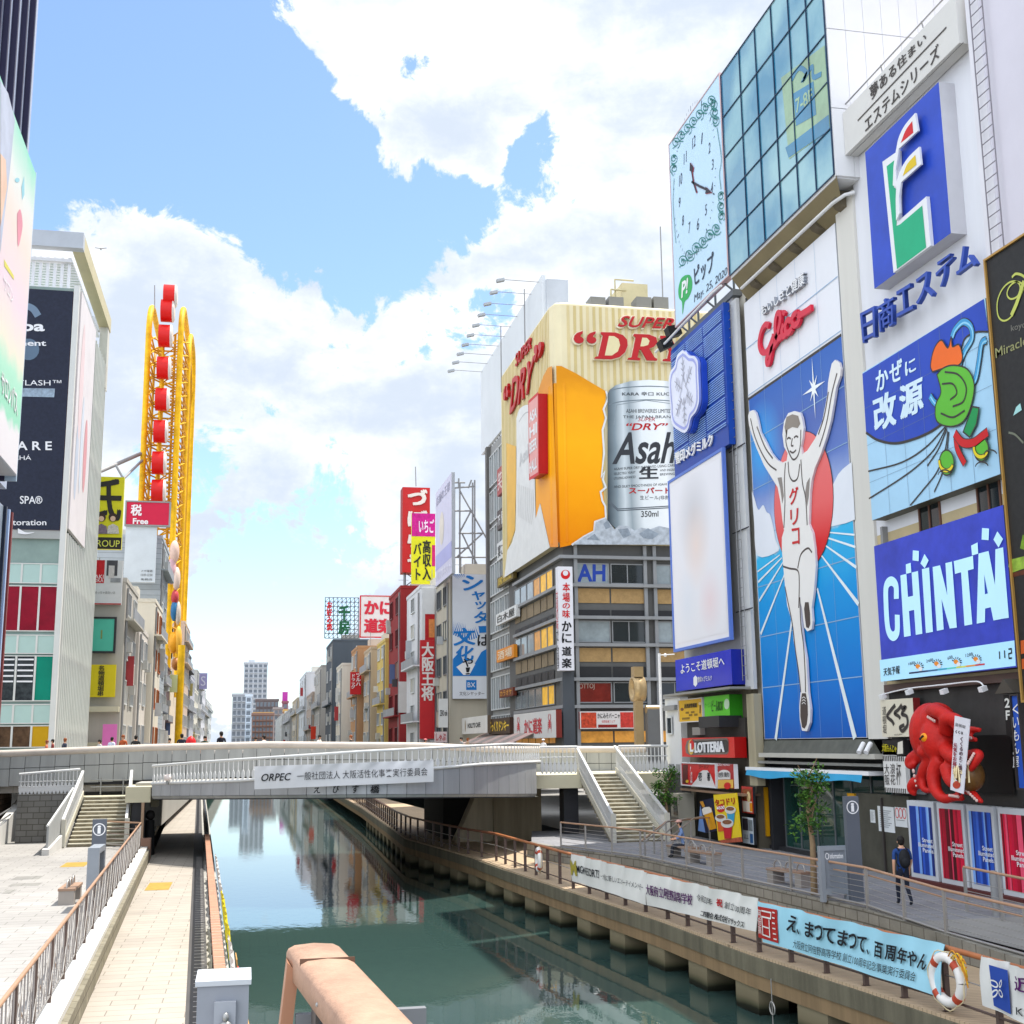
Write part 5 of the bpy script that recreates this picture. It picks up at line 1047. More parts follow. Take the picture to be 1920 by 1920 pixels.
for tx, x in (('大阪', 0), ('浪花', 1), ('杯', 2)): sg.quadtext('lettering', tx, zk([(255+x*48, 840-x*4), (295+x*48, 838-x*4), (300+x*48, 1010), (260+x*48, 1010)]), OUT, vert=len(tx) > 1, d=.02)
sg.done()
sg = Sign('lantern_sign', 'black lantern-shaped sign marked second floor', 'sign', facing('-x', 20.6), (1881, 1303, 1897, 1380), .3, mat('#1e1c1b', .6))
sg.quadtext('lettering', '2F', zk([(1240, 302), (1283, 300), (1285, 478), (1248, 480)]), mat('#d3d3cb', .5), vert=True, bold=.03)
c = sg.bd.W(*sg.bd.px(1889, 1300), -.15); MB().prism([c+V((-.25, .45, 0)), c+V((-.25, -.45, 0)), c+V((-.25, 0, .4))], (.5, 0, 0), mat('#4a443c', .7)).build('roof', sg.root); sg.done()
sg = Sign('vertical_sign', 'tall narrow blue sign with white strokes beside the black lantern sign', 'sign', facing('-x', 20.6), (1897, 1305, 1925, 1478), .25, mat('#2c56b8', .45), frame=OUT, fw=.05)
for i, tx in enumerate('くいもん屋'): sg.quadtext('lettering', tx, zk([(1308, 350+i*108), (1360, 342+i*108), (1362, 430+i*108), (1312, 440+i*108)]), WHITE, bold=.005)
sg.done()
# octopus sculpture
OCT = mat('#c01c14', .55, .18, 2.5, bump=.25, bscale=14); bo = facing('-x', 20.2)
def op(x, y, d=0.): return bo.W(*bo.px(*zk([(x, y)])[0]), d)
root = thing('octopus_sculpture', 'giant red octopus sculpture holding a dumpling ball above striped panels', 'sculpture', op(760, 1130))
m = MB(); m.ball(op(640, 590), .62, .78, .92, OCT, 18, 12); m.ball(op(740, 640, .1), .6, .6, .7, OCT, 16, 10); m.ball(op(690, 500), .55, .6, .6, OCT, 16, 10); m.ball(op(690, 740, .35), .3, .32, .22, OCT, 12, 8)
ARMS = ([(690, 450, .1), (730, 400, .3), (830, 420, .45), (900, 460, .4), (960, 560, .35), (1040, 620, .4), (1150, 640, .55)], [(830, 560, .2), (880, 470, .45), (960, 480, .4), (1030, 550, .4), (1120, 560, .3)], [(800, 700, .2), (900, 770, .35), (1020, 790, .4), (1130, 760, .5), (1190, 770, .6), (1170, 850, .7), (1130, 890, .65)],
        [(720, 780, .2), (670, 870, .3), (650, 960, .35), (680, 1040, .4), (740, 1060, .4)], [(640, 740, .1), (560, 790, .25), (530, 830, .3), (570, 855, .35), (600, 830, .4)], [(780, 800, .25), (760, 920, .4), (790, 1050, .45), (870, 1120, .5), (960, 1110, .5), (1030, 1120, .5)], [(850, 850, .3), (900, 960, .4), (1000, 1020, .5), (1100, 1070, .5), (1200, 1150, .55)], [(650, 960, .2), (600, 1000, .4), (585, 1050, .45), (610, 1090, .4)])
for A in ARMS:
    P = bez([tuple(op(*a)) for a in A], 4); n_ = len(P); m.tube(P, [.26*(1-.72*i/(n_-1)) for i in range(n_)], OCT, 10)
me = bpy.data.meshes.new('body'); me.from_pydata(m.v, [], m.f); o = bpy.data.objects.new('body', me); col.objects.link(o)
md = o.modifiers.new('r', 'REMESH'); md.mode = 'VOXEL'; md.voxel_size = .05; md.use_smooth_shade = True; s2 = o.modifiers.new('s', 'SMOOTH'); s2.iterations = 4; s2.factor = .5
bpy.context.view_layer.update(); me2 = bpy.data.meshes.new_from_object(o.evaluated_get(bpy.context.evaluated_depsgraph_get())); bpy.data.objects.remove(o)
me2.materials.clear(); me2.materials.append(OCT)
for v in me2.vertices: v.co -= V(root.location)
o = bpy.data.objects.new('body', me2); col.objects.link(o); o.parent = root
for p in me2.polygons: p.use_smooth = True
m = MB(); c = op(742, 622, .6); m.ball(c, .14, .19, .15, mat('#e8930f', .35), 14, 9); m.build('eye', root); m = MB(); m.obox(c+V((-.135, 0, .0)), (.02, 0, 0), (0, .1, -.05), (0, .012, .024), BLACK); m.build('pupil', root)
m = MB(); SUC = mat('#d9b7ae', .5)
for A, k0 in ((ARMS[0], 5), (ARMS[2], 4), (ARMS[5], 4), (ARMS[6], 3)):
    a, b = A[k0], A[k0+1]
    for i in range(6): f = i/5; c = op(a[0]+(b[0]-a[0])*f, a[1]+(b[1]-a[1])*f-16, a[2]+(b[2]-a[2])*f+.16); m.ball(c, .04, .045, .045, SUC, 7, 5)
for i in range(4): m.ball(op(645+i*8, 895+i*40, .62), .03, .07-.012*i, .07-.012*i, SUC, 8, 5)
for i in range(5): m.ball(op(735+i*14, 455+i*8, .5), .03, .05, .05, SUC, 7, 5)
m.build('suckers', root)
t_ = thing('dumpling_ball', 'brown glazed dumpling ball held in the octopus arm', 'sculpture', op(1080, 1040, .5)); m = MB(); m.ball(op(1085, 930, .5), .4, .42, .46, mat('#6b4a22', .35, .4, 3.), 18, 12); m.build('ball', t_)
m = MB()
for i in range(9): a = -.9+i*.23; p = [op(1085, 930, .5)+V((-math.cos(a)*.43*math.cos(t), -math.sin(a)*.44*math.cos(t), .48*math.sin(t))) for t in (.95, .7, .4, .1-(i % 3)*.25)]; m.tube(p, .03, mat('#e3cfa0', .5), 5)
m.build('sauce_stripes', t_)
sg = Sign('sash_banner', 'narrow white sash banner with vertical writing draped over the octopus', 'banner', facing('-x', 19.35), (0, 0, 1, 1), .0, WHITE) if False else None
bsash = facing('-x', 19.35); root = thing('sash_banner', 'narrow white sash banner with vertical writing draped over the octopus', 'banner', bsash.W(*bsash.px(*zk([(850, 1080)])[0])))
sg = _S(bsash, root); sg.fill('cloth', zk([(835, 445), (960, 475), (905, 1085), (798, 1050)]), mat('#dcd9de', .7), d=0, t=.02)
sg.quadtext('lettering', 'くくるのたこ焼で', zk([(880, 615), (912, 620), (895, 930), (866, 925)]), mat('#5a2038', .6), d=.03, vert=True, bold=.01); sg.quadtext('lettering', '元気をお届け！', zk([(826, 665), (858, 672), (850, 930), (818, 920)]), mat('#a3263a', .6), d=.03, vert=True, bold=.01)
sg.quadtext('lettering', '道頓堀', zk([(840, 500), (925, 525), (922, 550), (838, 530)]), OUT, d=.03); sg.quadtext('lettering', 'くくる', zk([(845, 560), (905, 575), (903, 600), (843, 588)]), OUT, d=.03, bold=.02)
sg.fill('emblem', zk(cring((852, 1010), 32, 14)), mat('#b8452f', .6), d=.03); sg.done()
# striped light panels
SB_ = ['#173a8f', '#2450b5', '#7aa6e8', '#1b3f9a', '#3a68cc', '#8db8f0', '#1d2f8a', '#2b55c0', '#1a2a74', '#2c5fd0']; SR_ = ['#b0092c', '#d01236', '#e8506e', '#a8082a', '#c9113a', '#e23a5e', '#5f0a18', '#8c0a20', '#4f0812', '#d5153c']
for i, (x0, x1) in enumerate(((1703, 1756), (1758.5, 1812), (1814, 1868), (1872, 1935))):
    bl = i % 2 == 0; yt = 1500+i*4
    bdp = facing('-x', 20.9); ya = bdp.px(x0, 1560)[0]; yb = bdp.px(x1, 1580)[0]
    sg = Sign('light_panel', ('blue' if bl else 'red')+' striped light panel '+('nearest the notice posters' if i == 0 else 'between two blue panels' if i == 1 else 'between two red panels' if i == 2 else 'partly behind the short railing at the frame edge'), 'advertising panel', bdp, (ya+.03, 2.12, yb-.03, 4.5), .3, mat('#c9ccd0', .4), inpx=False, group='striped light panels below the octopus')
    SS_ = SB_ if bl else SR_; r2 = random.Random(i); e = [0]+sorted(r2.uniform(.03, .97) for _ in range(16))+[1]
    for k in range(17): sg.rect('poster', .09+.82*e[k], .07, .09+.82*e[k+1], .94, mat(SS_[(k*3+i) % 10], .35, .1, 3.), d=.012)
    for k, tx in enumerate(('Street', 'Illuminated', 'Panels.')): sg.text('lettering', tx, (.52-.16*(k == 1), .47+.065*k, .93-.03*(k == 0), .525+.065*k), WHITE, d=.022, frac=True, bold=.012)
    sg.done()
MB().box(20.7, 21.2, 29.5, 37.7, 1.9, 2.12, mat('#5a2a26', .7)).build('base_strip', T)
bp = facing('-x', 21.1)
T2 = thing('service_wall', 'dark olive service wall with posted notices beside the striped panels', 'wall', (21.2, 39.2, 1.9)); wallbox(T2, 21.12, 21.4, 37.7, 41.3, 1.8, 4.6, mat('#46443a', .7, .3, 1.2)); MB().box(21.05, 21.12, 39.4, 39.5, 1.9, 4.5, OUT).build('door_edge', T2)
for lab, r, k in (('white paper notice with dense text on the olive wall', (1645, 1511, 1678, 1562), 0), ('small white poster with three prohibition circles on the olive wall', (1677, 1513, 1702, 1552), 1), ('narrow pale timetable notice near the information pillar', (1631, 1518, 1641, 1543), 2)):
    sg = Sign('notice', lab, 'notice', bp, r, .02, mat('#cfd2d2', .6))
    if k == 1:
        for j in range(3): sg.line('symbols', [sg.bd.W and (sg.R(.2+.3*j, .3)[0]+.11*math.cos(rad(a)), sg.R(.2, .3)[1]+.16*math.sin(rad(a))) for a in range(0, 360, 24)], .03, RED, d=.006, inpx=False, closed=True)
        sg.rect('text_lines', .1, .65, .8, .67, DK, d=.006)
    else:
        for j in range(9): sg.rect('text_lines', .12, .15+j*.08, .85-.1*(j % 3), .18+j*.08, mat('#8a8d90', .6), d=.006)
    sg.done()

# ============================================================ glass-fronted building with the runner billboard
T = thing('glass_building', 'building with projecting blue glass box above the tall runner billboard', 'building', (24, 44, 1.9))
WPAN = mat('#dcdcdd', .55, .05, .4); 
wallbox(T, 21.45, 36, 39.05, 50.3, 6.6, 26.4, mat('#cfcabd', .7, .1, .4, kind='streak')); wallbox(T, 21.9, 36, 39.05, 50.3, 1.8, 6.6, mat('#33312f', .7, .3), 'shop_wall')
MB().box(21.2, 21.45, 38.95, 40.3, 6.45, 26.3, mat('#d3d0c8', .65, .08, .4, kind='streak')).build('side_pilaster', T)
# projecting glass box
m = MB(); m.box(20.36, 34, 38.56, 48.6, 26.5, 36.35, WPAN); m.build('glass_box_core', T)
m = MB(); yy = 38.5   # end wall panels with joints
for i in range(17):
    x0 = 20.34+i*.75
    for z0, z1 in ((26.55, 29.2), (29.22, 32.4), (32.42, 36.3)): m.box(x0+.006, x0+.744, 38.44, 38.56, z0, z1-.012, WPAN)
m.build('panel_cladding', T)
bg_ = facing('-x', 20.33)
# glass: pale blue coated glazing over offices, printed poster behind one bay
gm = bpy.data.materials.new('blue_glazing'); gm.use_nodes = True; b = gm.node_tree.nodes['Principled BSDF']; n = gm.node_tree.nodes; l = gm.node_tree.links
b.inputs['Base Color'].default_value = (.05, .2, .29, 1); b.inputs['Roughness'].default_value = .025; b.inputs['IOR'].default_value = 2.0; b.inputs['Specular IOR Level'].default_value = .9; b.inputs['Specular Tint'].default_value = (.75, .93, 1, 1)
t = n.new('ShaderNodeTexCoord'); no = n.new('ShaderNodeTexNoise'); no.inputs['Scale'].default_value = .35; no.inputs['Detail'].default_value = 3; l.new(t.outputs['Object'], no.inputs[0]); bp = n.new('ShaderNodeBump'); bp.inputs['Strength'].default_value = .02; l.new(no.outputs[0], bp.inputs['Height']); l.new(bp.outputs[0], b.inputs['Normal'])
n2 = n.new('ShaderNodeTexNoise'); n2.inputs['Scale'].default_value = .22; n2.inputs['Detail'].default_value = 5; l.new(t.outputs['Object'], n2.inputs[0]); cr = n.new('ShaderNodeValToRGB'); l.new(n2.outputs[0], cr.inputs[0])
cr.color_ramp.elements[0].position = .42; cr.color_ramp.elements[0].color = (.02, .2, .34, 1); cr.color_ramp.elements[1].position = .6; cr.color_ramp.elements[1].color = (.24, .46, .5, 1); l.new(cr.outputs[0], b.inputs['Base Color'])  # mottled base colour paints cloud reflections into the glass
A0, A1 = -48.6, -38.52; Z = [26.62, 28.45, 30.3, 32.2, 34.15, 36.25]; cols_ = [A0+(A1-A0)*k/6 for k in (0, 1.28, 2.3, 3.3, 4.25, 5.15, 6)]
for i in range(6):
    for j in range(5):
        MB().poly([bg_.W(cols_[i]+.03, Z[j]+.03), bg_.W(cols_[i+1]-.03, Z[j]+.03), bg_.W(cols_[i+1]-.03, Z[j+1]-.03), bg_.W(cols_[i]+.03, Z[j+1]-.03)], gm).build('window_pane', T)
m = MB(); MU = mat('#27405a', .4, metal=.4)
for x in cols_: m.prism([bg_.W(x-.02, Z[0]), bg_.W(x+.02, Z[0]), bg_.W(x+.02, Z[-1]), bg_.W(x-.02, Z[-1])], bg_.n*.05, MU)
for z in Z: m.prism([bg_.W(A0, z-.02), bg_.W(A1, z-.02), bg_.W(A1, z+.02), bg_.W(A0, z+.02)], bg_.n*.046, MU)
m.build('mullion_lattice', T)
sg = _S(bg_, T); sg.r = None; PST = mat('#93b48f', .08, .25, .6, spec=.8); PSB = mat('#2a7fa6', .08, .25, .6, spec=.8)
sg.fill('glass_poster', z5([(905, 95), (1205, -130), (1245, 450), (960, 660)]), PST, d=.012); sg.fill('glass_poster', z5([(935, 580), (1235, 350), (1243, 455), (958, 650)]), PSB, d=.02); sg.fill('glass_poster', z5([(990, 205), (1130, 120), (1150, 350), (1010, 430)]), PSB, d=.02)
sg.quadtext('glass_poster', '7-8F', z5([(1005, 245), (1120, 165), (1128, 260), (1010, 345)]), PST, d=.028, bold=.02); sg.line('glass_poster', z5(bez([(980, 110), (1030, 30), (1080, 60), (1060, 110), (1120, 20), (1130, 90), (1185, 70)])), .2, PSB, d=.024); sg.done()
# sloping soffit with brackets and lamp tube
m = MB(); SO = mat('#8e8264', .7, .15)
m.prism([(20.4, 38.5, 26.48), (20.4, 48.6, 26.48), (21.4, 49.2, 25.75), (21.4, 40.0, 25.75)], (0, 0, .08), SO); m.build('soffit', T)
MB().tube([(20.75, 48.4, 26.0), (20.75, 39.6, 26.02), (20.9, 38.9, 26.05), (21.2, 38.75, 26.1)], .07, WHITE2, 8).build('lamp_tube', T)
for y in (39.4, 41.4, 43.4, 45.4, 47.4): MB().prism([(20.6, y, 26.45), (21.4, y, 26.45), (21.4, y, 25.75), (21.0, y, 25.9)], (0, .5, 0), mat('#6d6453', .7)).build('soffit_bracket', T)

# runner billboard
sg = Sign('billboard', 'towering sky-blue billboard of a white athlete with raised arms on a track', 'billboard', facing('-x', 21.2), (-49.27, 6.5, -40.4, 25.62), .22, WHITEP, mat('#b9bdc2', .5), inpx=False)
a0, b0, a1, b1 = sg.r; zt = 21.15; H_ = zt-6.5
ART = gradmat([(0, '#0055b0'), (.12, '#006fc8'), (.38, '#0092d8'), (.52, '#2fb2e2'), (.535, '#c8dcea'), (.6, '#aebfe2'), (.72, '#5d78bd'), (.84, '#5168ae'), (.93, '#3f6ab8'), (1, '#2f62b4')], H_, .35, var=.035, glow=(-41.6+44.835, 18.7-6.5, 2.2, '#35a8ee'))
sg.fill('artwork', [(a0+.06, 6.52), (a1-.02, 6.52), (a1-.02, zt), (a0+.06, zt)], ART, d=.01, inpx=False); sg.fill('artwork', [(a0+.02, zt), (a1-.02, zt), (a1-.02, zt+.12), (a0+.02, zt+.12)], OUT, d=.012, inpx=False)
# sky glow, clouds, sun disc, star
cl_ = mat('#dfe3ea', .4, .04, .6)
c_ = sg.bd.px(1527, 728)
sg.fill('cloud', zg(bez([(118, 80), (135, 120), (165, 215), (200, 180), (225, 230), (250, 250), (272, 330), (290, 430), (310, 510), (160, 545), (135, 300), (118, 80)], 4)[:-1]), cl_, d=.03)
sg.fill('cloud', zg([(690, 60), (720, 0), (740, -40), (775, -80), (838, -130), (862, 285), (800, 310), (690, 335), (650, 250)]), cl_, d=.03)
c2 = sg.bd.px(1506, 945); rx = abs(sg.bd.px(1449, 948)[0]-sg.bd.px(1559, 930)[0])/2
RD = gradmat([(0, '#b00d14'), (.42, '#c31217'), (.5, '#d3181c'), (.6, '#e2605f'), (1, '#ea8a88')], H_, .35, var=.01)
sg.oval('sun_disc', (c2[0], c2[1]+.1), rx, rx*1.04, RD, d=.04, n=48); sg.oval('sun_disc', (c2[0], c2[1]+.1), rx*1.015, rx*1.05, OUT, d=.036, n=48)
st = []
for k in range(16): a = rad(k*22.5+90); r_ = ((1.25, .2, .62, .2)[k % 4]); st.append((c_[0]+r_*.8*math.cos(a), c_[1]+r_*math.sin(a)))
sg.fill('star', st, mat('#f0f4f6', .4), d=.034, inpx=False)
seams(sg, 5, 9, mat('#8fb0cf', .5), .022)
# track lines
TL = mat('#dfe9ec', .4)
for p, w0, w1 in (([(320, 540), (160, 660)], .05, .07), ([(335, 560), (165, 735)], .06, .1), ([(345, 590), (172, 870)], .07, .12), ([(358, 670), (182, 1110)], .08, .15), ([(410, 990), (290, 1868)], .14, .22), ([(675, 377), (860, 395)], .05, .07), ([(660, 415), (866, 483)], .06, .09), ([(640, 465), (873, 630)], .06, .12), ([(618, 540), (888, 895)], .07, .18), ([(590, 780), (862, 1860)], .12, .3)): sg.line('track_line', zg(p), w1, TL, d=.03, taper=[w0/w1, 1])
# generic athlete (plain relief figure)
FIG = mat('#e6e3df', .45, .04); SIDE = mat('#cfcbd4', .5); INKL = mat('#4b413c', .5)
fig = zz(0, 0, 1)([(1408, 779), (1412, 771), (1418, 769), (1423, 775), (1427, 790), (1431, 810), (1441, 828), (1452, 850), (1462, 862), (1472, 868), (1481, 864), (1483, 850), (1476, 838), (1473, 815), (1476, 790), (1484, 775), (1495, 771), (1506, 774), (1510, 784), (1513, 803), (1511, 822), (1508, 838), (1510, 852), (1520, 845), (1535, 822), (1548, 790), (1553, 765), (1558, 738), (1559, 718), (1562, 700), (1566, 682), (1572, 675), (1580, 680), (1583, 692), (1582, 705), (1574, 728), (1571, 748), (1564, 790), (1556, 820), (1546, 850), (1534, 878), (1528, 900), (1525, 925), (1524, 950), (1523, 983), (1530, 1000), (1534, 1030), (1536, 1060), (1534, 1090), (1531, 1120), (1528, 1140), (1530, 1165), (1528, 1180), (1520, 1184), (1514, 1176), (1512, 1160), (1510, 1140), (1507, 1130), (1508, 1160), (1512, 1200), (1518, 1235), (1520, 1270), (1522, 1300), (1526, 1330), (1525, 1355), (1519, 1371), (1510, 1370), (1506, 1350), (1505, 1325), (1507, 1300), (1504, 1270), (1500, 1235), (1494, 1200), (1492, 1175), (1488, 1155), (1482, 1135), (1478, 1100), (1475, 1065), (1472, 1030), (1472, 1008), (1476, 995), (1473, 975), (1469, 940), (1464, 914), (1452, 895), (1438, 872), (1424, 840), (1415, 815), (1410, 797)])
sg.fill('figure', fig, FIG, d=.05, t=.09, ms=SIDE)
tk = .146
sg.fill('figure_details', zz(0, 0, 1)([(1477, 800), (1481, 782), (1492, 777), (1503, 780), (1507, 795), (1502, 803), (1492, 801), (1483, 806), (1481, 822)]), mat('#8e8479', .5), d=tk)
sg.line('figure_details', fig[3:10], .05, INKL, d=tk+.002) if False else None
for p in ([(1481, 806), (1480, 830), (1487, 852), (1494, 862), (1502, 855), (1507, 835), (1508, 806)], [(1484, 866), (1486, 890), (1493, 902), (1502, 896), (1506, 870)], [(1479, 868), (1477, 900), (1478, 940), (1476, 990)], [(1508, 862), (1511, 905), (1517, 935), (1520, 985)], [(1474, 1062), (1487, 1066), (1502, 1070), (1505, 1090), (1504, 1140)], [(1502, 1066), (1508, 1040), (1521, 1028), (1529, 1036)], [(1478, 1100), (1484, 1130), (1492, 1170), (1498, 1220), (1504, 1260), (1508, 1298)], [(1506, 1120), (1508, 1170), (1513, 1210), (1516, 1260), (1517, 1298)], [(1413, 785), (1420, 815), (1432, 845), (1447, 870), (1462, 882)], [(1576, 700), (1566, 740), (1556, 795), (1543, 838)], [(1482, 824), (1485, 821), (1489, 823)], [(1495, 821), (1499, 818), (1503, 820)], [(1492, 822), (1490, 835), (1494, 836)], [(1487, 846), (1493, 849), (1499, 844)], [(1560, 735), (1552, 780), (1541, 815)], [(1425, 800), (1440, 838), (1455, 860)]):
    sg.line('figure_details', bez(p, 5), .075, INKL, d=tk)
sg.fill('figure_details', [(1464, 896), (1472, 895), (1476, 930), (1473, 945), (1469, 915)], mat('#8a827c', .5), d=tk); sg.fill('figure_details', [(1519, 905), (1525, 895), (1523, 930), (1520, 950), (1516, 925)], mat('#8a827c', .5), d=tk)
SHO = mat('#4a3f3a', .5)
sg.fill('shoe', zg([(500, 1535), (528, 1535), (540, 1600), (543, 1690), (535, 1760), (518, 1790), (500, 1780), (488, 1700), (488, 1610)]), SHO, d=tk); sg.fill('shoe', zg([(522, 880), (548, 880), (558, 960), (560, 1040), (548, 1068), (530, 1060), (522, 1000), (515, 930)]), SHO, d=tk)
for k in range(3): sg.line('shoe', zg(bez([(500, 1572+k*20), (514, 1562+k*20), (528, 1574+k*20)], 4)), .03, FIG, d=tk+.006)
for ch, q in zip('グリコ', ([(405, 58), (475, 45), (470, 170), (412, 185)], [(415, 215), (475, 200), (470, 320), (418, 330)], [(425, 350), (482, 340), (484, 462), (432, 475)])): sg.quadtext('chest_lettering', ch, zg(q), RED, d=tk+.004, bold=.025)
sg.quadtext('small_lettering', 'おいしさと健康', z5([(785, 1685), (1085, 1435), (1092, 1525), (795, 1750)]), mat('#e9e9ea', .4), d=.02, bold=.02, ext=.14, ms=mat('#9fa3ab', .5))
GR = mat('#d21f3c', .4, .06); gp = dict(t=.13)
sg.line('script_lettering', z6(bez([(905, 225), (880, 212), (850, 250), (832, 310), (825, 370), (838, 425), (865, 445), (895, 425), (920, 370), (945, 300)], 6)), .25, GR, d=.03, **gp)
sg.line('script_lettering', z6(bez([(945, 290), (935, 380), (922, 460), (910, 520), (893, 535), (890, 490), (920, 430), (965, 360), (1000, 310)], 6)), .25, GR, d=.04, **gp)
sg.line('script_lettering', z6(bez([(960, 350), (985, 270), (1003, 180), (1000, 125), (978, 125), (962, 190), (962, 270), (978, 325), (1005, 320), (1030, 270)], 6)), .25, GR, d=.05, **gp)
sg.line('script_lettering', z6(bez([(1030, 210), (1018, 270), (1030, 310), (1055, 285)], 6)), .25, GR, d=.06, **gp); sg.line('script_lettering', z6([(1030, 135), (1038, 105)]), .27, GR, d=.06, **gp)
sg.line('script_lettering', z6(bez([(1092, 185), (1070, 175), (1050, 215), (1052, 270), (1075, 280), (1105, 240)], 6)), .25, GR, d=.07, **gp)
sg.line('script_lettering', z6(bez([(1150, 115), (1120, 135), (1105, 180), (1120, 220), (1150, 205), (1165, 160), (1150, 120)], 6)), .26, GR, d=.08, **gp); sg.line('script_lettering', z6(bez([(1155, 150), (1200, 120), (1240, 95), (1265, 75)], 5)), .26, GR, d=.09, **gp)
sg.done()
# ground-floor glass shop below
bs = facing('-x', 21.85)
gs_ = glass_mat('#1d3f38', .03, .5, .8)
for i in range(6): a = -49.0+i*1.5; window(T, bs, (a, 2.15, a+1.5, 5.2), gs_, FRM, 1, 1, fw=.04, name='shop_window')
MB().box(21.6, 21.9, 39.2, 50.2, 1.9, 2.15, DARK).build('shop_plinth', T)
m = MB(); m.prism([(21.2, 40.3, 6.45), (21.2, 49.3, 6.45), (20.9, 48.8, 5.95), (20.9, 39.2, 5.95)], (.15, 0, 0), mat('#55564e', .6, .3, 2.)); m.build('louvre_slope', T)
m = MB(); m.box(20.7, 21.5, 39.0, 48.8, 5.78, 5.95, mat('#b9b6ac', .6)); m.box(20.9, 21.6, 39.0, 49.8, 5.52, 5.62, mat('#8a8a86', .5)); m.build('canopy', T)
T2 = thing('awning', 'light blue fabric awning under a white case over the glass shopfront', 'awning', (20.9, 44.8, 5.0)); m = MB(); m.box(20.75, 21.5, 39.6, 50.4, 5.22, 5.36, WHITE); m.build('case', T2)
m = MB(); vs = []
for i in range(41):
    y = 40.0+i*.255; vs += [(20.72, y, 5.24), (20.66+.02*math.sin(i*.7), y, 4.98+.05*math.sin(i*.35)), ]
m.add(vs, [(2*i, 2*i+2, 2*i+3, 2*i+1) for i in range(40)], mat('#2f9ac8', .6, .1), True); m.build('valance', T2)
for r, lab in (((1417, 1475, 1438, 1568), 'tall yellow sign with white bowl shape beside the food posters'), ((1588, 1487, 1606, 1562), 'tall yellow sign partly behind the information pillar')):
    sg = Sign('vertical_sign', lab, 'sign', facing('-x', 21.5), r, .15, mat('#e8a60f', .5, .06)); sg.frac('picture', [(.2, .08), (.2, .3), (.5, .42), (.8, .3), (.8, .08)], WHITE2); sg.rect('picture', .46, .55, .54, .9, OUT); sg.done()
for y in (39.6, 40.1): MB().rod((20.9, y, 6.3), (20.6, y-.2, 6.0), .09, WHITE, 8).build('spotlight', T)

# ============================================================ narrow grey building with the clock, snow crystal and poster signs
T = thing('narrow_building', 'narrow grey building stacked with clock, blue crystal sign and white poster', 'building', (24, 54, 1.9)); GRW = mat('#b4b4b2', .7, .12, .5, kind='streak')
wallbox(T, 21.1, 34, 50.35, 58.4, 8.9, 26.3, GRW); wallbox(T, 21.2, 34, 50.35, 58.4, 1.8, 8.9, mat('#6d6657', .8, .3, .8, kind='streak'), 'lower_wall'); wallbox(T, 20.95, 21.1, 49.55, 50.5, 8.6, 26.0, mat('#c3c4c4', .65, .1, .5), 'service_pilaster')
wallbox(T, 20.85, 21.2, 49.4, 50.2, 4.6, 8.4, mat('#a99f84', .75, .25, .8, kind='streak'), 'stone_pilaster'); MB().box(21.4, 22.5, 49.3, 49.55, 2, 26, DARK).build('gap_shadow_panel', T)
m = MB(); m.box(21.0, 34, 50.0, 58.4, 26.3, 26.6, FRM); m.build('roof_slab', T)
bq = facing('-x', 20.95); ladder('ladder', 'long service ladder between the crystal sign and the runner billboard', bq, bq.px(1385, 900)[0], 9, 25.8, .5, mat('#8a8a8a', .5), .42, .12)
for z in (12, 15.5, 19.2): MB().rod((20.9, 49.2, z), (20.9, 51, z), .03, DARK, 5).build('tie_bar', T)
# clock billboard
sg = Sign('clock_billboard', 'pale blue clock billboard with teal scroll border and black hands', 'clock', facing('-x', 20.6), (-56.5, 27.0, -49.45, 36.85), .3, mat('#bfdcef', .4, .05), mat('#9fb4c0', .5), inpx=False, frame=mat('#c9a9a9', .5), fw=.05, fd=.03)
TEAL = mat('#157a72', .45); DN = mat('#2a3348', .5)
for tx, (x, y), k in (('12', (299, 540), 46), ('1', (356, 515), 42), ('2', (407, 582), 42), ('3', (430, 695), 40), ('4', (425, 858), 42), ('5', (384, 1010), 42), ('6', (328, 1110), 46), ('7', (270, 1132), 44), ('8', (225, 1083), 42), ('9', (202, 957), 40), ('10', (208, 800), 48), ('11', (240, 650), 46)):
    a, b_ = sg.bd.px(*z5([(x, y)])[0]); h = k/3.6925*54/2320*.95; w_ = h*(.85 if len(tx) > 1 else .55); sg.text('numerals', tx, (a-w_, b_+h, a+w_, b_-h), DN, inpx=False, shear=.2)
cc = sg.bd.px(*z5([(300, 820)])[0])
for k in range(60):
    a = rad(k*6); rx, ry = 2.95, 3.9; big = k % 5 == 0
    if abs(math.cos(a)) < .99: sg.line('minute_marks', [(cc[0]+rx*math.cos(a), cc[1]+.15+ry*math.sin(a)), (cc[0]+rx*(.93 if big else .96)*math.cos(a), cc[1]+.15+ry*(.93 if big else .96)*math.sin(a))], .06 if big else .03, DN, inpx=False)
HND = mat('#1f1a22', .5); RD2 = mat('#b9344a', .5)
for d, mm, off in ((.03, RD2, 3), (.045, HND, 0)):
    sg.line('hand', z5([(322+off, 890+off), (300+off, 820+off), (287+off, 735+off)]), .1, mm, d=d); sg.fill('hand', z5([(278+off, 680+off), (300+off, 715+off), (296+off, 745+off), (276+off, 740+off)]), mm, d=d+.006)
    sg.line('hand', z5([(288+off, 815+off), (340+off, 845+off), (395+off, 870+off)]), .11, mm, d=d); sg.fill('hand', z5([(385+off, 848+off), (428+off, 890+off), (382+off, 898+off), (390+off, 872+off)]), mm, d=d+.006)
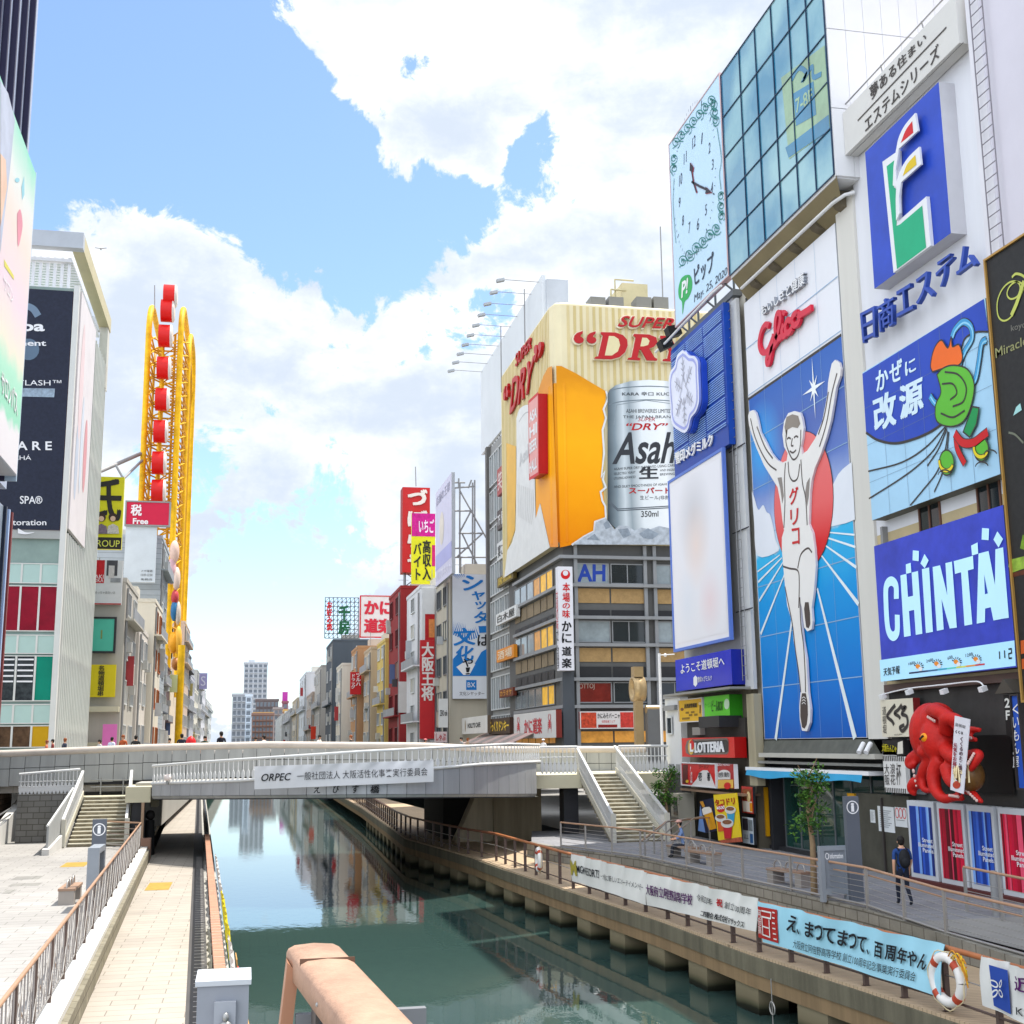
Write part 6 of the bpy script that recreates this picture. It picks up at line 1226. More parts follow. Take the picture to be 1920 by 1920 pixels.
def scroll(p0, p1, n, r, side):
    for i in range(n):
        f = (i+.5)/n; x, y = p0[0]+(p1[0]-p0[0])*f, p0[1]+(p1[1]-p0[1])*f; s_ = 1 if i % 2 else -1; pts = []
        for k in range(22): a = k*.5*s_+side; rr = r*(1-.038*k); pts.append((x+rr*math.cos(a)*.9, y+rr*math.sin(a)*1.15))
        sg.line('scroll_border', z5(pts), .05, TEAL, d=.016+.006*(i % 3))
    pts = [(p0[0]+(p1[0]-p0[0])*k/40+r*.45*math.sin(k*n*.157), p0[1]+(p1[1]-p0[1])*k/40+r*.45*math.cos(k*n*.157)) for k in range(41)]; sg.line('scroll_border', z5(pts), .045, TEAL, d=.04)
scroll((155, 570), (440, 230), 7, 36, 1.2); scroll((200, 1390), (480, 1120), 6, 40, .4); scroll((432, 250), (455, 420), 3, 34, 2.); scroll((160, 620), (162, 760), 2, 32, 2.); scroll((487, 880), (492, 1090), 3, 32, 1.)
sg.line('scroll_border', z5(bez([(165, 790), (158, 950), (170, 1150), (178, 1240)])), .05, TEAL, d=.03); sg.line('scroll_border', z5(bez([(462, 440), (492, 650), (480, 760), (490, 870)])), .05, TEAL, d=.03)
sg.quadtext('lettering', 'ピップ', z5([(300, 1408), (437, 1292), (441, 1432), (308, 1542)]), DN, bold=.02); sg.quadtext('lettering', 'May. 25, 2020', z5([(300, 1602), (531, 1402), (533, 1470), (303, 1668)]), DN, shear=.2)
GB_ = mat('#16a34a', .45); pb = z5(bez([(240, 1462), (272, 1462), (288, 1500), (286, 1560), (262, 1620), (236, 1650), (222, 1735), (218, 1650), (198, 1620), (193, 1560), (210, 1490), (240, 1462)], 4)[:-1]); sg.fill('emblem', pb, GB_)
sg.quadtext('emblem', 'P!', z5([(213, 1515), (262, 1475), (262, 1580), (215, 1625)]), WHITE, d=.024, bold=.03, shear=.15); sg.done()
m = MB()
for y in (50.3, 52.6, 54.9, 56.2): m.rod((20.75, y, 26.95), (21.6, y, 26.3), .05, FRM); m.rod((21.2, y, 26.4), (21.2, y, 30), .06, FRM)
m.build('truss', sg.root)
m = MB(); m.tube([(20.3, 49.6, 26.55), (20.2, 50.4, 26.5), (20.2, 56.8, 26.3), (20.2, 58.6, 26.3)], .06, WHITE2, 8); m.build('lamp_rail', T)
t_ = thing('floodlight', 'two black floodlights on an arm beside the blue crystal sign', 'floodlight', ony(1250, 640, 57.5)); c = ony(1262, 622, 57.5); m = MB(); m.obox(c, (.32, 0, .1), (0, .3, 0), (-.08, 0, .26), BLACK); m.build('lamp_head', t_); c = ony(1247, 645, 57.5); m = MB(); m.obox(c, (.28, 0, .14), (0, .3, 0), (-.1, 0, .24), BLACK); m.build('lamp_head', t_); MB().rod(ony(1262, 622, 57.5), (20.6, 57.2, 26.4), .03, FRM).build('arm', t_)
# snow crystal sign
sg = Sign('neon_sign', 'royal blue ribbed neon sign with raised white snow crystal emblem', 'sign', facing('-x', 20.6), (-57.4, 19.4, -50.2, 26.0), .3, mat('#1145a8', .4, .2, .8), inpx=False)
a0, b0, a1, b1 = sg.r; TU = mat('#8fb6ea', .35, .2, 2.); 
m = sg.mb('tube_ribs'); k = 0; y = b0+.9
while y < b1-.25:
    # thin neon tubes in broken rows
    for s0, s1 in ((a0+.15, a0+2.2), (a0+2.35, a0+4.6), (a0+4.75, a1-.15)):
        if (k*7+int(s0*3)) % 11: m.prism([sg.bd.W(s0, y-.012, .05), sg.bd.W(s1, y-.012, .05), sg.bd.W(s1, y+.022, .05), sg.bd.W(s0, y+.022, .05)], sg.bd.n*.03, TU)
    k += 1; y += .105
hexp = bez([(250, 425), (275, 440), (310, 470), (350, 475), (378, 520), (380, 600), (385, 700), (388, 780), (385, 860), (360, 930), (320, 980), (300, 1060), (270, 1100), (225, 1085), (170, 1040), (150, 960), (150, 900), (140, 800), (135, 680), (150, 600), (185, 550), (205, 470), (250, 425)], 4)[:-1]
sg.fill('emblem_shadow_box', z6([(x+10, y+5) for x, y in hexp]), BLUE, d=.09, t=.25); sg.fill('emblem', z6(hexp), mat('#dfe2f2', .4), d=.36, t=.12, ms=mat('#7f8fd6', .4)); sg.line('emblem_outline', z6([(263+(x-263)*.87, 765+(y-765)*.89) for x, y in hexp]), .13, mat('#9fa6e0', .4), d=.49, closed=True)
CRY = mat('#a9aab4', .4); hx = sg.bd.px(*z6([(263, 765)])[0])
for k in range(6):
    a = rad(90+60*k); ux, uy = math.cos(a)*.8, math.sin(a); L_ = 1.75
    sg.line('crystal', [(hx[0]+ux*.5, hx[1]+uy*.5), (hx[0]+ux*L_, hx[1]+uy*L_)], .05, CRY, d=.5, inpx=False)
    for f, ln in ((.75, .34), (1.05, .38), (1.35, .32)):
        for s_ in (-1, 1): b_ = a+s_*rad(60); sg.line('crystal', [(hx[0]+ux*f, hx[1]+uy*f), (hx[0]+ux*f+math.cos(b_)*ln*.8, hx[1]+uy*f+math.sin(b_)*ln)], .05, CRY, d=.506, inpx=False)
sg.line('crystal', [(hx[0]+(.75 if k % 2 else .32)*.8*math.cos(rad(90+36*k)), hx[1]+(.32 if k % 2 else .75)*math.sin(rad(90+36*k))) for k in range(10)], .05, CRY, d=.512, inpx=False, closed=True)
sg.rect('dark_band', .0, .86, 1, 1, mat('#123f9c', .4), d=.012); sg.quadtext('lettering', '雪印メグミルク', z6([(125, 1262), (432, 1100), (440, 1200), (135, 1362)]), WHITE, d=.06, bold=.03, ext=.05); sg.done()
# blank white poster
sg = Sign('poster_board', 'tall white poster in violet-blue frame with a very faint washed-out portrait', 'billboard', facing('-x', 20.45), (-57.9, 10.9, -50.75, 19.2), .12, mat('#e4e2e6', .4, .05, .3), mat('#6f86c9', .5), inpx=False, frame=mat('#5b79c8', .5, .1), fw=.14, fd=.04)
fm = bpy.data.materials.new('faint_print'); fm.use_nodes = True; n = fm.node_tree.nodes; l = fm.node_tree.links; b = n['Principled BSDF']; t = n.new('ShaderNodeTexCoord')
def soft(c, sy, sz): 
    mp = n.new('ShaderNodeMapping'); mp.inputs[1].default_value = (0, -c[0]/sy, -c[1]/sz); mp.inputs[3].default_value = (0, 1/sy, 1/sz); l.new(t.outputs['Object'], mp.inputs[0]); g = n.new('ShaderNodeTexGradient'); g.gradient_type = 'SPHERICAL'; l.new(mp.outputs[0], g.inputs[0]); return g.outputs['Fac']
prev = None
for c, sy, sz, cc, k in (((.3, 6.0), 2.4, 2.6, '#b9b9bd', .8), ((.1, 4.6), 1.9, 2.2, '#e9d3c8', .8), ((-1.4, 1.8), 1.6, 1.6, '#e6c6c8', .6), ((1.6, 2.0), 1.6, 1.8, '#d3dbe6', .6)):
    mx = n.new('ShaderNodeMix'); mx.data_type = 'RGBA'; mm = n.new('ShaderNodeMath'); mm.operation = 'MULTIPLY'; mm.use_clamp = True; l.new(soft(c, sy, sz), mm.inputs[0]); mm.inputs[1].default_value = k; l.new(mm.outputs[0], mx.inputs[0])
    if prev: l.new(prev, mx.inputs[6])
    else: mx.inputs[6].default_value = lin('#e4e3e8')+(1,)
    mx.inputs[7].default_value = lin(cc)+(1,); prev = mx.outputs[2]
l.new(prev, b.inputs['Base Color']); b.inputs['Roughness'].default_value = .3
sg.rect('picture', .03, .03, .97, .97, fm, d=.01); sg.done()
sg = Sign('shop_sign', 'glossy royal blue welcome sign with white Japanese greeting', 'sign', facing('-x', 20.35), (1266, 1238, 1373, 1283), .9, mat('#1f2fc0', .12, .15, .7), mat('#1a2590', .3))
zw = zz(1240, 1180, 4.5714); sg.quadtext('lettering', 'ようこそ道頓堀へ', zw([(165, 300), (542, 225), (545, 315), (172, 385)]), WHITE, bold=.015); sg.quadtext('small_lettering', '雪印メグミルク', zw([(315, 408), (437, 392), (437, 440), (315, 456)]), WHITE, bold=.01); sg.fill('emblem', zw([(293, 395), (310, 412), (310, 470), (295, 492), (278, 475), (277, 415)]), WHITE); sg.done()
MB().box(20.0, 21.2, 49.9, 58.6, 8.62, 8.72, mat('#8c8a84', .5)).build('sign_shelf', T)
bl_ = facing('-x', 20.6)
sg = Sign('shop_sign', 'yellow shop sign with small dark characters above the food posters', 'sign', bl_, (1273, 1314, 1319, 1351), .3, mat('#dfae1f', .5, .08), frame=WHITE2, fw=.04)
sg.quadtext('lettering', '居酒屋情報館', zl([(262, 240), (405, 225), (405, 278), (262, 290)]), DK, bold=.01)
for q in ([(275, 328), (312, 325), (312, 348), (275, 350)], [(335, 322), (375, 318), (375, 340), (335, 344)], [(312, 355), (350, 350), (350, 374), (312, 378)], [(372, 350), (410, 346), (410, 370), (372, 374)], [(235, 395), (320, 388), (320, 412), (235, 418)]): sg.fill('small_lettering', zl(q), mat('#8a6a1a', .6))
sg.fill('picture', zl(cring((236, 300), 18, 14)), mat('#7a4a26', .5)); sg.line('picture', zl([(440, 215), (438, 345)]), .12, DK); sg.fill('picture', zl(cring((440, 235), 17, 10)), mat('#e3c79d', .5), d=.02); sg.done()
sg = Sign('shop_sign', 'bright green box sign with dark katakana and white oval', 'sign', bl_, (1320, 1307, 1369, 1347), .75, mat('#5fcf2a', .45, .06), mat('#2f8f16', .5))
sg.quadtext('lettering', 'ビールBOX', zl([(570, 198), (695, 185), (695, 315), (570, 325)]), mat('#1c5a1c', .5), bold=.005); sg.quadtext('small_lettering', 'サービス', zl([(490, 225), (560, 215), (560, 275), (490, 285)]), mat('#3c9a28', .5)); sg.fill('emblem', zl(swirl((738, 240), 30, 60, 0, 342)), mat('#c9e3c0', .5)); sg.done()
def pbox(name, x0, y0, x1, y1, d0, d1, m): r = pxr(bl_, x0, y0, x1, y1); MB().prism([bl_.W(r[0], r[1], d0), bl_.W(r[2], r[1], d0), bl_.W(r[2], r[3], d0), bl_.W(r[0], r[3], d0)], bl_.n*(d1-d0), m).build(name, T)
pbox('duct_hood', 1331, 1344, 1371, 1363, -.5, .55, DARK); pbox('recess_band', 1275, 1352, 1384, 1384, -.55, -.35, mat('#3a3733', .7)); pbox('vent_unit', 1294, 1364, 1309, 1378, -.4, -.1, mat('#8d8a84', .6))
sg = Sign('shop_sign', 'red burger-shop box sign with white capitals on a dark pill', 'sign', facing('-x', 20.4), (1278, 1384, 1378, 1421), .55, mat('#d3120f', .35, .06), mat('#a80c0c', .4))
pill = zl([(290, 655), (320, 640), (740, 622), (758, 650), (760, 780), (740, 805), (320, 815), (280, 790), (272, 720)]); sg.fill('pill', pill, mat('#7a6a66', .3, metal=.5), d=.012); sg.fill('pill', zl([(380, 655), (735, 640), (752, 665), (752, 770), (735, 785), (390, 795)]), mat('#262222', .35), d=.02)
sg.fill('emblem', zl(swirl((342, 725), 34, 85, 0, 342)), mat('#d8b04a', .4), d=.03); sg.fill('emblem', zl(swirl((350, 700), 26, 55, 0, 342)), RED, d=.036); sg.quadtext('emblem', 'L', zl([(328, 685), (372, 680), (372, 775), (332, 780)]), WHITE, d=.044, bold=.05); sg.quadtext('lettering', 'LOTTERIA', zl([(390, 675), (715, 655), (720, 780), (392, 790)]), WHITE, d=.03, bold=.03, ext=.05); sg.done()
sg = Sign('poster', 'wide red food poster with white arch and black characters', 'poster', facing('-x', 20.5), (1278, 1431, 1344, 1476), .2, mat('#c8141a', .4, .08), WHITE, frame=WHITE2, fw=.05)
sg.fill('artwork', zl([(345, 1150), (400, 1085), (430, 1010), (470, 985), (520, 985), (550, 1020), (580, 1090), (615, 1180), (350, 1160)]), mat('#d8d3cf', .5)); sg.quadtext('lettering', '壱', zl([(420, 1005), (460, 1005), (462, 1100), (422, 1105)]), DK, d=.02, bold=.02); sg.quadtext('lettering', '番', zl([(518, 1005), (555, 1010), (556, 1105), (520, 1105)]), DK, d=.02, bold=.02)
sg.quadtext('lettering', 'ラーメン', zl([(425, 925), (535, 920), (535, 965), (425, 968)]), mat('#4d0f10', .5), d=.02); sg.fill('artwork', zl([(240, 925), (300, 922), (300, 1140), (240, 1135)]), mat('#5a1516', .5), d=.014); sg.fill('artwork', zl(cring((295, 1110), 18, 12)), mat('#e0b52a', .5), d=.02); sg.quadtext('lettering', 'Coca', zl([(330, 940), (352, 938), (352, 1130), (330, 1132)]), WHITE, d=.02); sg.done()
sg = Sign('poster', 'square red and yellow food poster beside the wide red poster', 'poster', facing('-x', 20.5), (1345, 1432, 1377, 1479), .2, mat('#a81820', .4, .08), WHITE)
sg.fill('artwork', zl(swirl((710, 1030), 70, 50, 180, 360)+[(780, 1085), (640, 1090)]), mat('#d8d3cf', .5)); sg.fill('artwork', zl([(640, 1095), (815, 1090), (815, 1185), (640, 1190)]), mat('#dfb04a', .5), d=.02); sg.quadtext('lettering', '感動', zl([(645, 1010), (770, 1005), (770, 1060), (645, 1065)]), DK, d=.03); sg.quadtext('lettering', 'BAR MENU', zl([(635, 915), (775, 912), (775, 935), (635, 938)]), WHITE, d=.02); sg.fill('artwork', zl(cring((750, 1160), 40, 10)), RED, d=.03); sg.done()
MB().box(20.5, 21.3, 50.2, 58.0, 4.15, 4.25, mat('#8a6f5a', .6)).build('ledge', T); wallbox(T, 21.15, 21.3, 50.6, 57.6, 2.0, 4.1, mat('#141312', .6), 'dark_entrance')
bq2 = facing('-x', 20.3)
sg = Sign('leaning_board', 'tall yellow drinks board with three cups leaning by the dark entrance', 'board', bq2, (0, 0, 0.01, 0.01), .01, DARK, inpx=False, pname='back_clip')
sg.fill('board', zl([(600, 1262), (855, 1240), (905, 1735), (655, 1775)]), mat('#e8c81d', .45, .06), d=.0, t=.06); sg.fill('board', zl([(655, 1775), (905, 1735), (915, 1790), (685, 1805)]), mat('#b3563c', .6, .4, 6.), d=.0, t=.06)
sg.quadtext('lettering', 'タコドリ', zl([(615, 1315), (840, 1285), (850, 1370), (625, 1385)]), mat('#b3141b', .5), d=.075, bold=.035); sg.fill('lettering', zl(cring((685, 1415), 46, 14)), RED, d=.072); sg.quadtext('lettering', '¥500', zl([(640, 1395), (730, 1380), (732, 1420), (642, 1430)]), WHITE, d=.084, bold=.03)
for (x, y), c_, k in (((800, 1440), '#2f9fc9', 1), ((690, 1530), '#d9601c', 1), ((765, 1590), '#c9162a', 1.15)):
    sg.fill('picture', zl([(x-45*k, y), (x+48*k, y-4), (x+36*k, y+140*k), (x-30*k, y+145*k)]), mat(c_, .4), d=.08+.004*k); sg.fill('picture', zl(swirl((x, y-8), 62*k, 44*k, 0, 342)), mat('#dcd8d0', .5), d=.09+.006*k); sg.fill('picture', zl(swirl((x, y-22), 46*k, 22*k, 0, 342)), mat('#8c5a3a', .6, .5, 9.), d=.1+.006*k)
sg.root.location = sg.bd.W(*sg.bd.px(*zl([(760, 1790)])[0])); sg.done()
[ (setattr(ch, 'location', V((0, 0, 0))), ) for ch in sg.root.children]
sg = Sign('leaning_board', 'dark blue board with a full beer glass standing by the entrance', 'board', facing('-x', 20.45), (0, 0, .01, .01), .01, DARK, inpx=False, pname='back_clip')
sg.root.location = sg.bd.W(*sg.bd.px(*zl([(570, 1690)])[0]))
sg.fill('board', zl([(445, 1330), (600, 1295), (655, 1660), (510, 1690)]), mat('#161d3c', .4, .2), d=0, t=.06); sg.fill('board_side', zl([(440, 1345), (500, 1560), (505, 1690), (410, 1665)]), mat('#6f8fc4', .5), d=-.05, t=.04)
sg.fill('picture', zl([(478, 1425), (580, 1405), (640, 1640), (555, 1660)]), mat('#dd9a14', .35, .2, 3.), d=.075); sg.fill('picture', zl([(475, 1425), (500, 1402), (560, 1395), (582, 1420), (590, 1455), (490, 1490)]), mat('#e6ded2', .5), d=.085); sg.fill('picture', zl([(452, 1338), (488, 1332), (512, 1392), (482, 1402)]), mat('#c98a2c', .4), d=.085); sg.done()
for lab, r, cc, k in (('red-framed food poster with noodle bowl on the pillar', (1390, 1474, 1413, 1526), '#b32a1e', 0), ('pale poster with dark drinks and letters under the noodle poster', (1391, 1531, 1414, 1584), '#cfd8de', 1)):
    sg = Sign('poster', lab, 'poster', facing('-x', 20.75), r, .12, mat(cc, .45, .1), DARK)
    if k == 0: sg.rect('picture', .08, .1, .92, .5, mat('#8a4520', .5, .5, 6.)); sg.rect('picture', .08, .55, .92, .95, mat('#ddd2c4', .5)); sg.oval('picture', sg.R(.65, .38), .2, .22, mat('#d9c08a', .5), d=.02); sg.rect('picture', .72, .6, .95, .92, mat('#d98a1c', .5), d=.02)
    else: sg.rect('picture', .05, .05, .55, .5, mat('#3a3440', .5, .4, 6.)); sg.rect('picture', .58, .08, .95, .5, mat('#7d858a', .5, .4, 6.)); sg.text('lettering', 'LLL', (.15, .66, .55, .82), DK, frac=True); sg.rect('picture', .68, .6, .95, .95, mat('#2a5a8c', .5), d=.014)
    sg.done()
c = onx(1286, 1580, 20.75); c.z = 2.0; t_ = thing('vending_machine', 'beige upright ticket machine standing beside the dark entrance', 'machine', c)
m = MB(); m.box(c.x-.5, c.x+.3, c.y-.55, c.y+.55, 2.0, 4.0, mat('#b9b3a2', .5, .1)); m.build('body', t_); m = MB(); m.box(c.x-.53, c.x-.5, c.y-.4, c.y+.1, 3.0, 3.8, GL); m.build('display', t_); MB().box(c.x-.54, c.x-.5, c.y-.45, c.y+.5, 2.85, 2.9, STEEL).build('shelf', t_)
# white kiosk building behind the stairs
T = thing('white_annex', 'small white annex wall with a window and grey stepped base', 'building', (21.2, 62, 1.9)); wallbox(T, 21.0, 27, 59.0, 61.3, 4.9, 8.6, mat('#d4d4d2', .6, .08)); wallbox(T, 20.9, 27, 58.9, 61.4, 1.9, 4.9, mat('#4a4a48', .7), 'base')
for i in range(2): MB().box(20.9, 21.0, 59.1+i*1.1, 59.65+i*1.1, 4.9, 5.35, mat('#8f918f', .7)).build('stepped_trim', T)
bz = facing('-y', 58.95); window(T, bz, (21.35, 6.9, 22.1, 7.7), GL, FRMW, 1, 1); bz2 = facing('-x', 20.95); window(T, bz2, bz2.px(1251, 1352)+bz2.px(1266, 1370) if False else (-60.9, 6.8, -60.1, 7.7), GL, FRMW, 1, 1); MB().box(20.8, 21.0, 59.3, 61, 8.0, 8.25, GREYM).build('conduit', T); MB().box(20.9, 27, 59, 61.3, 8.6, 8.8, GREYM).build('roof', T)

# ============================================================ corner building with the beer billboard, crab restaurant below
za = zz(860, 500, 4.5714); zb = zz(880, 860, 4.8); zf = zz(860, 1180, 4.3636)
T = thing('corner_building', 'dark grey restaurant building on the bridge corner under the beer billboard', 'building', (25, 90, 1.9))
GD = mat('#5d5d5c', .6, .15, .6); GD2 = mat('#8f9193', .5, .12, metal=.1); GLB = glass_mat('#8f9a9e', .05, .35, .6); BAM = mat('#a98a5c', .7, .2, 4.); WARM = mat('#c58a3c', .3, .4, 1.5, emit=.25); YELW = mat('#d9a418', .3, .3, 1.5, emit=.3); REDW = mat('#6e2018', .2, .4, 1.5, emit=.1)
wallbox(T, 21.1, 36, 82.2, 100.5, 4.6, 20.3, GD); wallbox(T, 21.2, 36, 82.3, 100.5, 20.3, 37.3, PALE, 'upper_wall')
bw = facing('-y', 82.15); bs = facing('-x', 21.05)
def wz(py): return bw.px(1150, py)[1]
WX = [bw.px(x, 1150)[0] for x in (1080, 1145, 1211, 1229, 1290, 1350)]
SY = [bs.px(x, 1200)[0] for x in (966, 977, 989, 1002, 1015, 1027, 1039)]
SYZ = bs.px(1040, 1200)
for r_i, (y0, y1, kind) in enumerate(((1057, 1095, 'g'), (1104, 1131, 'b'), (1144, 1156, 'd'), (1164, 1205, 'g'), (1215, 1241, 'b'), (1250, 1270, 'd'), (1279, 1318, 'r'), (1371, 1392, 'w'))):
    z1, z0 = wz(y0), wz(y1)
    for i, (xa, xb) in enumerate(zip(WX, WX[1:])):
        if i == 2: continue
        if kind in 'gr': window(T, bw, (xa+.06, z0, xb-.06, z1), GLB if kind == 'g' and i != 1 else REDW if kind == 'r' and i == 0 else GL, GD2, 1 if i == 0 else 2, 1)
        else: pane(T, bw, (xa+.06, z0, xb-.06, z1), {'b': BAM, 'd': DARK, 'w': WARM}[kind], {'b': 'bamboo_blind', 'd': 'dark_band', 'w': 'lit_window'}[kind])
    for i, (ya, yb) in enumerate(zip(SY, SY[1:])):
        m_ = {'g': (YELW if i > 3 else WARM if i > 2 else GLB), 'b': mat('#8a7a62', .7, .2), 'd': DARK, 'r': (YELW if i > 3 else GLL), 'w': WARM}[kind]
        if kind in 'gr': window(T, bs, (ya+.05, z0, yb-.05, z1), m_, GD2, 1, 1)
        else: pane(T, bs, (ya+.1, z0, yb-.1, z1), m_, 'blind')
for y0 in (1047, 1099, 1159, 1210, 1274, 1325): z = wz(y0); m = MB(); m.box(20.75, 34, 81.75, 82.15, z-.1, z+.12, GD2); m.box(20.75, 21.1, 82.15, 97.5, z-.1, z+.12, GD2); m.build('floor_beam', T)
for x in WX[:1]+WX[2:4]: MB().box(x-.12, x+.12, 81.95, 82.15, 5, 20, GD2).build('mullion_post', T)
MB().box(20.8, 21.6, 81.7, 82.4, 4.6, 11.2, mat('#4a4f55', .45, .1)).build('corner_column', T)
t = _S(bw, T); t.quadtext('window_lettering', 'AH', [(1082, 1058), (1135, 1057), (1135, 1090), (1082, 1091)], mat('#1f3f9c', .5), d=.03, bold=.03); t.quadtext('window_lettering', 'OTTOJ', zf([(985, 445), (1110, 443), (1110, 495), (985, 498)]), mat('#b9a79a', .5), d=.03); t.done()
# wrap-round beer billboard
bwb = facing('-y', 81.75); bsb = facing('-x', 20.55); STRP = mat('#dfd3ae', .55, .08, .3); ORNG = gradmat([(0, '#e98a00'), (.25, '#f59f02'), (.6, '#fdb00c'), (.85, '#f2a412'), (1, '#d98d10')], 12, .4, var=.1); WHT = mat('#dcdcda', .5, .08, 1.2); DRY = mat('#b3141a', .4, .06)
B = thing('beer_billboard', 'giant cream and orange beer billboard wrapping the building corner with silver can', 'billboard', (22, 88, 20))
m = MB(); m.prism([(20.55, 100.3, 20.05), (20.55, 82.6, 20.05), (20.7, 82.0, 20.05), (21.2, 81.75, 20.05), (33, 81.75, 20.05), (33, 82.15, 20.05), (21.15, 82.2, 20.05), (21.05, 100.3, 20.05)][::-1], (0, 0, 17.3), STRP); m.build('panel', B)
m = MB()   # rounded top edge and vertical ribs
m.tube([(20.8, 100.3, 37.33), (20.8, 83, 37.33), (20.95, 82.2, 37.33), (21.6, 82, 37.33), (33, 82, 37.33)], .25, STRP, 10); m.build('top_roll', B)
m = MB()
for i in range(24): x = 21.6+i*.48; m.box(x, x+.2, 81.715, 81.75, 20.1, 37.3, mat('#c9b67f' if i % 3 else '#d3c190', .55, .1))
for i in range(36): y = 82.9+i*.48; m.box(20.515, 20.55, y, y+.2, 20.1, 37.3, mat('#c9b67f' if i % 3 else '#d3c190', .55, .1))
m.build('rib_pattern', B)
w_ = _S(bwb.up(.04), B); s_ = _S(bsb.up(.04), B); w_.r = s_.r = None
w_.fill('orange_field', za([(835, 850), (880, 852), (1000, 912), (1130, 990), (1262, 1068), (1255, 1230), (1240, 1400), (1232, 1600), (1225, 1830)])+zb([(1200, 230), (1225, 535), (1130, 570), (1125, 650), (1035, 700), (925, 775), (815, 800)]), ORNG)
s_.fill('orange_field', za([(800, 852), (765, 868), (728, 935), (690, 1040), (650, 1185), (645, 1400), (650, 1830)])+zb([(600, 100), (600, 540), (640, 400), (728, 796), (800, 795)]), ORNG); s_.fill('orange_field', za([(410, 1512), (492, 1540), (492, 1830)])+zb([(425, 100), (410, 650), (345, 825)]), mat('#e2b04a', .5, .1))
MB().prism([(20.44, 82.9, 20.1), (20.6, 81.92, 20.1), (21.35, 81.64, 20.1), (21.35, 81.74, 20.1), (20.7, 82.0, 20.1), (20.54, 82.9, 20.1)], (0, 0, 11.4), ORNG).build('orange_corner', B)
can_s = za(bez([(498, 1300), (520, 1230), (565, 1190), (625, 1190), (640, 1250), (648, 1420), (655, 1830)], 4))+zb([(600, 540), (640, 400), (728, 800), (318, 1070), (345, 825), (385, 760), (420, 640), (428, 100)]); s_.fill('frosted_can', can_s, WHT, d=.03)
for k in range(9): s_.line('frost_lines', zb(bez([(440+k*17, 230+k*6), (445+k*17, 330+k*14), (450+k*14, 520+k*9)])), .1, mat('#c3c3c0', .6), d=.04)
s_.quadtext('frost_lettering', 'Asahi', za([(520, 1620), (625, 1480), (630, 1600), (525, 1720)]), mat('#c9c9c9', .6), d=.05, bold=.03); s_.line('frost_lines', za(bez([(520, 1330), (570, 1260), (625, 1240)])), .1, mat('#bdbdbb', .6), d=.04)
rb = za([(682, 1165), (765, 1090), (770, 1775), (690, 1822)]); s_.fill('red_plaque', rb, mat('#e3a09a', .45), d=.03, t=.7, ms=DRY)
s_.line('red_plaque', rb, .22, RED, d=.735, closed=True)
for tx, y in (('ASA', 1200), ('HI', 1330), ('BEER', 1460), ('HALL', 1630)): s_.quadtext('plaque_lettering', tx, za([(690, y+55), (757, y), (757, y+95), (692, y+150)]), WHITE, d=.75, bold=.03)
s_.quadtext('lettering', 'SUPER', za([(500, 755), (640, 590), (632, 700), (500, 865)]), DRY, d=.04, shear=.05, bold=.008, ext=.12); s_.quadtext('lettering', 'DRY', za([(470, 970), (672, 752), (640, 1050), (452, 1268)]), DRY, d=.04, shear=.1, bold=.012, ext=.14)
s_.quadtext('lettering', '“', za([(408, 1040), (450, 1000), (452, 1110), (410, 1160)]), DRY, d=.04, bold=.02, ext=.25); s_.quadtext('lettering', '”', za([(675, 680), (742, 635), (735, 760), (675, 825)]), DRY, d=.04, bold=.02, ext=.25)
def cream(f, tx, q, **k): f.quadtext('lettering_edge', tx, [(x+(2.2 if i in (1, 2) else -2.2), y+(-2.2 if i < 2 else 2.2)) for i, (x, y) in enumerate(q)], mat('#e9e2c8', .5), d=.03, ext=.2, **k); f.quadtext('lettering', tx, q, DRY, d=.24, ext=.1, **k)
cream(w_, 'SUPER', za([(1375, 432), (1845, 455), (1830, 545), (1352, 525)]), shear=.2, bold=.012); 
def scaled(p, k): cx_, cy_ = sum(q[0] for q in p)/len(p), sum(q[1] for q in p)/len(p); return [(cx_+(x-cx_)*k, cy_+(y-cy_)*k) for x, y in p]
for p, h in (([(1205, 575), (1330, 578), (1395, 600), (1432, 640), (1436, 690), (1415, 745), (1370, 785), (1300, 805), (1150, 800), (1158, 788), (1185, 780), (1225, 605), (1208, 590)], [(1275, 608), (1320, 610), (1358, 635), (1370, 685), (1352, 740), (1300, 775), (1240, 775)]),
             ([(1490, 590), (1620, 595), (1680, 620), (1690, 665), (1660, 700), (1620, 715), (1665, 790), (1690, 805), (1685, 818), (1600, 815), (1550, 725), (1535, 722), (1520, 790), (1545, 800), (1540, 815), (1435, 808), (1440, 796), (1470, 790), (1505, 620), (1485, 604)], [(1560, 622), (1600, 625), (1622, 650), (1610, 685), (1570, 697), (1543, 697)]),
             ([(1715, 605), (1830, 610), (1825, 625), (1810, 632), (1850, 700), (1905, 640), (1890, 628), (1893, 615), (1990, 620), (1985, 632), (1950, 650), (1865, 730), (1850, 800), (1880, 812), (1875, 828), (1735, 820), (1740, 806), (1775, 800), (1790, 735), (1740, 645), (1712, 622)], None)):
    w_.fill('lettering_edge', za(scaled(p, 1.045)), mat('#e9e2c8', .5), d=.03, t=.25); w_.fill('lettering', za(p), DRY, d=.28, t=.1)
    if h: w_.fill('lettering_edge', za(h), mat('#d9cda0', .5), d=.382)
cream(w_, '“', za([(975, 562), (1170, 565), (1170, 670), (980, 668)]), bold=.02)
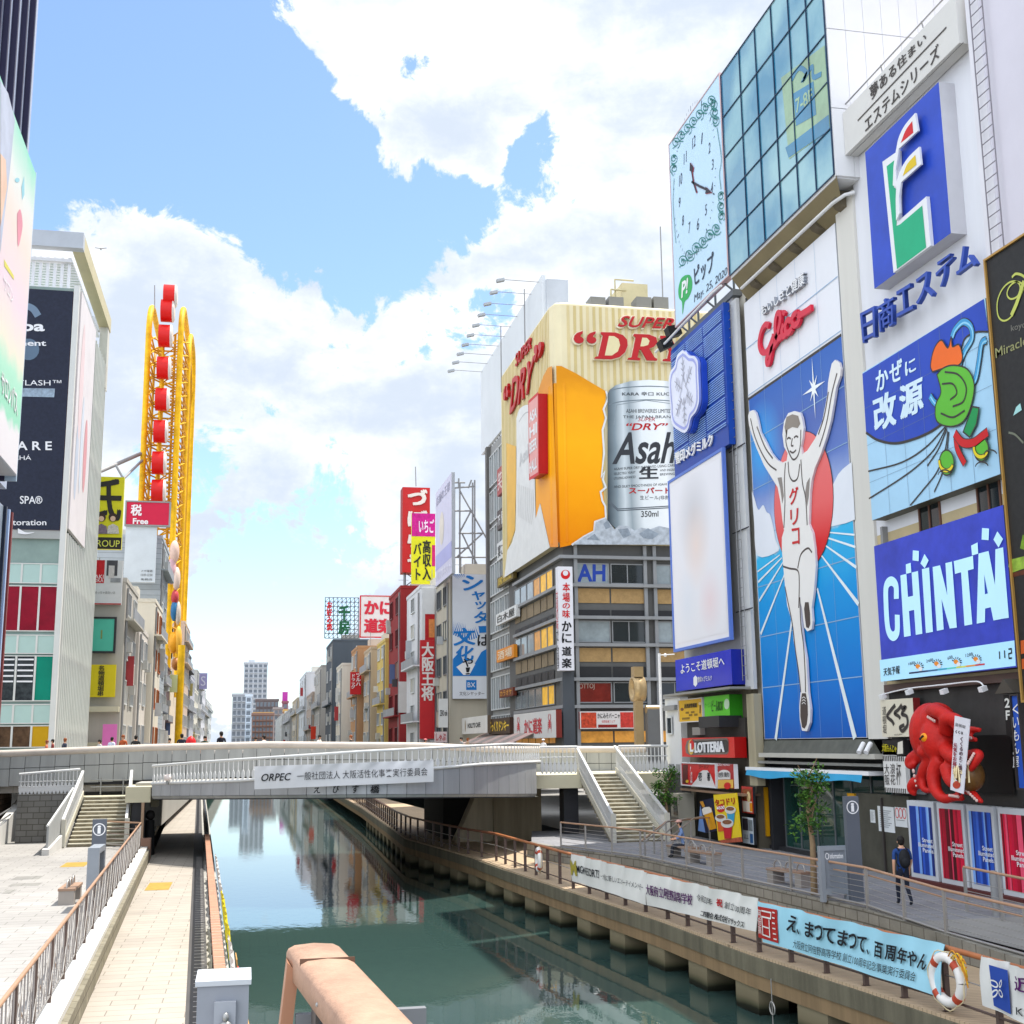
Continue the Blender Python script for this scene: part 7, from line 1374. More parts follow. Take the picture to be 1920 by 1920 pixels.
# silver can with print
cx = bwb.px(1215, 850)[0]; cwid = abs(bwb.px(1137, 850)[0]-cx)
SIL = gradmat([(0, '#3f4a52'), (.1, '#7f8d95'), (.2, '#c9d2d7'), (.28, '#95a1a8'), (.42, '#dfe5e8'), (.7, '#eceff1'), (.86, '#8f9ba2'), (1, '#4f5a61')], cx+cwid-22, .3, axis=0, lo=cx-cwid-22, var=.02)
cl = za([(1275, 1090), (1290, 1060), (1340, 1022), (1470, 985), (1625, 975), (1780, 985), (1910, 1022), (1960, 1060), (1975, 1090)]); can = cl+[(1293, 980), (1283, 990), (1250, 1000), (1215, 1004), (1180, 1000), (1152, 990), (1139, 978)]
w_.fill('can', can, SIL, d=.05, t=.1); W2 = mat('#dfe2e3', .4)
w_.line('torn_edge', za([(1262, 1068), (1280, 1130), (1240, 1225), (1262, 1300), (1232, 1400), (1245, 1600), (1222, 1800)])+zb([(1215, 120), (1200, 190), (1228, 260), (1180, 300), (1195, 380), (1222, 430), (1228, 535), (1130, 570), (1122, 655), (1035, 700), (920, 778)]), .14, W2, d=.06)
w_.fill('ice_heap', zb([(925, 776), (1035, 705), (1128, 655), (1134, 575), (1225, 540), (1300, 640), (1340, 605), (1420, 610), (1480, 650), (1540, 625), (1620, 640), (1700, 610), (1900, 650), (2050, 640), (2060, 778)]), mat('#b3bbc4', .35, .35, 2.5, bump=.3, bscale=4), d=.17)
for p in ([(1200, 590), (1240, 560), (1270, 620), (1220, 640)], [(1330, 640), (1420, 630), (1450, 690), (1380, 720)], [(1520, 680), (1600, 630), (1700, 680), (1640, 730), (1560, 720)], [(1050, 730), (1120, 680), (1170, 740)]): w_.fill('ice_heap', zb(p), mat('#8f9aa6', .3, .3, 3.), d=.18)
KD = mat('#31343a', .5); tq = dict(d=.165)
for y in (1052, 1168): w_.line('can_lines', za(bez([(1282, y+18), (1400, y-8), (1625, y-22), (1850, y-8), (1968, y+18)])), .07, mat('#6d7a83', .4), d=.158)
for y in (470, 455): w_.line('can_lines', zb([(1255, y-70), (1330, y+2), (1800, y-25), (1990, y-70)]), .07, mat('#565f68', .4), d=.158)
w_.line('can_lines', za([(1325, 1360), (1350, 1190), (1600, 1150), (1900, 1190), (1925, 1360)]), .05, mat('#8a949b', .4), d=.158)
for tx, q, k in (('KARA 辛口 KUCHI', [(1395, 1078), (1855, 1078), (1855, 1112), (1395, 1112)], dict(bold=.005)), ('ASAHI BREWERIES LIMITED', [(1430, 1225), (1820, 1225), (1820, 1258), (1430, 1258)], {}), ('THE JAPAN BRAND', [(1402, 1280), (1850, 1280), (1850, 1312), (1402, 1312)], {}), ('Asahi', [(1320, 1425), (1940, 1420), (1930, 1690), (1310, 1700)], dict(bold=.018, shear=.25)),
                 ('ASAHI SUPER DRY IS BREWED USING CAREFULLY', [(1325, 1728), (1925, 1690), (1925, 1712), (1325, 1750)], {}), ('SELECTED YEAST', [(1325, 1770), (1510, 1755), (1510, 1775), (1325, 1790)], {}), ('UTILIZING ADVANCED', [(1325, 1810), (1510, 1795), (1510, 1815), (1325, 1830)], {}), ('AND INGREDIENTS', [(1720, 1740), (1925, 1730), (1925, 1750), (1720, 1760)], {}), ('BREWING TECH', [(1720, 1775), (1925, 1765), (1925, 1785), (1720, 1795)], {}),
                 ('AND SILKY SMOOTHNESS OF ASAHI SUPER DRY', [(1325, 1880), (1925, 1850), (1925, 1870), (1325, 1902)], {}), ('生', [(1540, 1718), (1706, 1712), (1706, 1822), (1540, 1826)], dict(bold=.035))): w_.quadtext('can_lettering', tx, za(q), KD, **tq, **k)
for tx, q, k, mm in (('スーパードライ', [(1430, 262), (1960, 262), (1960, 318), (1430, 320)], dict(bold=.03), DRY), ('生ビール(非熱処理)', [(1530, 335), (1890, 335), (1890, 378), (1530, 380)], {}, KD), ('350ml', [(1540, 475), (1695, 472), (1695, 525), (1540, 530)], dict(bold=.01), KD)): w_.quadtext('can_lettering', tx, zb(q), mm, **tq, **k)
w_.quadtext('can_lettering', 'SUPER', za([(1535, 1298), (1680, 1298), (1675, 1330), (1530, 1330)]), DRY, shear=.2, **tq); w_.quadtext('can_lettering', '“DRY”', za([(1430, 1345), (1790, 1345), (1780, 1402), (1430, 1408)]), DRY, shear=.2, bold=.02, **tq)
w_.done(); s_.done()
# roof plant
T2 = thing('water_tank', 'beige rooftop water tank with pipes on the corner building', 'tank', (24.5, 85, 37.5)); c0 = ony(1166, 530, 86); c1 = ony(1215, 566, 86); m = MB(); m.box(c0.x, c1.x, 86, 89, c1.z-.6, c0.z, mat('#c9bd95', .7, .15)); m.build('tank', T2); m = MB()
m.tube([(c0.x-.9, 86, c1.z-.8), (c0.x-.9, 86, c0.z-.6), (c0.x+.3, 86, c0.z-.6)], .1, mat('#bfb48c', .7), 6); m.tube([(c0.x-.5, 86.2, c1.z), (c0.x-.5, 86.2, c0.z+.3), (c0.x+1, 86.2, c0.z+.3)], .08, mat('#bfb48c', .7), 6); m.build('pipe', T2)
for i, x in enumerate((1104, 1138, 1190, 1222)): c = ony(x, 566, 84.5); t_ = thing('rooftop_unit', 'row of grey cooling units with white fan domes on the billboard roof', 'cooling unit', (c.x, 84.5, 37.6), 'rooftop cooling units'); MB().box(c.x, c.x+1.15, 84, 85.4, 37.2, c.z+.25, mat('#7d7c76', .6)).build('casing', t_); m = MB(); m.ball((c.x+.6, 84.6, c.z+.25), .4, .4, .18, WHITE, 10, 6); m.build('fan_dome', t_)
for x, y, Y in ((983, 542, 92), (1238, 425, 86), (939, 612, 100)): c = ony(x, y, Y); t_ = thing('mast', 'thin lightning rod standing on the roof '+('behind the white lamp board' if x == 983 else 'near the water tank' if x == 1238 else 'at the far end of the white lamp board'), 'mast', (c.x, Y, 36)); MB().rod((c.x, Y, 36), (c.x, Y, c.z), .05, GREYM, 5).build('rod', t_)
# blank roof billboard with lamps
T3 = thing('roof_billboard', 'blank white roof billboard with a row of arm lamps', 'billboard', (21.3, 100, 33.6)); MB().box(21.2, 21.5, 87.5, 113.2, 33.6, 41.8, mat('#cfd3d6', .6, .06, .3)).build('panel', T3); MB().box(21.5, 23.2, 87.2, 87.5, 35, 41.4, mat('#b9bec4', .6)).build('end_panel', T3)
for i in range(10): y = 88.5+i*2.65; m = MB(); m.rod((21.2, y, 41.6), (18.3, y+.2, 41.7), .028, GREYM, 5); m.obox((18.2, y+.2, 41.6), (.3, 0, .08), (0, .2, 0), (-.03, 0, .1), mat('#a9adb0', .5)); m.build('arm_lamp', T3)
m = MB()
for i in range(12): y = 101+i; m.rod((21.3, y, 33.5), (22.4, y+.5, 32.4), .05, FRM, 5)
m.build('truss', T3)
# grey slatted building beyond
T = thing('grey_building', 'grey slatted building stacked with small shop signs beyond the corner', 'building', (25, 107, 1.9)); wallbox(T, 21.3, 36, 100.6, 109.6, 4.6, 33.3, mat('#8f8f8d', .6, .12)); wallbox(T, 20.9, 21.4, 109.0, 109.7, 4.6, 33.4, mat('#6a6763', .6), 'end_pilaster')
bg2 = facing('-x', 21.25)
for j in range(8):
    for i in range(4): a = -109+i*2.1; window(T, bg2, (a+.1, 6+j*3.35, a+2.0, 8.9+j*3.35), GLL if (i+j) % 3 else GL, FRMW, 2, 1, fw=.1, proud=.12)
for lab, tx, q, pc, tc in (('faded red square shop sign', '笑笑', [(932, 882), (951, 874), (951, 922), (932, 932)], '#a84a46', '#e0c9c4'), ('brown shop sign with floor number', '7F 個室', [(932, 960), (951, 952), (951, 985), (932, 996)], '#4f4541', '#dcdcdc'), ('white shop sign with round logo', '宴ごと', [(932, 1020), (952, 1012), (952, 1045), (932, 1053)], '#d3d3d1', '#3a3a3a'), ('gold lettered shop sign', '居酒屋', [(932, 1085), (962, 1074), (962, 1090), (932, 1103)], '#6b5a2a', '#d9b94a'), ('white shop sign with three black characters', '白木屋', [(930, 1153), (968, 1136), (968, 1156), (930, 1174)], '#d9d9d7', '#2a2a2a'), ('orange shop sign with pale bars', '酒場', [(931, 1220), (963, 1211), (963, 1232), (931, 1243)], '#e08a1c', '#f0dcc0'), ('brown lit karaoke sign', 'カラオケ', [(936, 1294), (962, 1288), (962, 1304), (936, 1309)], '#6a2a14', '#e0a03c')):
    b_ = facing('-x', 20.6); q2 = [b_.px(*p) for p in q]; sg = Sign('shop_sign', lab+' on the grey slatted building', 'sign', b_, (q2[0][0], q2[3][1], q2[1][0], q2[0][1]), .3, mat(pc, .5, .1), inpx=False); sg.text('lettering', tx, (.08, .15, .92, .85), mat(tc, .5), frac=True, bold=.015); sg.done()
# corner vertical sign
sg = Sign('vertical_sign', 'tall white corner sign with red and black brush characters', 'sign', facing('-y', 81.0), (1046, 1062, 1077, 1257), .7, mat('#dcdce2', .5, .05)); q = lambda a, b, c, d: zb([(a, b), (c, b), (c, d), (a, d)])
sg.fill('emblem', zb(cring((865, 1043), 42, 20)), RED, d=.012); sg.fill('emblem', zb(cring((865, 1030), 24, 14)), mat('#dcdce2', .5), d=.02)
for ch, y, h in (('本', 1115, 85), ('場', 1205, 85), ('の', 1300, 50), ('味', 1360, 75)): sg.quadtext('lettering', ch, q(838, y, 905, y+h), RED, bold=.02)
for ch, y, h in (('か', 1460, 95), ('に', 1570, 90), ('道', 1690, 85), ('楽', 1795, 90)): sg.quadtext('lettering', ch, q(832, y, 920, y+h), INK, bold=.03)
sg.done(); b_ = facing('-x', sg.bd.W(sg.r[0], 0).x-.01); t = _S(b_, sg.root)
for i, ch in enumerate('本場の味かに道楽'): z = sg.r[3]-1.6-i*(sg.r[3]-sg.r[1]-1.8)/8; t.text('side_lettering', ch, (-81.6, z, -81.1, z-.75), RED if i < 4 else INK, inpx=False, d=.01)
t.done()
def crab(sg, c, r, m, d=.015):
    P = lambda x, y: (c[0]+x*r, c[1]+y*r)
    sg.fill('crab_picture', [P(.34*math.cos(rad(a)), .42*math.sin(rad(a))) for a in range(0, 360, 24)], m, d=d, inpx=False)
    for s in (-1, 1):
        for k in range(4): sg.line('crab_picture', [P(s*.25, .15-.17*k), P(s*.62, .2-.22*k), P(s*.7, -.2-.22*k)], .08*r, m, d=d+.004, inpx=False)
        sg.line('crab_picture', [P(s*.2, .3), P(s*.5, .6), P(s*.3, .95)], .14*r, m, d=d+.008, inpx=False); sg.line('crab_picture', [P(s*.38, .75), P(s*.14, .98)], .08*r, m, d=d+.012, inpx=False)
CRAB = mat('#c8323c', .5)
sg = Sign('shop_sign', 'wide white sign with red crabs flanking red brush characters', 'sign', facing('-x', 20.2), (963, 1340, 1043, 1383), .4, mat('#d5d3d0', .5, .05), mat('#7a2a22', .5)); a0, b0, a1, b1 = sg.r
crab(sg, (a0+(a1-a0)*.13, (b0+b1)/2), (b1-b0)*.38, CRAB); crab(sg, (a0+(a1-a0)*.87, (b0+b1)/2), (b1-b0)*.38, CRAB); sg.text('lettering', 'かに道楽', (.28, .22, .7, .85), CRAB, frac=True, bold=.03); sg.done()
sg = Sign('shop_sign', 'white menu sign with red food pictures under the restaurant windows', 'sign', facing('-y', 81.6), (1087, 1334, 1190, 1366), .3, mat('#d9d3d0', .5), mat('#a8241c', .5)); FOOD = mat('#c8482c', .45, .6, 5.)
sg.rect('picture', .02, .06, .3, .94, FOOD); sg.rect('picture', .74, .06, .98, .94, mat('#cf3f35', .45, .4, 5.)); sg.text('lettering', 'かにみそバーニャ', (.32, .1, .73, .42), INK, frac=True, bold=.01); sg.text('lettering', '味覚会席フェア', (.4, .5, .64, .66), CRAB, frac=True); sg.rect('lettering_band', .33, .76, .68, .93, mat('#8a1c18', .5)); sg.done()
sg = Sign('shop_sign', 'white cafe sign with small black lettering above the striped awning', 'sign', facing('-x', 19.6), (866, 1347, 914, 1374), .3, mat('#d6d4d0', .5), mat('#6a5a4a', .5)); sg.text('lettering', "HOLLY'S CAFE", (.25, .35, .75, .65), INK, frac=True, bold=.03); sg.oval('emblem', sg.R(.15, .5), .18, .55, mat('#8a6a2a', .5)); sg.done()
sg = Sign('shop_sign', 'black sign with lively yellow lettering beside the white crab sign', 'sign', facing('-x', 19.9), (916, 1349, 956, 1375), .4, mat('#3a2416', .5)); sg.text('lettering', 'びっくりドンキー', (.03, .15, .97, .85), mat('#e3bf3a', .5, emit=.1), frac=True, bold=.03); sg.done()
T = thing('awning', 'sloping grey and pink striped awning at the end of the bridge', 'awning', (19.5, 95, 6.5)); m = MB()
for i in range(9): y = 88+i*2.4; m.prism([(21.2, y, 7.6), (21.2, y+2.3, 7.6), (18.6, y+2.3, 6.5), (18.6, y, 6.5)], (0, 0, .05), mat('#9a8f88' if i % 2 else '#c4a89e', .6))
m.build('canopy', T)
# brass ring monument and grey pillar
T = thing('monument', 'brass column monument with a big ring and block on top', 'monument', (18.6, 70, 5.3)); BRS = mat('#b39a72', .35, .15, .8, metal=.45); c = ony(1196, 1302, 70); a = ony(1188, 1300, 70).x; b2 = ony(1204, 1300, 70).x
MB().box(a+.02, b2-.02, 69.8, 70.2, 5.2, c.z-.3, BRS).build('column', T); m = MB(); ring = [V((c.x, 70+.62*math.cos(rad(q_)), c.z+.3+.72*math.sin(rad(q_)))) for q_ in range(0, 361, 15)]; m2 = [V((p.x, p.y, p.z)) for p in ring]
vs = []
for p in ring: d = V((0, p.y-70, p.z-c.z-.3)).normalized(); vs += [p+V((-.36, 0, 0)), p+V((.36, 0, 0)), p-d*.16+V((.36, 0, 0)), p-d*.16+V((-.36, 0, 0))]
k = len(ring); m.add(vs, [(i*4+j, i*4+(j+1) % 4, (i+1)*4+(j+1) % 4, (i+1)*4+j) for i in range(k-1) for j in range(4)], BRS, True); m.build('ring', T); T.rotation_euler = (0, 0, 0)
MB().box(c.x-.28, c.x+.28, 69.7, 70.3, c.z+1.0, c.z+1.6, BRS).build('top_block', T)
T = thing('pillar', 'grey metal pillar with rounded brass cap beside the monument', 'pillar', (19.6, 68.5, 5.3)); a = ony(1212, 1330, 69.6); b2 = ony(1240, 1400, 69.6); MB().box(a.x, b2.x, 69.4, 69.9, 5.2, a.z, mat('#75777a', .4, metal=.4)).build('shaft', T); m = MB(); m.tube([(a.x-.02, 69.65, a.z), (b2.x+.02, 69.65, a.z)], .24, BRS, 10); m.build('cap', T)
T = thing('camera_pole', 'white camera pole with a side arm near the blue welcome sign', 'pole', (19.6, 66.5, 5.3)); c = ony(1236, 1225, 66.5); m = MB(); m.rod((c.x, 66.5, 5.2), (c.x, 66.5, c.z), .08, WHITE, 8); m.build('pole', T); m = MB(); m.rod((c.x, 66.5, c.z-.1), (c.x+.9, 66.5, c.z-.05), .03, WHITE); m.ball((c.x+.35, 66.5, c.z-.1), .1, .1, .1, WHITE, 8, 6); m.build('arm', T)

# ============================================================ north bank, nearest: pastel billboard, finned tower
T = thing('pastel_billboard', 'huge pastel billboard with a pink heart and white lettering at the frame edge', 'billboard', (-11, 51, 18)); bp = facing('+x', -10.0)
MB().box(-12.6, -10.02, 40, 55.45, 18, 32, mat('#b9bec6', .5)).build('box', T); MB().box(-12.6, -10.02, 55.46, 55.6, 17.8, 32.1, mat('#a9bccd', .5, .1)).build('end_frame', T)
AD = gradmat([(0, '#d9d3d6'), (.12, '#dcd8da'), (.15, '#8fd0b0'), (.28, '#a5d8bc'), (.34, '#ddd6c2'), (.5, '#dcc6cf'), (.7, '#e0cdc0'), (.85, '#d5d8d2'), (1, '#8fcfb5')], 14, .4, var=.05)
sg = _S(bp, T); sg.r = (40.1, 18.05, 55.4, 31.95); sg.rect('artwork', 0, 0, 1, 1, AD, d=.0)
zq = zz(0, 0, 4); zr = zz(0, 400, 3.84)
sg.fill('artwork', zq(bez([(128, 1600), (150, 1570), (165, 1640), (165, 1720), (135, 1850), (128, 1700), (128, 1600)], 4)[:-1]), mat('#d88a98', .5), d=.01); sg.fill('artwork', zq([(0, 600), (60, 700), (110, 900), (70, 1300), (0, 1900)]), mat('#b3b9c9', .5, .2), d=.01); sg.fill('artwork', zq([(0, 1150), (40, 1200), (50, 1400), (0, 1700)]), mat('#dcb9a0', .5, .1), d=.02)
sg.fill('artwork', zq(cring((128, 1350), 18, 10)), mat('#8fc4cf', .5), d=.01); sg.fill('artwork', zq([(160, 1400), (180, 1320), (182, 1460), (165, 1500)]), mat('#8fc4cf', .5), d=.01); sg.fill('artwork', zr([(28, 330), (98, 450), (98, 480), (30, 380)]), mat('#d9cf52', .5), d=.01)
sg.quadtext('lettering', 'サロンパス', zr([(8, 1120), (120, 1280), (122, 1470), (5, 1290)]), WHITE, d=.02, bold=.02); sg.quadtext('lettering', 'サロン', zr([(22, 430), (95, 560), (95, 660), (25, 540)]), WHITE, d=.02); sg.done()
T = thing('finned_tower', 'lilac tower with dark vertical fins behind the pastel billboard', 'building', (-14, 60, 5)); YE = onx(62, 160, -10.75).y; MB().box(-24, -10.75, 42, YE, 17.8, 62, mat('#a9b2c6', .5, .08)).build('wall', T); YF = onx(22, 1000, -11.6).y; MB().box(-24, -11.6, 42, YF, 4.6, 17.8, mat('#8a97a6', .3, .3)).build('lower_wall', T)
for px in (-26, -10, 6, 23, 40, 55): y = onx(px, 40, -10.75).y; MB().box(-10.76, -10.5, y-.1, y+.12, 17.8, 62, mat('#2c2a45', .5)).build('fin', T)
for i, px in enumerate((16, 10, 4)): y = onx(px, 1000, -11.6).y; MB().box(-11.6, -11.45, y-.12, y+.12, 4.6, 17.8, (mat('#7d3a36', .5), mat('#9fb4d6', .3), mat('#1d2638', .4))[i]).build('coloured_strip', T)
sg = Sign('vertical_sign', 'narrow orange vertical sign hanging below the pastel billboard', 'sign', facing('-y', 55.5), (-11.35, 10.8, -10.75, 17.9), .3, mat('#c96a3c', .5, .15), mat('#a3402c', .5), inpx=False); sg.text('lettering', '居酒屋えびす', (.2, .45, .8, .98), mat('#e9e2d8', .5), frac=True, vert=True, bold=.02); sg.done()
# ============================================================ striped glass building
T = thing('glass_building', 'white louvred glass building with the black vertical banner and slatted roof canopy', 'building', (-16, 90, 4.6)); LG2 = glass_mat('#b4cfc6', .12, .08); WF = mat('#d6d6d0', .5, .06)
wallbox(T, -26, -11.85, 82.1, 98.2, 4.6, 36.4, mat('#8fa39b', .25, .15)); bf = facing('-y', 82.05); FX = [bf.px(x, 1200)[0] for x in (0, 33, 69, 104)]; FX[0] = -19
for y0, y1, k in ((1056, 1094, 0), (1098, 1184, 1), (1190, 1226, 0), (1229, 1315, 2), (1320, 1357, 0), (1360, 1402, 3)):
    z0, z1 = bf.px(60, y1)[1], bf.px(60, y0)[1]
    for i, (a, b_) in enumerate(zip(FX, FX[1:])):
        mm = LG2 if k == 0 else mat('#8f0f28', .3, .25, 1.) if k == 1 else (mat('#13876f', .25, .15) if i == 2 else mat('#3d4244', .2, .6, 3.)) if k == 2 else (mat('#c79a12', .3, .1) if i == 2 else mat('#5d4632', .25, .6, 2.))
        window(T, bf, (a, z0, b_, z1), mm, WF, 1, 1, fw=.06, name='glass_panel')
        if k == 2 and i < 2:
            m = MB(); [m.box(a+.1, b_-.1, 82.0, 82.04, z1-.3-j*.34, z1-.2-j*.34, WHITE) for j in range(5)]; m.build('ceiling_slats', T)
MB().box(-26, -11.75, 81.85, 82.1, 19.55, 20.1, mat('#a8aaa6', .5)).build('ledge', T); MB().box(-11.95, -11.6, 81.8, 82.15, 4.6, 36.5, WF).build('corner_post', T)
m = MB()
for i in range(20): y = 82.3+i*.8; m.box(-11.85, -11.5, y, y+.13, 4.7, 35.8 if y > 90.5 else 20, WF)
m.build('louvre_lattice', T); m = MB(); [m.box(-11.85, -11.64, 82.2, 98.2, z, z+.12, WF) for z in (7.5, 12.3, 17, 22, 27, 31)]; m.build('louvre_rails', T)
sg = Sign('poster', 'faint pink and white poster on the flank of the glass building', 'poster', facing('+x', -11.5), (82.3, 20.3, 90.3, 36.3), .2, mat('#d6cfd0', .4, .1, .4), inpx=False)
for c, rx, ry, cc in (((.25, .35), .9, 4, '#d8c2c4'), ((.45, .6), .6, 3.4, '#c4ccd8'), ((.7, .62), .8, 2.6, '#cf8f94'), ((.2, .7), .7, 2.6, '#b4bccb')): sg.oval('picture', sg.R(*c), rx, ry, mat(cc, .5, .1), d=.01+.004*rx)
sg.done()
sg = Sign('vertical_banner', 'black vertical beauty-salon banner with white lettering and silver band', 'billboard', facing('-y', 81.8), (-19, 20.1, -11.98, 36.1), .25, mat('#23283a', .5, .25, 5.), mat('#7d2f26', .5), inpx=False)
z3 = zz(0, 880, 5.333); LB = mat('#6f8296', .4); sg.line('emblem', zr(bez([(140, 700), (190, 670), (240, 690), (275, 740)])), .45, LB); sg.fill('emblem', zr(cring((205, 980), 78, 18)), mat('#5f7488', .4), d=.014)
for tx, q, k in (('Spa', zr([(75, 770), (322, 775), (322, 872), (75, 872)]), dict(bold=.03)), ('Treatment', zr([(-120, 910), (333, 915), (333, 955), (-120, 955)]), dict(bold=.02)), ('KEYLASH™', zr([(35, 1198), (442, 1202), (442, 1240), (35, 1240)]), {}), ('C A R E', zr([(20, 1642), (374, 1642), (374, 1706), (20, 1706)]), dict(bold=.02)), ('CHÁ', zr([(95, 1735), (225, 1738), (225, 1776), (95, 1776)]), {}), ('SPA®', z3([(200, 262), (425, 268), (425, 345), (200, 345)]), dict(bold=.01)), ('Restoration', z3([(-20, 500), (464, 503), (464, 560), (-20, 560)]), dict(bold=.01))): sg.quadtext('lettering', tx, q, WHITE, d=.024, **k)
sg.fill('silver_band', zr([(60, 1258), (396, 1262), (390, 1325), (60, 1318)]), mat('#a9bac6', .25, .4, 4., metal=.5), d=.02); sg.fill('emblem', z3(bez([(180, 590), (260, 630), (345, 630), (260, 650), (180, 640)])), WHITE, d=.02); sg.done()
m = MB(); m.box(-27, -11.45, 81.2, 81.9, 38.9, 40, mat('#b7bcc2', .5)); m.box(-12.2, -11.45, 81.9, 98.6, 38.9, 40, mat('#c2b892', .5)); m.box(-27, -12.2, 97.9, 98.6, 38.9, 40, mat('#b7bcc2', .5)); m.box(-12.1, -11.5, 97.2, 98.4, 34, 38.9, mat('#c9c6bb', .5)); m.build('roof_canopy', T)
m = MB(); [m.box(-26, -12.2, 82+i*.5, 82.22+i*.5, 38.2, 38.4, WHITE) for i in range(32)]; [m.box(-26+i*.45, -25.8+i*.45, 82.3, 82.4, 36.4, 38.6, WHITE) for i in range(31)]; m.build('slat_screen', T)

# ============================================================ generic street buildings
WIN = {}; BLD = mat('#b9b3a2', .6, .15, 2.)
def proto(w_, h, gl, fr):
    k = (round(w_, 1), round(h, 1), gl.name, fr.name)
    if k not in WIN:
        m = MB(); m.poly([(-w_/2, -.03, -h/2), (w_/2, -.03, -h/2), (w_/2, -.03, h/2), (-w_/2, -.03, h/2)], gl)
        for a, b_, c, d in ((-w_/2-.08, w_/2+.08, -h/2-.12, -h/2), (-w_/2-.08, w_/2+.08, h/2, h/2+.08), (-w_/2-.08, -w_/2, -h/2, h/2), (w_/2, w_/2+.08, -h/2, h/2), (-.03, .03, -h/2, h/2)): m.box(a, b_, -.12, 0, c, d, fr)
        me = bpy.data.meshes.new('window'); me.from_pydata(m.v, [], m.f); [me.materials.append(q) for q in m.m]; me.polygons.foreach_set('material_index', m.mi); WIN[k] = me
    return WIN[k]
def block(label, x, y0, y1, zt, c, north, wcol=3, rows=None, depth=14, gl=None, west=2, fr=None,  extra=True, kind='streak', group='buildings lining the canal', name='canal_building'):
    """x = canal-side face; a street building with windows on its canal and west faces, parapet, roof plant and pipes"""
    T = thing(name, label, 'building', (x, (y0+y1)/2, 4.6), group); s = -1 if north else 1; x2 = x+s*depth; m_ = mat(c, .75, .14, .35, kind=kind); lo, hi = min(x, x2), max(x, x2)
    wallbox(T, lo, hi, y0, y1, 4.6, zt, m_); MB().box(lo-.06, hi+.06, y0-.06, y1+.06, zt, zt+.35, mat(c, .7, .2)).build('parapet', T)
    rows = rows or max(2, int((zt-6)/3.3)); gl = gl or GL; fr = fr or FRMW; H = (zt-5.4)/rows
    rw = random.Random(int(y0)); GS = (gl, gl, gl, GLL, BLD, DARK)
    for j in range(rows):
        z = 5.6+H*(j+.5)
        for i in range(wcol):
            W_ = (y1-y0)/wcol; o = bpy.data.objects.new('window', proto(min(2.4, W_*.62), H*.5, rw.choice(GS), fr)); col.objects.link(o); o.parent = T; o.location = V((x-s*.01, y0+W_*(i+.5), z))-V(T.location); o.rotation_euler = (0, 0, rad(90 if north else -90))
        for i in range(west):
            W_ = 8/max(1, west); o = bpy.data.objects.new('window', proto(min(1.6, W_*.5), H*.45, gl, fr)); col.objects.link(o); o.parent = T; o.location = V((x+s*(.6+W_*(i+.5)), y0-.01, z))-V(T.location)
    if extra:
        r = random.Random(int(y0*7+x)); m = MB()
        for k in range(r.choice((0, 1, 1, 2))): z = r.uniform(6.5, max(8, zt-4)); y = r.uniform(y0+.5, y1-.8); h_ = r.uniform(.7, 2.4); MB().box(min(x, x-s*.6), max(x, x-s*.6), y, y+.18, z, z+h_, mat(r.choice(('#c9c7c2', '#a5383a', '#c9b46a', '#5a6c94', '#d8d4cc', '#4a4a4c', '#d8d4cc', '#b3b6ba')), .5, .15)).build('projecting_board', T)
        for k in r.sample(range(rows), r.choice((1, 1, 2))): z = 6+H*k; MB().box(min(x, x-s*.7), max(x, x-s*.7), y0+.4, y1-.5, z-.1, z+.05, m_).build('balcony_slab', T); m2 = MB(); m2.box(min(x-s*.66, x-s*.7), max(x-s*.66, x-s*.7), y0+.4, y1-.5, z+.05, z+.9, mat('#8f9296', .5, .2)); m2.build('balcony_rail', T)
        m.rod((x-s*.12, y0+.6, 4.8), (x-s*.12, y0+.6, zt-.4), .09, GREYM, 6); m.build('drain_pipe', T)
        for k in range(r.choice((1, 2, 3))): z = r.uniform(7, zt-2); y = r.uniform(y0+.8, y1-1.2); MB().box(min(x, x-s*.5), max(x, x-s*.5), y, y+.9, z, z+.8, mat('#b5b4ae', .6)).build('cooling_unit', T)
        MB().box(x+s*2, x+s*5, (y0+y1)/2-1.5, (y0+y1)/2+1.5, zt, zt+r.uniform(1.2, 2.6), mat('#b9b5ab', .7)).build('roof_hut', T) if s > 0 else MB().box(x-5, x-2, (y0+y1)/2-1.5, (y0+y1)/2+1.5, zt, zt+r.uniform(1.2, 2.6), mat('#b9b5ab', .7)).build('roof_hut', T)
        m = MB(); xx = x+s*r.uniform(1, 3); yy = r.uniform(y0, y1); m.rod((xx, yy, zt), (xx, yy, zt+r.uniform(2, 4)), .04, GREYM, 5); m.rod((xx-.6, yy, zt+1.8), (xx+.6, yy, zt+1.8), .025, GREYM, 4); m.build('aerial', T)
    return T
def psign(label, Y, r, d, pm, texts=(), cat='sign', name='shop_sign', edge=None, frame=None, fills=()):
    sg = Sign(name, label, cat, facing('-y', Y), r, d, mat(pm, .5, .1), edge, frame=frame, fw=.15)
    for i, (q, c) in enumerate(fills): sg.rect('picture', *q, mat(c, .5, .3, 3.), d=.02+.005*i)
    for tx, q, c, k in texts: sg.text('lettering', tx, q, mat(c, .5), d=.05, frac=True, **k)
    return sg.done()
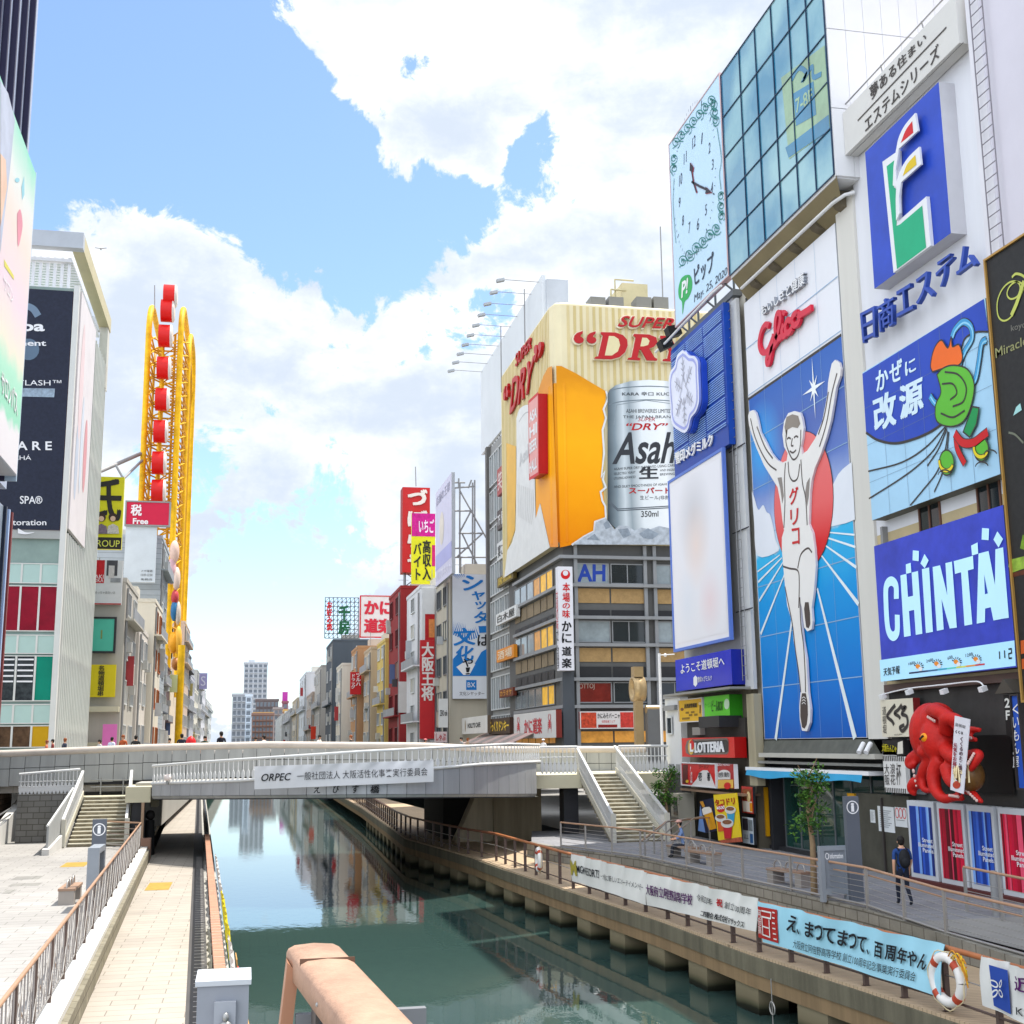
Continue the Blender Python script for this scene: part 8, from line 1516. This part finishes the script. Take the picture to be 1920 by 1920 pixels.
# north bank row
zt = lambda px, py, Y: ony(px, py, Y).z
T = block('beige building carrying the yellow group sign and a teal screen', -9.6, 101, 112, 19.3, '#b3aea4', True, 2, 4, west=1); MB().box(-14, -9.65, 100.2, 101, 9.2, 9.6, mat('#c9c2a8', .6)).build('canopy', T); MB().box(-14, -10.2, 100.4, 101, 4.6, 6.9, mat('#b9b49e', .7)).build('lower_annex', T)
psign('tall yellow billboard with a huge black character and two portrait figures', 100.5, (174, 893, 227, 1030), .5, '#d9d01c', [('氏', (.05, .02, .95, .62), '#2a2622', dict(bold=.03)), ('GROUP', (-.9 if False else .02, .88, .95, .97), '#d9d95a', {})], 'billboard', 'billboard', fills=[((0, .84, 1, 1), '#2b2622')])
sg = _S(facing('-y', 100.46), thing('portrait_print', 'pair of printed dark-haired figures low on the yellow billboard', 'poster', ony(205, 1005, 100.46))); z3b = zz(0, 880, 5.333)
for x, c in ((1015, '#7d6a7a'), (1130, '#c9c2ba')): sg.fill('print', z3b([(x-60, 645), (x-50, 570), (x, 545), (x+50, 570), (x+62, 645)]), mat(c, .5, .4, 6.), d=.02, t=.03); sg.fill('print', z3b(cring((x, 480), 44, 14)), mat('#3a2720', .5), d=.03, t=.03); sg.fill('print', z3b(cring((x, 495), 27, 12)), mat('#d8b49a', .5), d=.06, t=.01)
sg.done()
psign('red and white poster with a grey portrait of long hair', 100.5, (176, 1050, 227, 1134), .35, '#d0d0d0', [('AKI', (.06, .33, .36, .42), '#e9e0e0', {}), ('OKA', (.04, .42, .36, .5), '#e9e0e0', {}), ('めっちゃ面白い店', (.1, .7, .78, .76), '#777777', {})], 'poster', 'poster', fills=[((.0, 0, .38, .52), '#c0141c'), ((.45, .0, .82, .35), '#4a4a4e'), ((.52, .12, .72, .42), '#c9c3c0'), ((.6, .4, .95, .5), '#8d8f92'), ((0, .97, 1, 1), '#b03a34')])
psign('teal video screen in a dark frame', 100.4, (174, 1160, 212, 1221), .3, '#4fb59c', [], 'screen', 'video_screen', frame=DARK, fills=[((.4, .35, .47, .62), '#7a8a4a')])
psign('square yellow sign with a column of small black characters', 100.4, (171, 1246, 215, 1307), .25, '#d9c414', [('名物道頓堀串', (.3, .03, .56, .97), '#2a2822', dict(vert=True, bold=.02))])
psign('pink cloth banner on a frame above the bridge', 99, (193, 1358, 218, 1398), .08, '#d66fb4', [], 'banner', 'banner')
block('narrow weathered white building with dark slit windows', -9.4, 112.5, 122, zt(244, 1180, 113), '#cfc8bf', True, 2, west=0)
block('cream building with rounded cornice and orange window hoods', -8.9, 122.5, 133, zt(268, 1130, 123), '#d8d0bf', True, 2, west=1, fr=mat('#b5683c', .5))
T = block('tall grey ribbed-metal building behind the red tax sign', -9.3, 134, 146, zt(300, 1010, 134), '#a3abb2', True, 2, west=0, kind='siding')
psign('crimson sign with tax character above a blank sheet', 131, (238, 941, 316, 985), .5, '#c4163e', [('税', (.1, .1, .36, .62), '#e6dde0', dict(bold=.03)), ('Free', (.16, .72, .52, .98), '#e6dde0', dict(bold=.03))], frame=GREYM)
psign('tall blank grey sign sheet with small print near its foot', 131.2, (236, 986, 290, 1092), .4, '#c3cad0', [('メガ電器', (.55, .78, .92, .82), '#333333', {}), ('10:00-22:00', (.55, .85, .92, .89), '#555555', {}), ('免税店', (.55, .93, .92, .97), '#222222', {})])
block('dark blue-grey building with barred windows near the yellow wheel', -10.2, 146.5, 160, zt(312, 1190, 147), '#4d535e', True, 3, west=1, gl=GLL)
block('lavender grey building with balconies beside the yellow wheel', -10.6, 160.5, 172, zt(322, 1225, 161), '#a9a6aa', True, 3, west=1)
block('dark brown slim building before the yellow wheel foot', -10.9, 172.5, 184, zt(328, 1250, 173), '#5d4a4c', True, 2, west=1)
for lab, x, y0, y1, p, c in (('pinkish beige building just behind the yellow wheel', -10.5, 212, 232, (349, 1168), '#c9b3a2'), ('charcoal building with a small roof sign behind the wheel', -11, 232, 252, (361, 1222), '#57555a'), ('pale violet-grey building with a lavender roof sign', -11.3, 252, 280, (379, 1262), '#b4b4bd'), ('cream slab building with few windows on the north bank', -11.6, 280, 310, (392, 1290), '#d5d0c2'), ('wide grey building with a flat roof on the north bank', -12, 310, 345, (409, 1258), '#aaa9a6'), ('white slim building with a black side stripe', -12.4, 345, 390, (424, 1284), '#cfcfd6'), ('low mottled grey building far along the north bank', -13, 390, 440, (432, 1320), '#a39d96'), ('pale far building with tiny windows on the north bank', -14, 440, 520, (452, 1310), '#c4c6c6')):
    block(lab, x, y0, y1, zt(*p, y0), c, True, 4, west=2, group='far buildings lining the north bank')
psign('lavender roof sign with curling white mark far down the bank', 251, (374, 1262, 388, 1292), .5, '#a9a3d0', [('S', (.2, .2, .8, .8), '#e3e0f0', {})])
# ferris wheel
FY = mat('#e8b408', .6, .3, .9); FY2 = mat('#c98f06', .45, .15, .5); T = thing('ferris_wheel', 'tall yellow oval ferris wheel tower with red drum cabins', 'ferris wheel', (-12, 200, 5)); Y0 = 190.
xl, xr, xo = ony(271, 800, Y0).x, ony(332, 800, Y0).x, ony(344, 800, Y0).x; ztop = ony(310, 582, Y0+6).z
def oval(x, y0, y1, z0, z1, r_=6): return [(x, y0, z0)]+[(x, y0+r_-r_*math.cos(rad(a)), z1-r_+r_*math.sin(rad(a))) for a in range(0, 91, 15)]+[(x, y1-r_+r_*math.sin(rad(a)), z1-r_+r_*math.cos(rad(a))) for a in range(0, 91, 15)]+[(x, y1, z0)]
for x in (xl, xr): MB().tube(oval(x, Y0, Y0+30, 5 if x == xr else 22, ztop), .45, FY, 8).build('main_frame', T); MB().tube(oval(x+.6, Y0+5, Y0+25, 20, ztop-5), .2, FY2, 6).build('inner_frame', T)
MB().tube(oval(xo, Y0+7, Y0+25, 14, ztop-2), .36, FY, 8).build('outer_frame', T)
m = MB(); z = 22
while z < ztop-6:
    for (xa, ya), (xb, yb) in (((xr, Y0), (xo, Y0+7)), ((xl, Y0), (xl+.6, Y0+5)), ((xl, Y0+5), (xr, Y0+5))): m.rod((xa, ya, z), (xb, yb, z), .16, FY2, 5); m.rod((xa, ya, z), (xb, yb, z+2.2), .14, FY, 5); m.rod((xa, ya, z+2.2), (xb, yb, z), .14, FY2, 5)
    m.rod((xl+2.2, Y0+.6, z), (xr, Y0+1, z), .1, FY, 5); m.rod((xl+2.2, Y0+.6, z), (xr, Y0+1, z+2.2), .1, FY2, 5); m.rod((xr, Y0+12, z), (xl, Y0+12, z+2.2), .12, FY2, 5); m.rod((xl+2.2, Y0+.6, z), (xl+2.2, Y0+.6, z+2.2), .22, FY, 6); m.rod((xr-1, Y0+3, z), (xr-1, Y0+3, z+2.2), .2, FY2, 6)
    z += 2.2
m.build('lattice', T)
for x, y in ((319, 555), (314, 583), (310, 630), (307, 690), (304, 749), (301, 809), (298, 868), (297, 921)):
    c = ony(x, y, Y0-1.5); g = MB(); g.tube([c+V((-.95, 0, 0)), c+V((.75, 0, 0))], 1.75, mat('#cf1410', .4, .08), 18); o = g.build('cabin', T); g = MB(); g.tube([c+V((.75, 0, 0)), c+V((.95, 0, 0)), c+V((1.1, 0, 0))], [1.8, 1.7, 1.2], mat('#d9cfc8', .45), 18); g.build('rim', o)
MB().rod(ony(290, 580, Y0), ony(290, 535, Y0), .08, GREYM, 5).build('lightning_rod', T)
m = MB(); m.tube([ony(187, 884, 180), ony(265, 850, Y0)], .3, GREYM, 6); m.rod(ony(217, 872, 182), ony(230, 895, 182), .2, GREYM); m.rod(ony(232, 897, 182), ony(268, 862, Y0), .2, GREYM); m.build('stay_pipes', T)
MB().box(xl-6, xl+5.5, Y0-3, Y0+34, 4.6, 17, mat('#d8c9b4', .7, .15)).build('base_building', T); b_ = ony(336, 1330, 185); m = MB(); m.rod((b_.x, 185, 4.8), (b_.x, 185, 21), .5, FY, 10); m.build('front_leg', T)
for i, (x, y, rx, rz, c) in enumerate(((327, 1035, 9, 22, '#d9b9a8'), (322, 1070, 8, 26, '#c9a0a4'), (331, 1085, 7, 22, '#d6bfae'), (328, 1120, 7, 14, '#b53a40'), (327, 1145, 7, 20, '#2c6f9c'), (334, 1150, 5, 22, '#cfc0ae'), (325, 1205, 9, 20, '#e09a1c'), (334, 1200, 7, 26, '#e0a93a'), (330, 1245, 8, 12, '#a3672c'))): c_ = ony(x, y, Y0-2.2); m = MB(); m.ball(c_, rx*.08, 1.0, rz*.08, mat(c, .5, .2), 12, 8); m.build('relief_ornament', T)
psign('pale yellow square sign on the wheel foot', 184.4, (316, 1265, 332, 1298), .4, '#d5d79a', [])
# south bank row
T = block('beige concrete building behind the blue shutter banner', 18.5, 115.5, 124, zt(822, 1083, 115.5), '#b3ac9c', False, 2, 5, west=0, fr=FRM)
sg = Sign('billboard', 'tall blue and white vertical banner with brush slogan and burst rays', 'billboard', facing('-y', 115.1), (848, 1076, 918, 1310), .4, mat('#d9dde4', .5, .05), DARK); zx = zz(580, 880, 5.333); CB = mat('#1677c4', .45)
cc = sg.bd.px(*zx([(1570, 1310)])[0])
for k in range(46):
    a = rad(95+k*4.4); r0, r1 = (1.75, 2.9) if k < 40 else (2.1, 3.0); e = [(cc[0]+r*math.cos(a+d), cc[1]+r*1.25*math.sin(a+d)) for r, d in ((r0, 0), (r1, -.022), (r1, .022))]; e = [(min(max(x, sg.r[0]+.02), sg.r[2]), min(y, sg.r[3]-.02)) for x, y in e]; sg.fill('rays', e, CB, d=.014, inpx=False)
zy = zz(580, 1080, 5.333); sg.fill('wave', zy([(1435, 830), (1500, 760), (1560, 900), (1640, 900), (1720, 760), (1803, 710), (1803, 1000), (1435, 1000)]), CB, d=.02); sg.fill('wave', zy([(1470, 910), (1560, 850), (1660, 880), (1600, 990), (1540, 990)]), WHITE, d=.028)
for ch, q in zip('シャッター', ([(1525, 1060), (1760, 1055), (1700, 1220), (1530, 1215)], [(1620, 1220), (1760, 1215), (1740, 1310), (1630, 1310)], [(1655, 1320), (1770, 1320), (1760, 1400), (1660, 1400)], [(1650, 1420), (1795, 1415), (1780, 1540), (1640, 1540)], [(1690, 1565), (1800, 1560), (1800, 1635), (1700, 1640)])): sg.quadtext('lettering', ch, zx(q), CB, d=.03, bold=.03)
for ch, q, mm in (('文', [(1440, 520), (1660, 510), (1660, 690), (1440, 700)], CB), ('化', [(1470, 700), (1650, 690), (1640, 850), (1460, 850)], CB), ('は', [(1680, 590), (1800, 580), (1800, 700), (1680, 700)], INK), ('や', [(1530, 820), (1640, 815), (1630, 910), (1530, 910)], INK), ('！', [(1560, 915), (1610, 912), (1605, 985), (1560, 988)], INK)): sg.quadtext('lettering', ch, zy(q), mm, d=.04, bold=.025)
sg.fill('emblem', zy([(1568, 1040), (1672, 1040), (1672, 1140), (1568, 1140)]), CB); sg.quadtext('emblem', 'BX', zy([(1582, 1065), (1658, 1065), (1658, 1112), (1582, 1112)]), WHITE, d=.03); sg.quadtext('small_lettering', '文化シヤッター', zy([(1500, 1155), (1750, 1155), (1750, 1195), (1500, 1195)]), INK); sg.done()
block('white building with paired windows beside the red noodle banner', 17.0, 125, 136, zt(778, 1105, 126), '#d2d2d4', False, 1, 6, west=0, gl=GL)
psign('tall white sign tower above the red noodle banner', 124.6, (791, 1103, 815, 1200), .5, '#d6d6d6', [], fills=[((.25, .5, 1, 1), '#b8181c'), ((.55, .6, 1, .95), '#d9884a')])
psign('tall red and white banner with column of brush characters', 124.5, (788, 1200, 815, 1385), .4, '#c3262c', [('大阪王将', (.08, .02, .95, .62), '#e6dcd8', dict(vert=True, bold=.03))])
psign('white vertical cafe sign with black lettering', 114.8, (823, 1310, 840, 1364), .25, '#d9d9d7', [('ZERO cafe', (.1, .4, .9, .6), '#222222', dict(bold=.02))])
psign('white sign crowded with red characters at the beige building foot', 114.9, (815, 1372, 838, 1392), .2, '#d8c4c4', [('しゃぶ', (.1, .15, .9, .85), '#b0202a', dict(bold=.02))])
T = block('deep red building with a blank white sign', 16.8, 140, 152, zt(742, 1103, 140), '#8a2326', False, 2, 5, west=0, gl=GL, fr=mat('#6a1c1e', .5)); MB().box(16.6, 19.5, 138.9, 140, 4.6, zt(750, 1200, 139), mat('#8c2024', .6, .12)).build('front_bay', T)
psign('blank pale vertical sign on the deep red building', 138.6, (748, 1278, 762, 1336), .3, '#c3c1bf', [])
sg = Sign('billboard', 'tall red box sign with fat white hiragana on the roof', 'billboard', facing('-y', 146), (755, 913, 806, 1074), 2.2, mat('#bf1f1f', .45, .1), mat('#8f1616', .5)); 
for i, ch in enumerate('づぼらや'): sg.text('lettering', ch, (.18, .02+i*.25, .9, .22+i*.25), mat('#e2d9cf', .5), d=.04, frac=True, bold=.05, ext=.15)
sg.done(); m = MB(); c = ony(778, 1085, 147)
for dx in (-1.2, 1.2): m.rod((c.x+dx, 147, zt(770, 1100, 147)), (c.x+dx, 147, zt(770, 1070, 147)), .12, FRM); m.rod((c.x+dx, 147, zt(770, 1100, 147)), (c.x-dx, 148, zt(770, 1070, 147)), .06, FRM)
m.build('roof_frame', sg.root); MB().rod(ony(780, 912, 147), ony(779, 875, 147), .06, GREYM, 5).build('lightning_rod', sg.root)
psign('pink and yellow job sign with black characters in front of the red tower', 133, (772, 962, 816, 1095), .4, '#dcd71f', [('いちご', (.3, .08, .95, .28), '#f0d8e8', dict(bold=.03)), ('バイト', (.08, .42, .42, .95), '#2a2a20', dict(vert=True, bold=.03)), ('高収入', (.46, .38, .82, .95), '#2a2a20', dict(vert=True, bold=.03))], fills=[((0, 0, 1, .33), '#cc1788'), ((.86, .45, 1, .75), '#c9206a')])
b_ = facing('-x', 17.7); sg = Sign('billboard', 'pale lavender billboard facing the canal with faint figures', 'billboard', b_, (817, 925, 847, 1075), .3, mat('#ccc9de', .5, .08), mat('#b9bcc2', .5)); sg.text('lettering', '店舗の王様', (.05, .06, .9, .16), mat('#8a88a0', .5), frac=True); sg.text('lettering', 'バルフネット', (.05, .86, .95, .96), mat('#e9e6f4', .5), frac=True, bold=.02); sg.oval('picture', sg.R(.4, .45), 1.4, 1.6, mat('#d9cfc4', .5, .2), d=.02); sg.rect('picture', 0, .68, 1, .84, mat('#a9a9d8', .5), d=.014); sg.done()
T = thing('roof_truss', 'open steel truss tower holding the lavender billboard from behind', 'truss', (20, 120, 21)); m = MB(); P = lambda x, y: ony(x, y, 119)
for a, b_ in (((852, 915), (852, 1075)), ((862, 905), (862, 1075)), ((886, 905), (886, 1080)), ((890, 900), (890, 1075)), ((852, 958), (882, 958)), ((860, 1000), (905, 1000)), ((852, 1028), (880, 1028)), ((862, 920), (918, 1020)), ((866, 1000), (900, 1070)), ((905, 1000), (856, 1045)), ((862, 998), (882, 960)), ((852, 915), (890, 912)), ((852, 1045), (918, 1045)), ((848, 905), (872, 905)), ((860, 897), (860, 915)), ((878, 915), (884, 900))): m.rod(P(*a), P(*b_), .09, GREYM, 5)
m.build('lattice', T)
block('mustard yellow narrow building with small square windows', 16.5, 153, 163, zt(722, 1203, 154), '#cdb264', False, 2, 5, west=1)
block('sand beige building with a curved roof duct', 15.8, 164, 174, zt(690, 1218, 165), '#b9a68c', False, 2, 4, west=1)
block('orange brown building with a red drugstore sign', 15.0, 175, 186, zt(662, 1216, 176), '#b08660', False, 2, 4, west=1)
psign('red vertical drugstore sign with white characters', 174, (657, 1260, 677, 1302), .3, '#c01c20', [('ツルハ', (.52, .05, .95, .62), '#ece4e2', dict(vert=True, bold=.03)), ('ドラッグ', (.08, .1, .46, .75), '#ece4e2', dict(vert=True, bold=.02))])
block('cream building with an arched roof edge on the south bank', 13.8, 188, 200, zt(632, 1248, 189), '#cbc6ba', False, 2, 4, west=1)
T = block('slate grey building under the open lattice sign', 13.6, 206, 224, zt(615, 1203, 207), '#4b535c', False, 2, 5, west=1, depth=18)
sg = _S(facing('-y', 207), thing('lattice_sign', 'open steel lattice sign tower with red and green characters', 'sign', ony(640, 1198, 207))); m = MB(); p0, p1 = ony(610, 1120, 207.2), ony(672, 1197, 207.2)
for i in range(9): x = p0.x+(p1.x-p0.x)*i/8; m.rod((x, 207.2, p1.z), (x, 207.2, p0.z), .08, FRM, 5)
for j in range(10): z = p1.z+(p0.z-p1.z)*j/9; m.rod((p0.x, 207.2, z), (p1.x, 207.2, z), .07, FRM, 5)
for i in range(8):
    for j in range(9):
        x, x2 = [p0.x+(p1.x-p0.x)*(i+q)/8 for q in (0, 1)]; z, z2 = [p1.z+(p0.z-p1.z)*(j+q)/9 for q in (0, 1)]; m.rod((x, 207.2, z), (x2, 207.2, z2), .04, FRM, 4)
m.build('lattice', sg.root); sg.quadtext('red_lettering', 'お好み焼', [(612, 1128), (623, 1128), (623, 1183), (612, 1183)], RED, vert=True, bold=.04, ext=.2); sg.quadtext('green_lettering', '千房', [(634, 1135), (656, 1135), (656, 1190), (634, 1190)], mat('#135c3a', .5), vert=True, bold=.05, ext=.2); sg.done()
psign('square white sign with red frame and big red characters', 190, (677, 1118, 737, 1194), .6, '#d9d5d4', [('かに', (.1, .1, .98, .46), '#c8283c', dict(bold=.05)), ('道楽', (.1, .54, .98, .92), '#c8283c', dict(bold=.05))], 'billboard', 'billboard', frame=RED)
for lab, x, y0, y1, p, c in (('pale grey building with roof antenna frame on the south bank', 13, 228, 250, (600, 1250), '#b5b2ac'), ('brownish building with a red shopfront on the south bank', 12.6, 250, 275, (588, 1300), '#a8978a'), ('light grey tall building with a wire roof cage', 12.4, 275, 310, (572, 1262), '#c3c7cc'), ('beige low building with grey shutters', 12, 310, 345, (560, 1310), '#b5a791'), ('grey far building beside the beige apartment block', 11.6, 345, 400, (552, 1330), '#9c9c9c'), ('dull white building at the far end of the south bank', 11, 400, 500, (546, 1340), '#b9b9b6')):
    block(lab, x, y0, y1, zt(*p, y0), c, False, 3, west=2, group='far buildings lining the south bank')
psign('orange-red shop front panel at street level on the south bank', 227, (583, 1362, 592, 1386), .3, '#d0381c', [])
# the far end: towers beyond the canal bend
def tower(label, Y, x0, x1, y0, c, nc, nr, dep=30, top=None, fr=None):
    a, b_ = ony(x0, y0, Y), ony(x1, y0, Y); T = thing('tower_block', label, 'building', ((a.x+b_.x)/2, Y, 1.9)); wallbox(T, a.x, b_.x, Y, Y+dep, 1.9, a.z, mat(c, .75, .1, .08)); W_ = (b_.x-a.x)/nc; H = (a.z-8)/nr; k = bpy.data.meshes.new('window')
    w2, h2 = W_*.33, H*.3; q = [(-w2, 0, -h2), (w2, 0, -h2), (w2, 0, h2), (-w2, 0, h2)]; m = MB(); m.poly(q, mat('#6d747c', .3, .2)); m.box(-w2-.1, w2+.1, -1., 0, -h2-.5, -h2, mat(c, .7)); k.from_pydata(m.v, [], m.f); [k.materials.append(z) for z in m.m]; k.polygons.foreach_set('material_index', m.mi)
    for j in range(nr):
        for i in range(nc):
            if nc*nr < 95 or (i+j) % 1 == 0: o = bpy.data.objects.new('window', k); col.objects.link(o); o.parent = T; o.location = V((a.x+W_*(i+.5), Y-.15, 8+H*(j+.5)))-V(T.location)
    MB().box(a.x-.4, b_.x+.4, Y-.4, Y+dep, a.z, a.z+1, mat(c, .7)).build('roof_edge', T)
    if top: t0, t1 = ony(top[0], top[2], Y), ony(top[1], top[2], Y); MB().box(t0.x, t1.x, Y+2, Y+dep*.6, a.z, t0.z, mat(top[3] if len(top) > 3 else c, .7)).build('roof_hut', T)
    return T
tower('tall pale grey apartment tower standing alone on the skyline', 900, 458, 502, 1244, '#b8bcc2', 5, 16, 28, (466, 478, 1237))
tower('low brown apartment block with a tan roof storey at the canal end', 560, 473, 513, 1341, '#8f6f62', 6, 5, 20, (474, 513, 1335, '#c9a66a'))
tower('wide dark brown block with curved balconies behind the brown apartments', 700, 480, 522, 1314, '#6d6262', 6, 6, 25)
tower('slim maroon tower topped with a magenta sign', 620, 530, 540, 1318, '#8a5560', 1, 6, 8, (530, 540, 1297, '#b03a9a'))
tower('tan windowless block beside the maroon tower', 560, 533, 546, 1334, '#c9a05c', 1, 3, 12)
tower('grey balconied block squeezed between brown and maroon blocks', 600, 514, 530, 1330, '#9a8f8c', 2, 6, 15)
tower('pale block with a dark curved roof at the canal end', 640, 436, 462, 1304, '#a8aeb4', 3, 7, 20)
tower('white slim signboard tower before the brown apartments', 545, 461, 472, 1306, '#c9d2dc', 1, 7, 8)
T = thing('far_bridge', 'pale distant road bridge closing the canal view', 'bridge', (0, 520, 4)); MB().box(-30, 30, 515, 530, 4.2, 6.6, mat('#b5bcc4', .6)).build('deck', T); MB().box(-30, 30, 514.6, 515, 6.6, 7.6, mat('#a9b4be', .6)).build('parapet', T)
c = ony(189, 467, 160); T = thing('bird', 'small grey bird gliding in front of the white cloud', 'bird', c); m = MB(); m.ball(c, .1, .35, .09, GREYM, 8, 6); m.add([c, c+V((-.75, .1, .14)), c+V((-.7, -.15, .12)), c+V((0, -.2, .02))], [(0, 1, 2, 3)], GREYM); m.add([c, c+V((.75, .1, .2)), c+V((.7, -.15, .18)), c+V((0, -.2, .02))], [(3, 2, 1, 0)], GREYM); m.build('body', T)
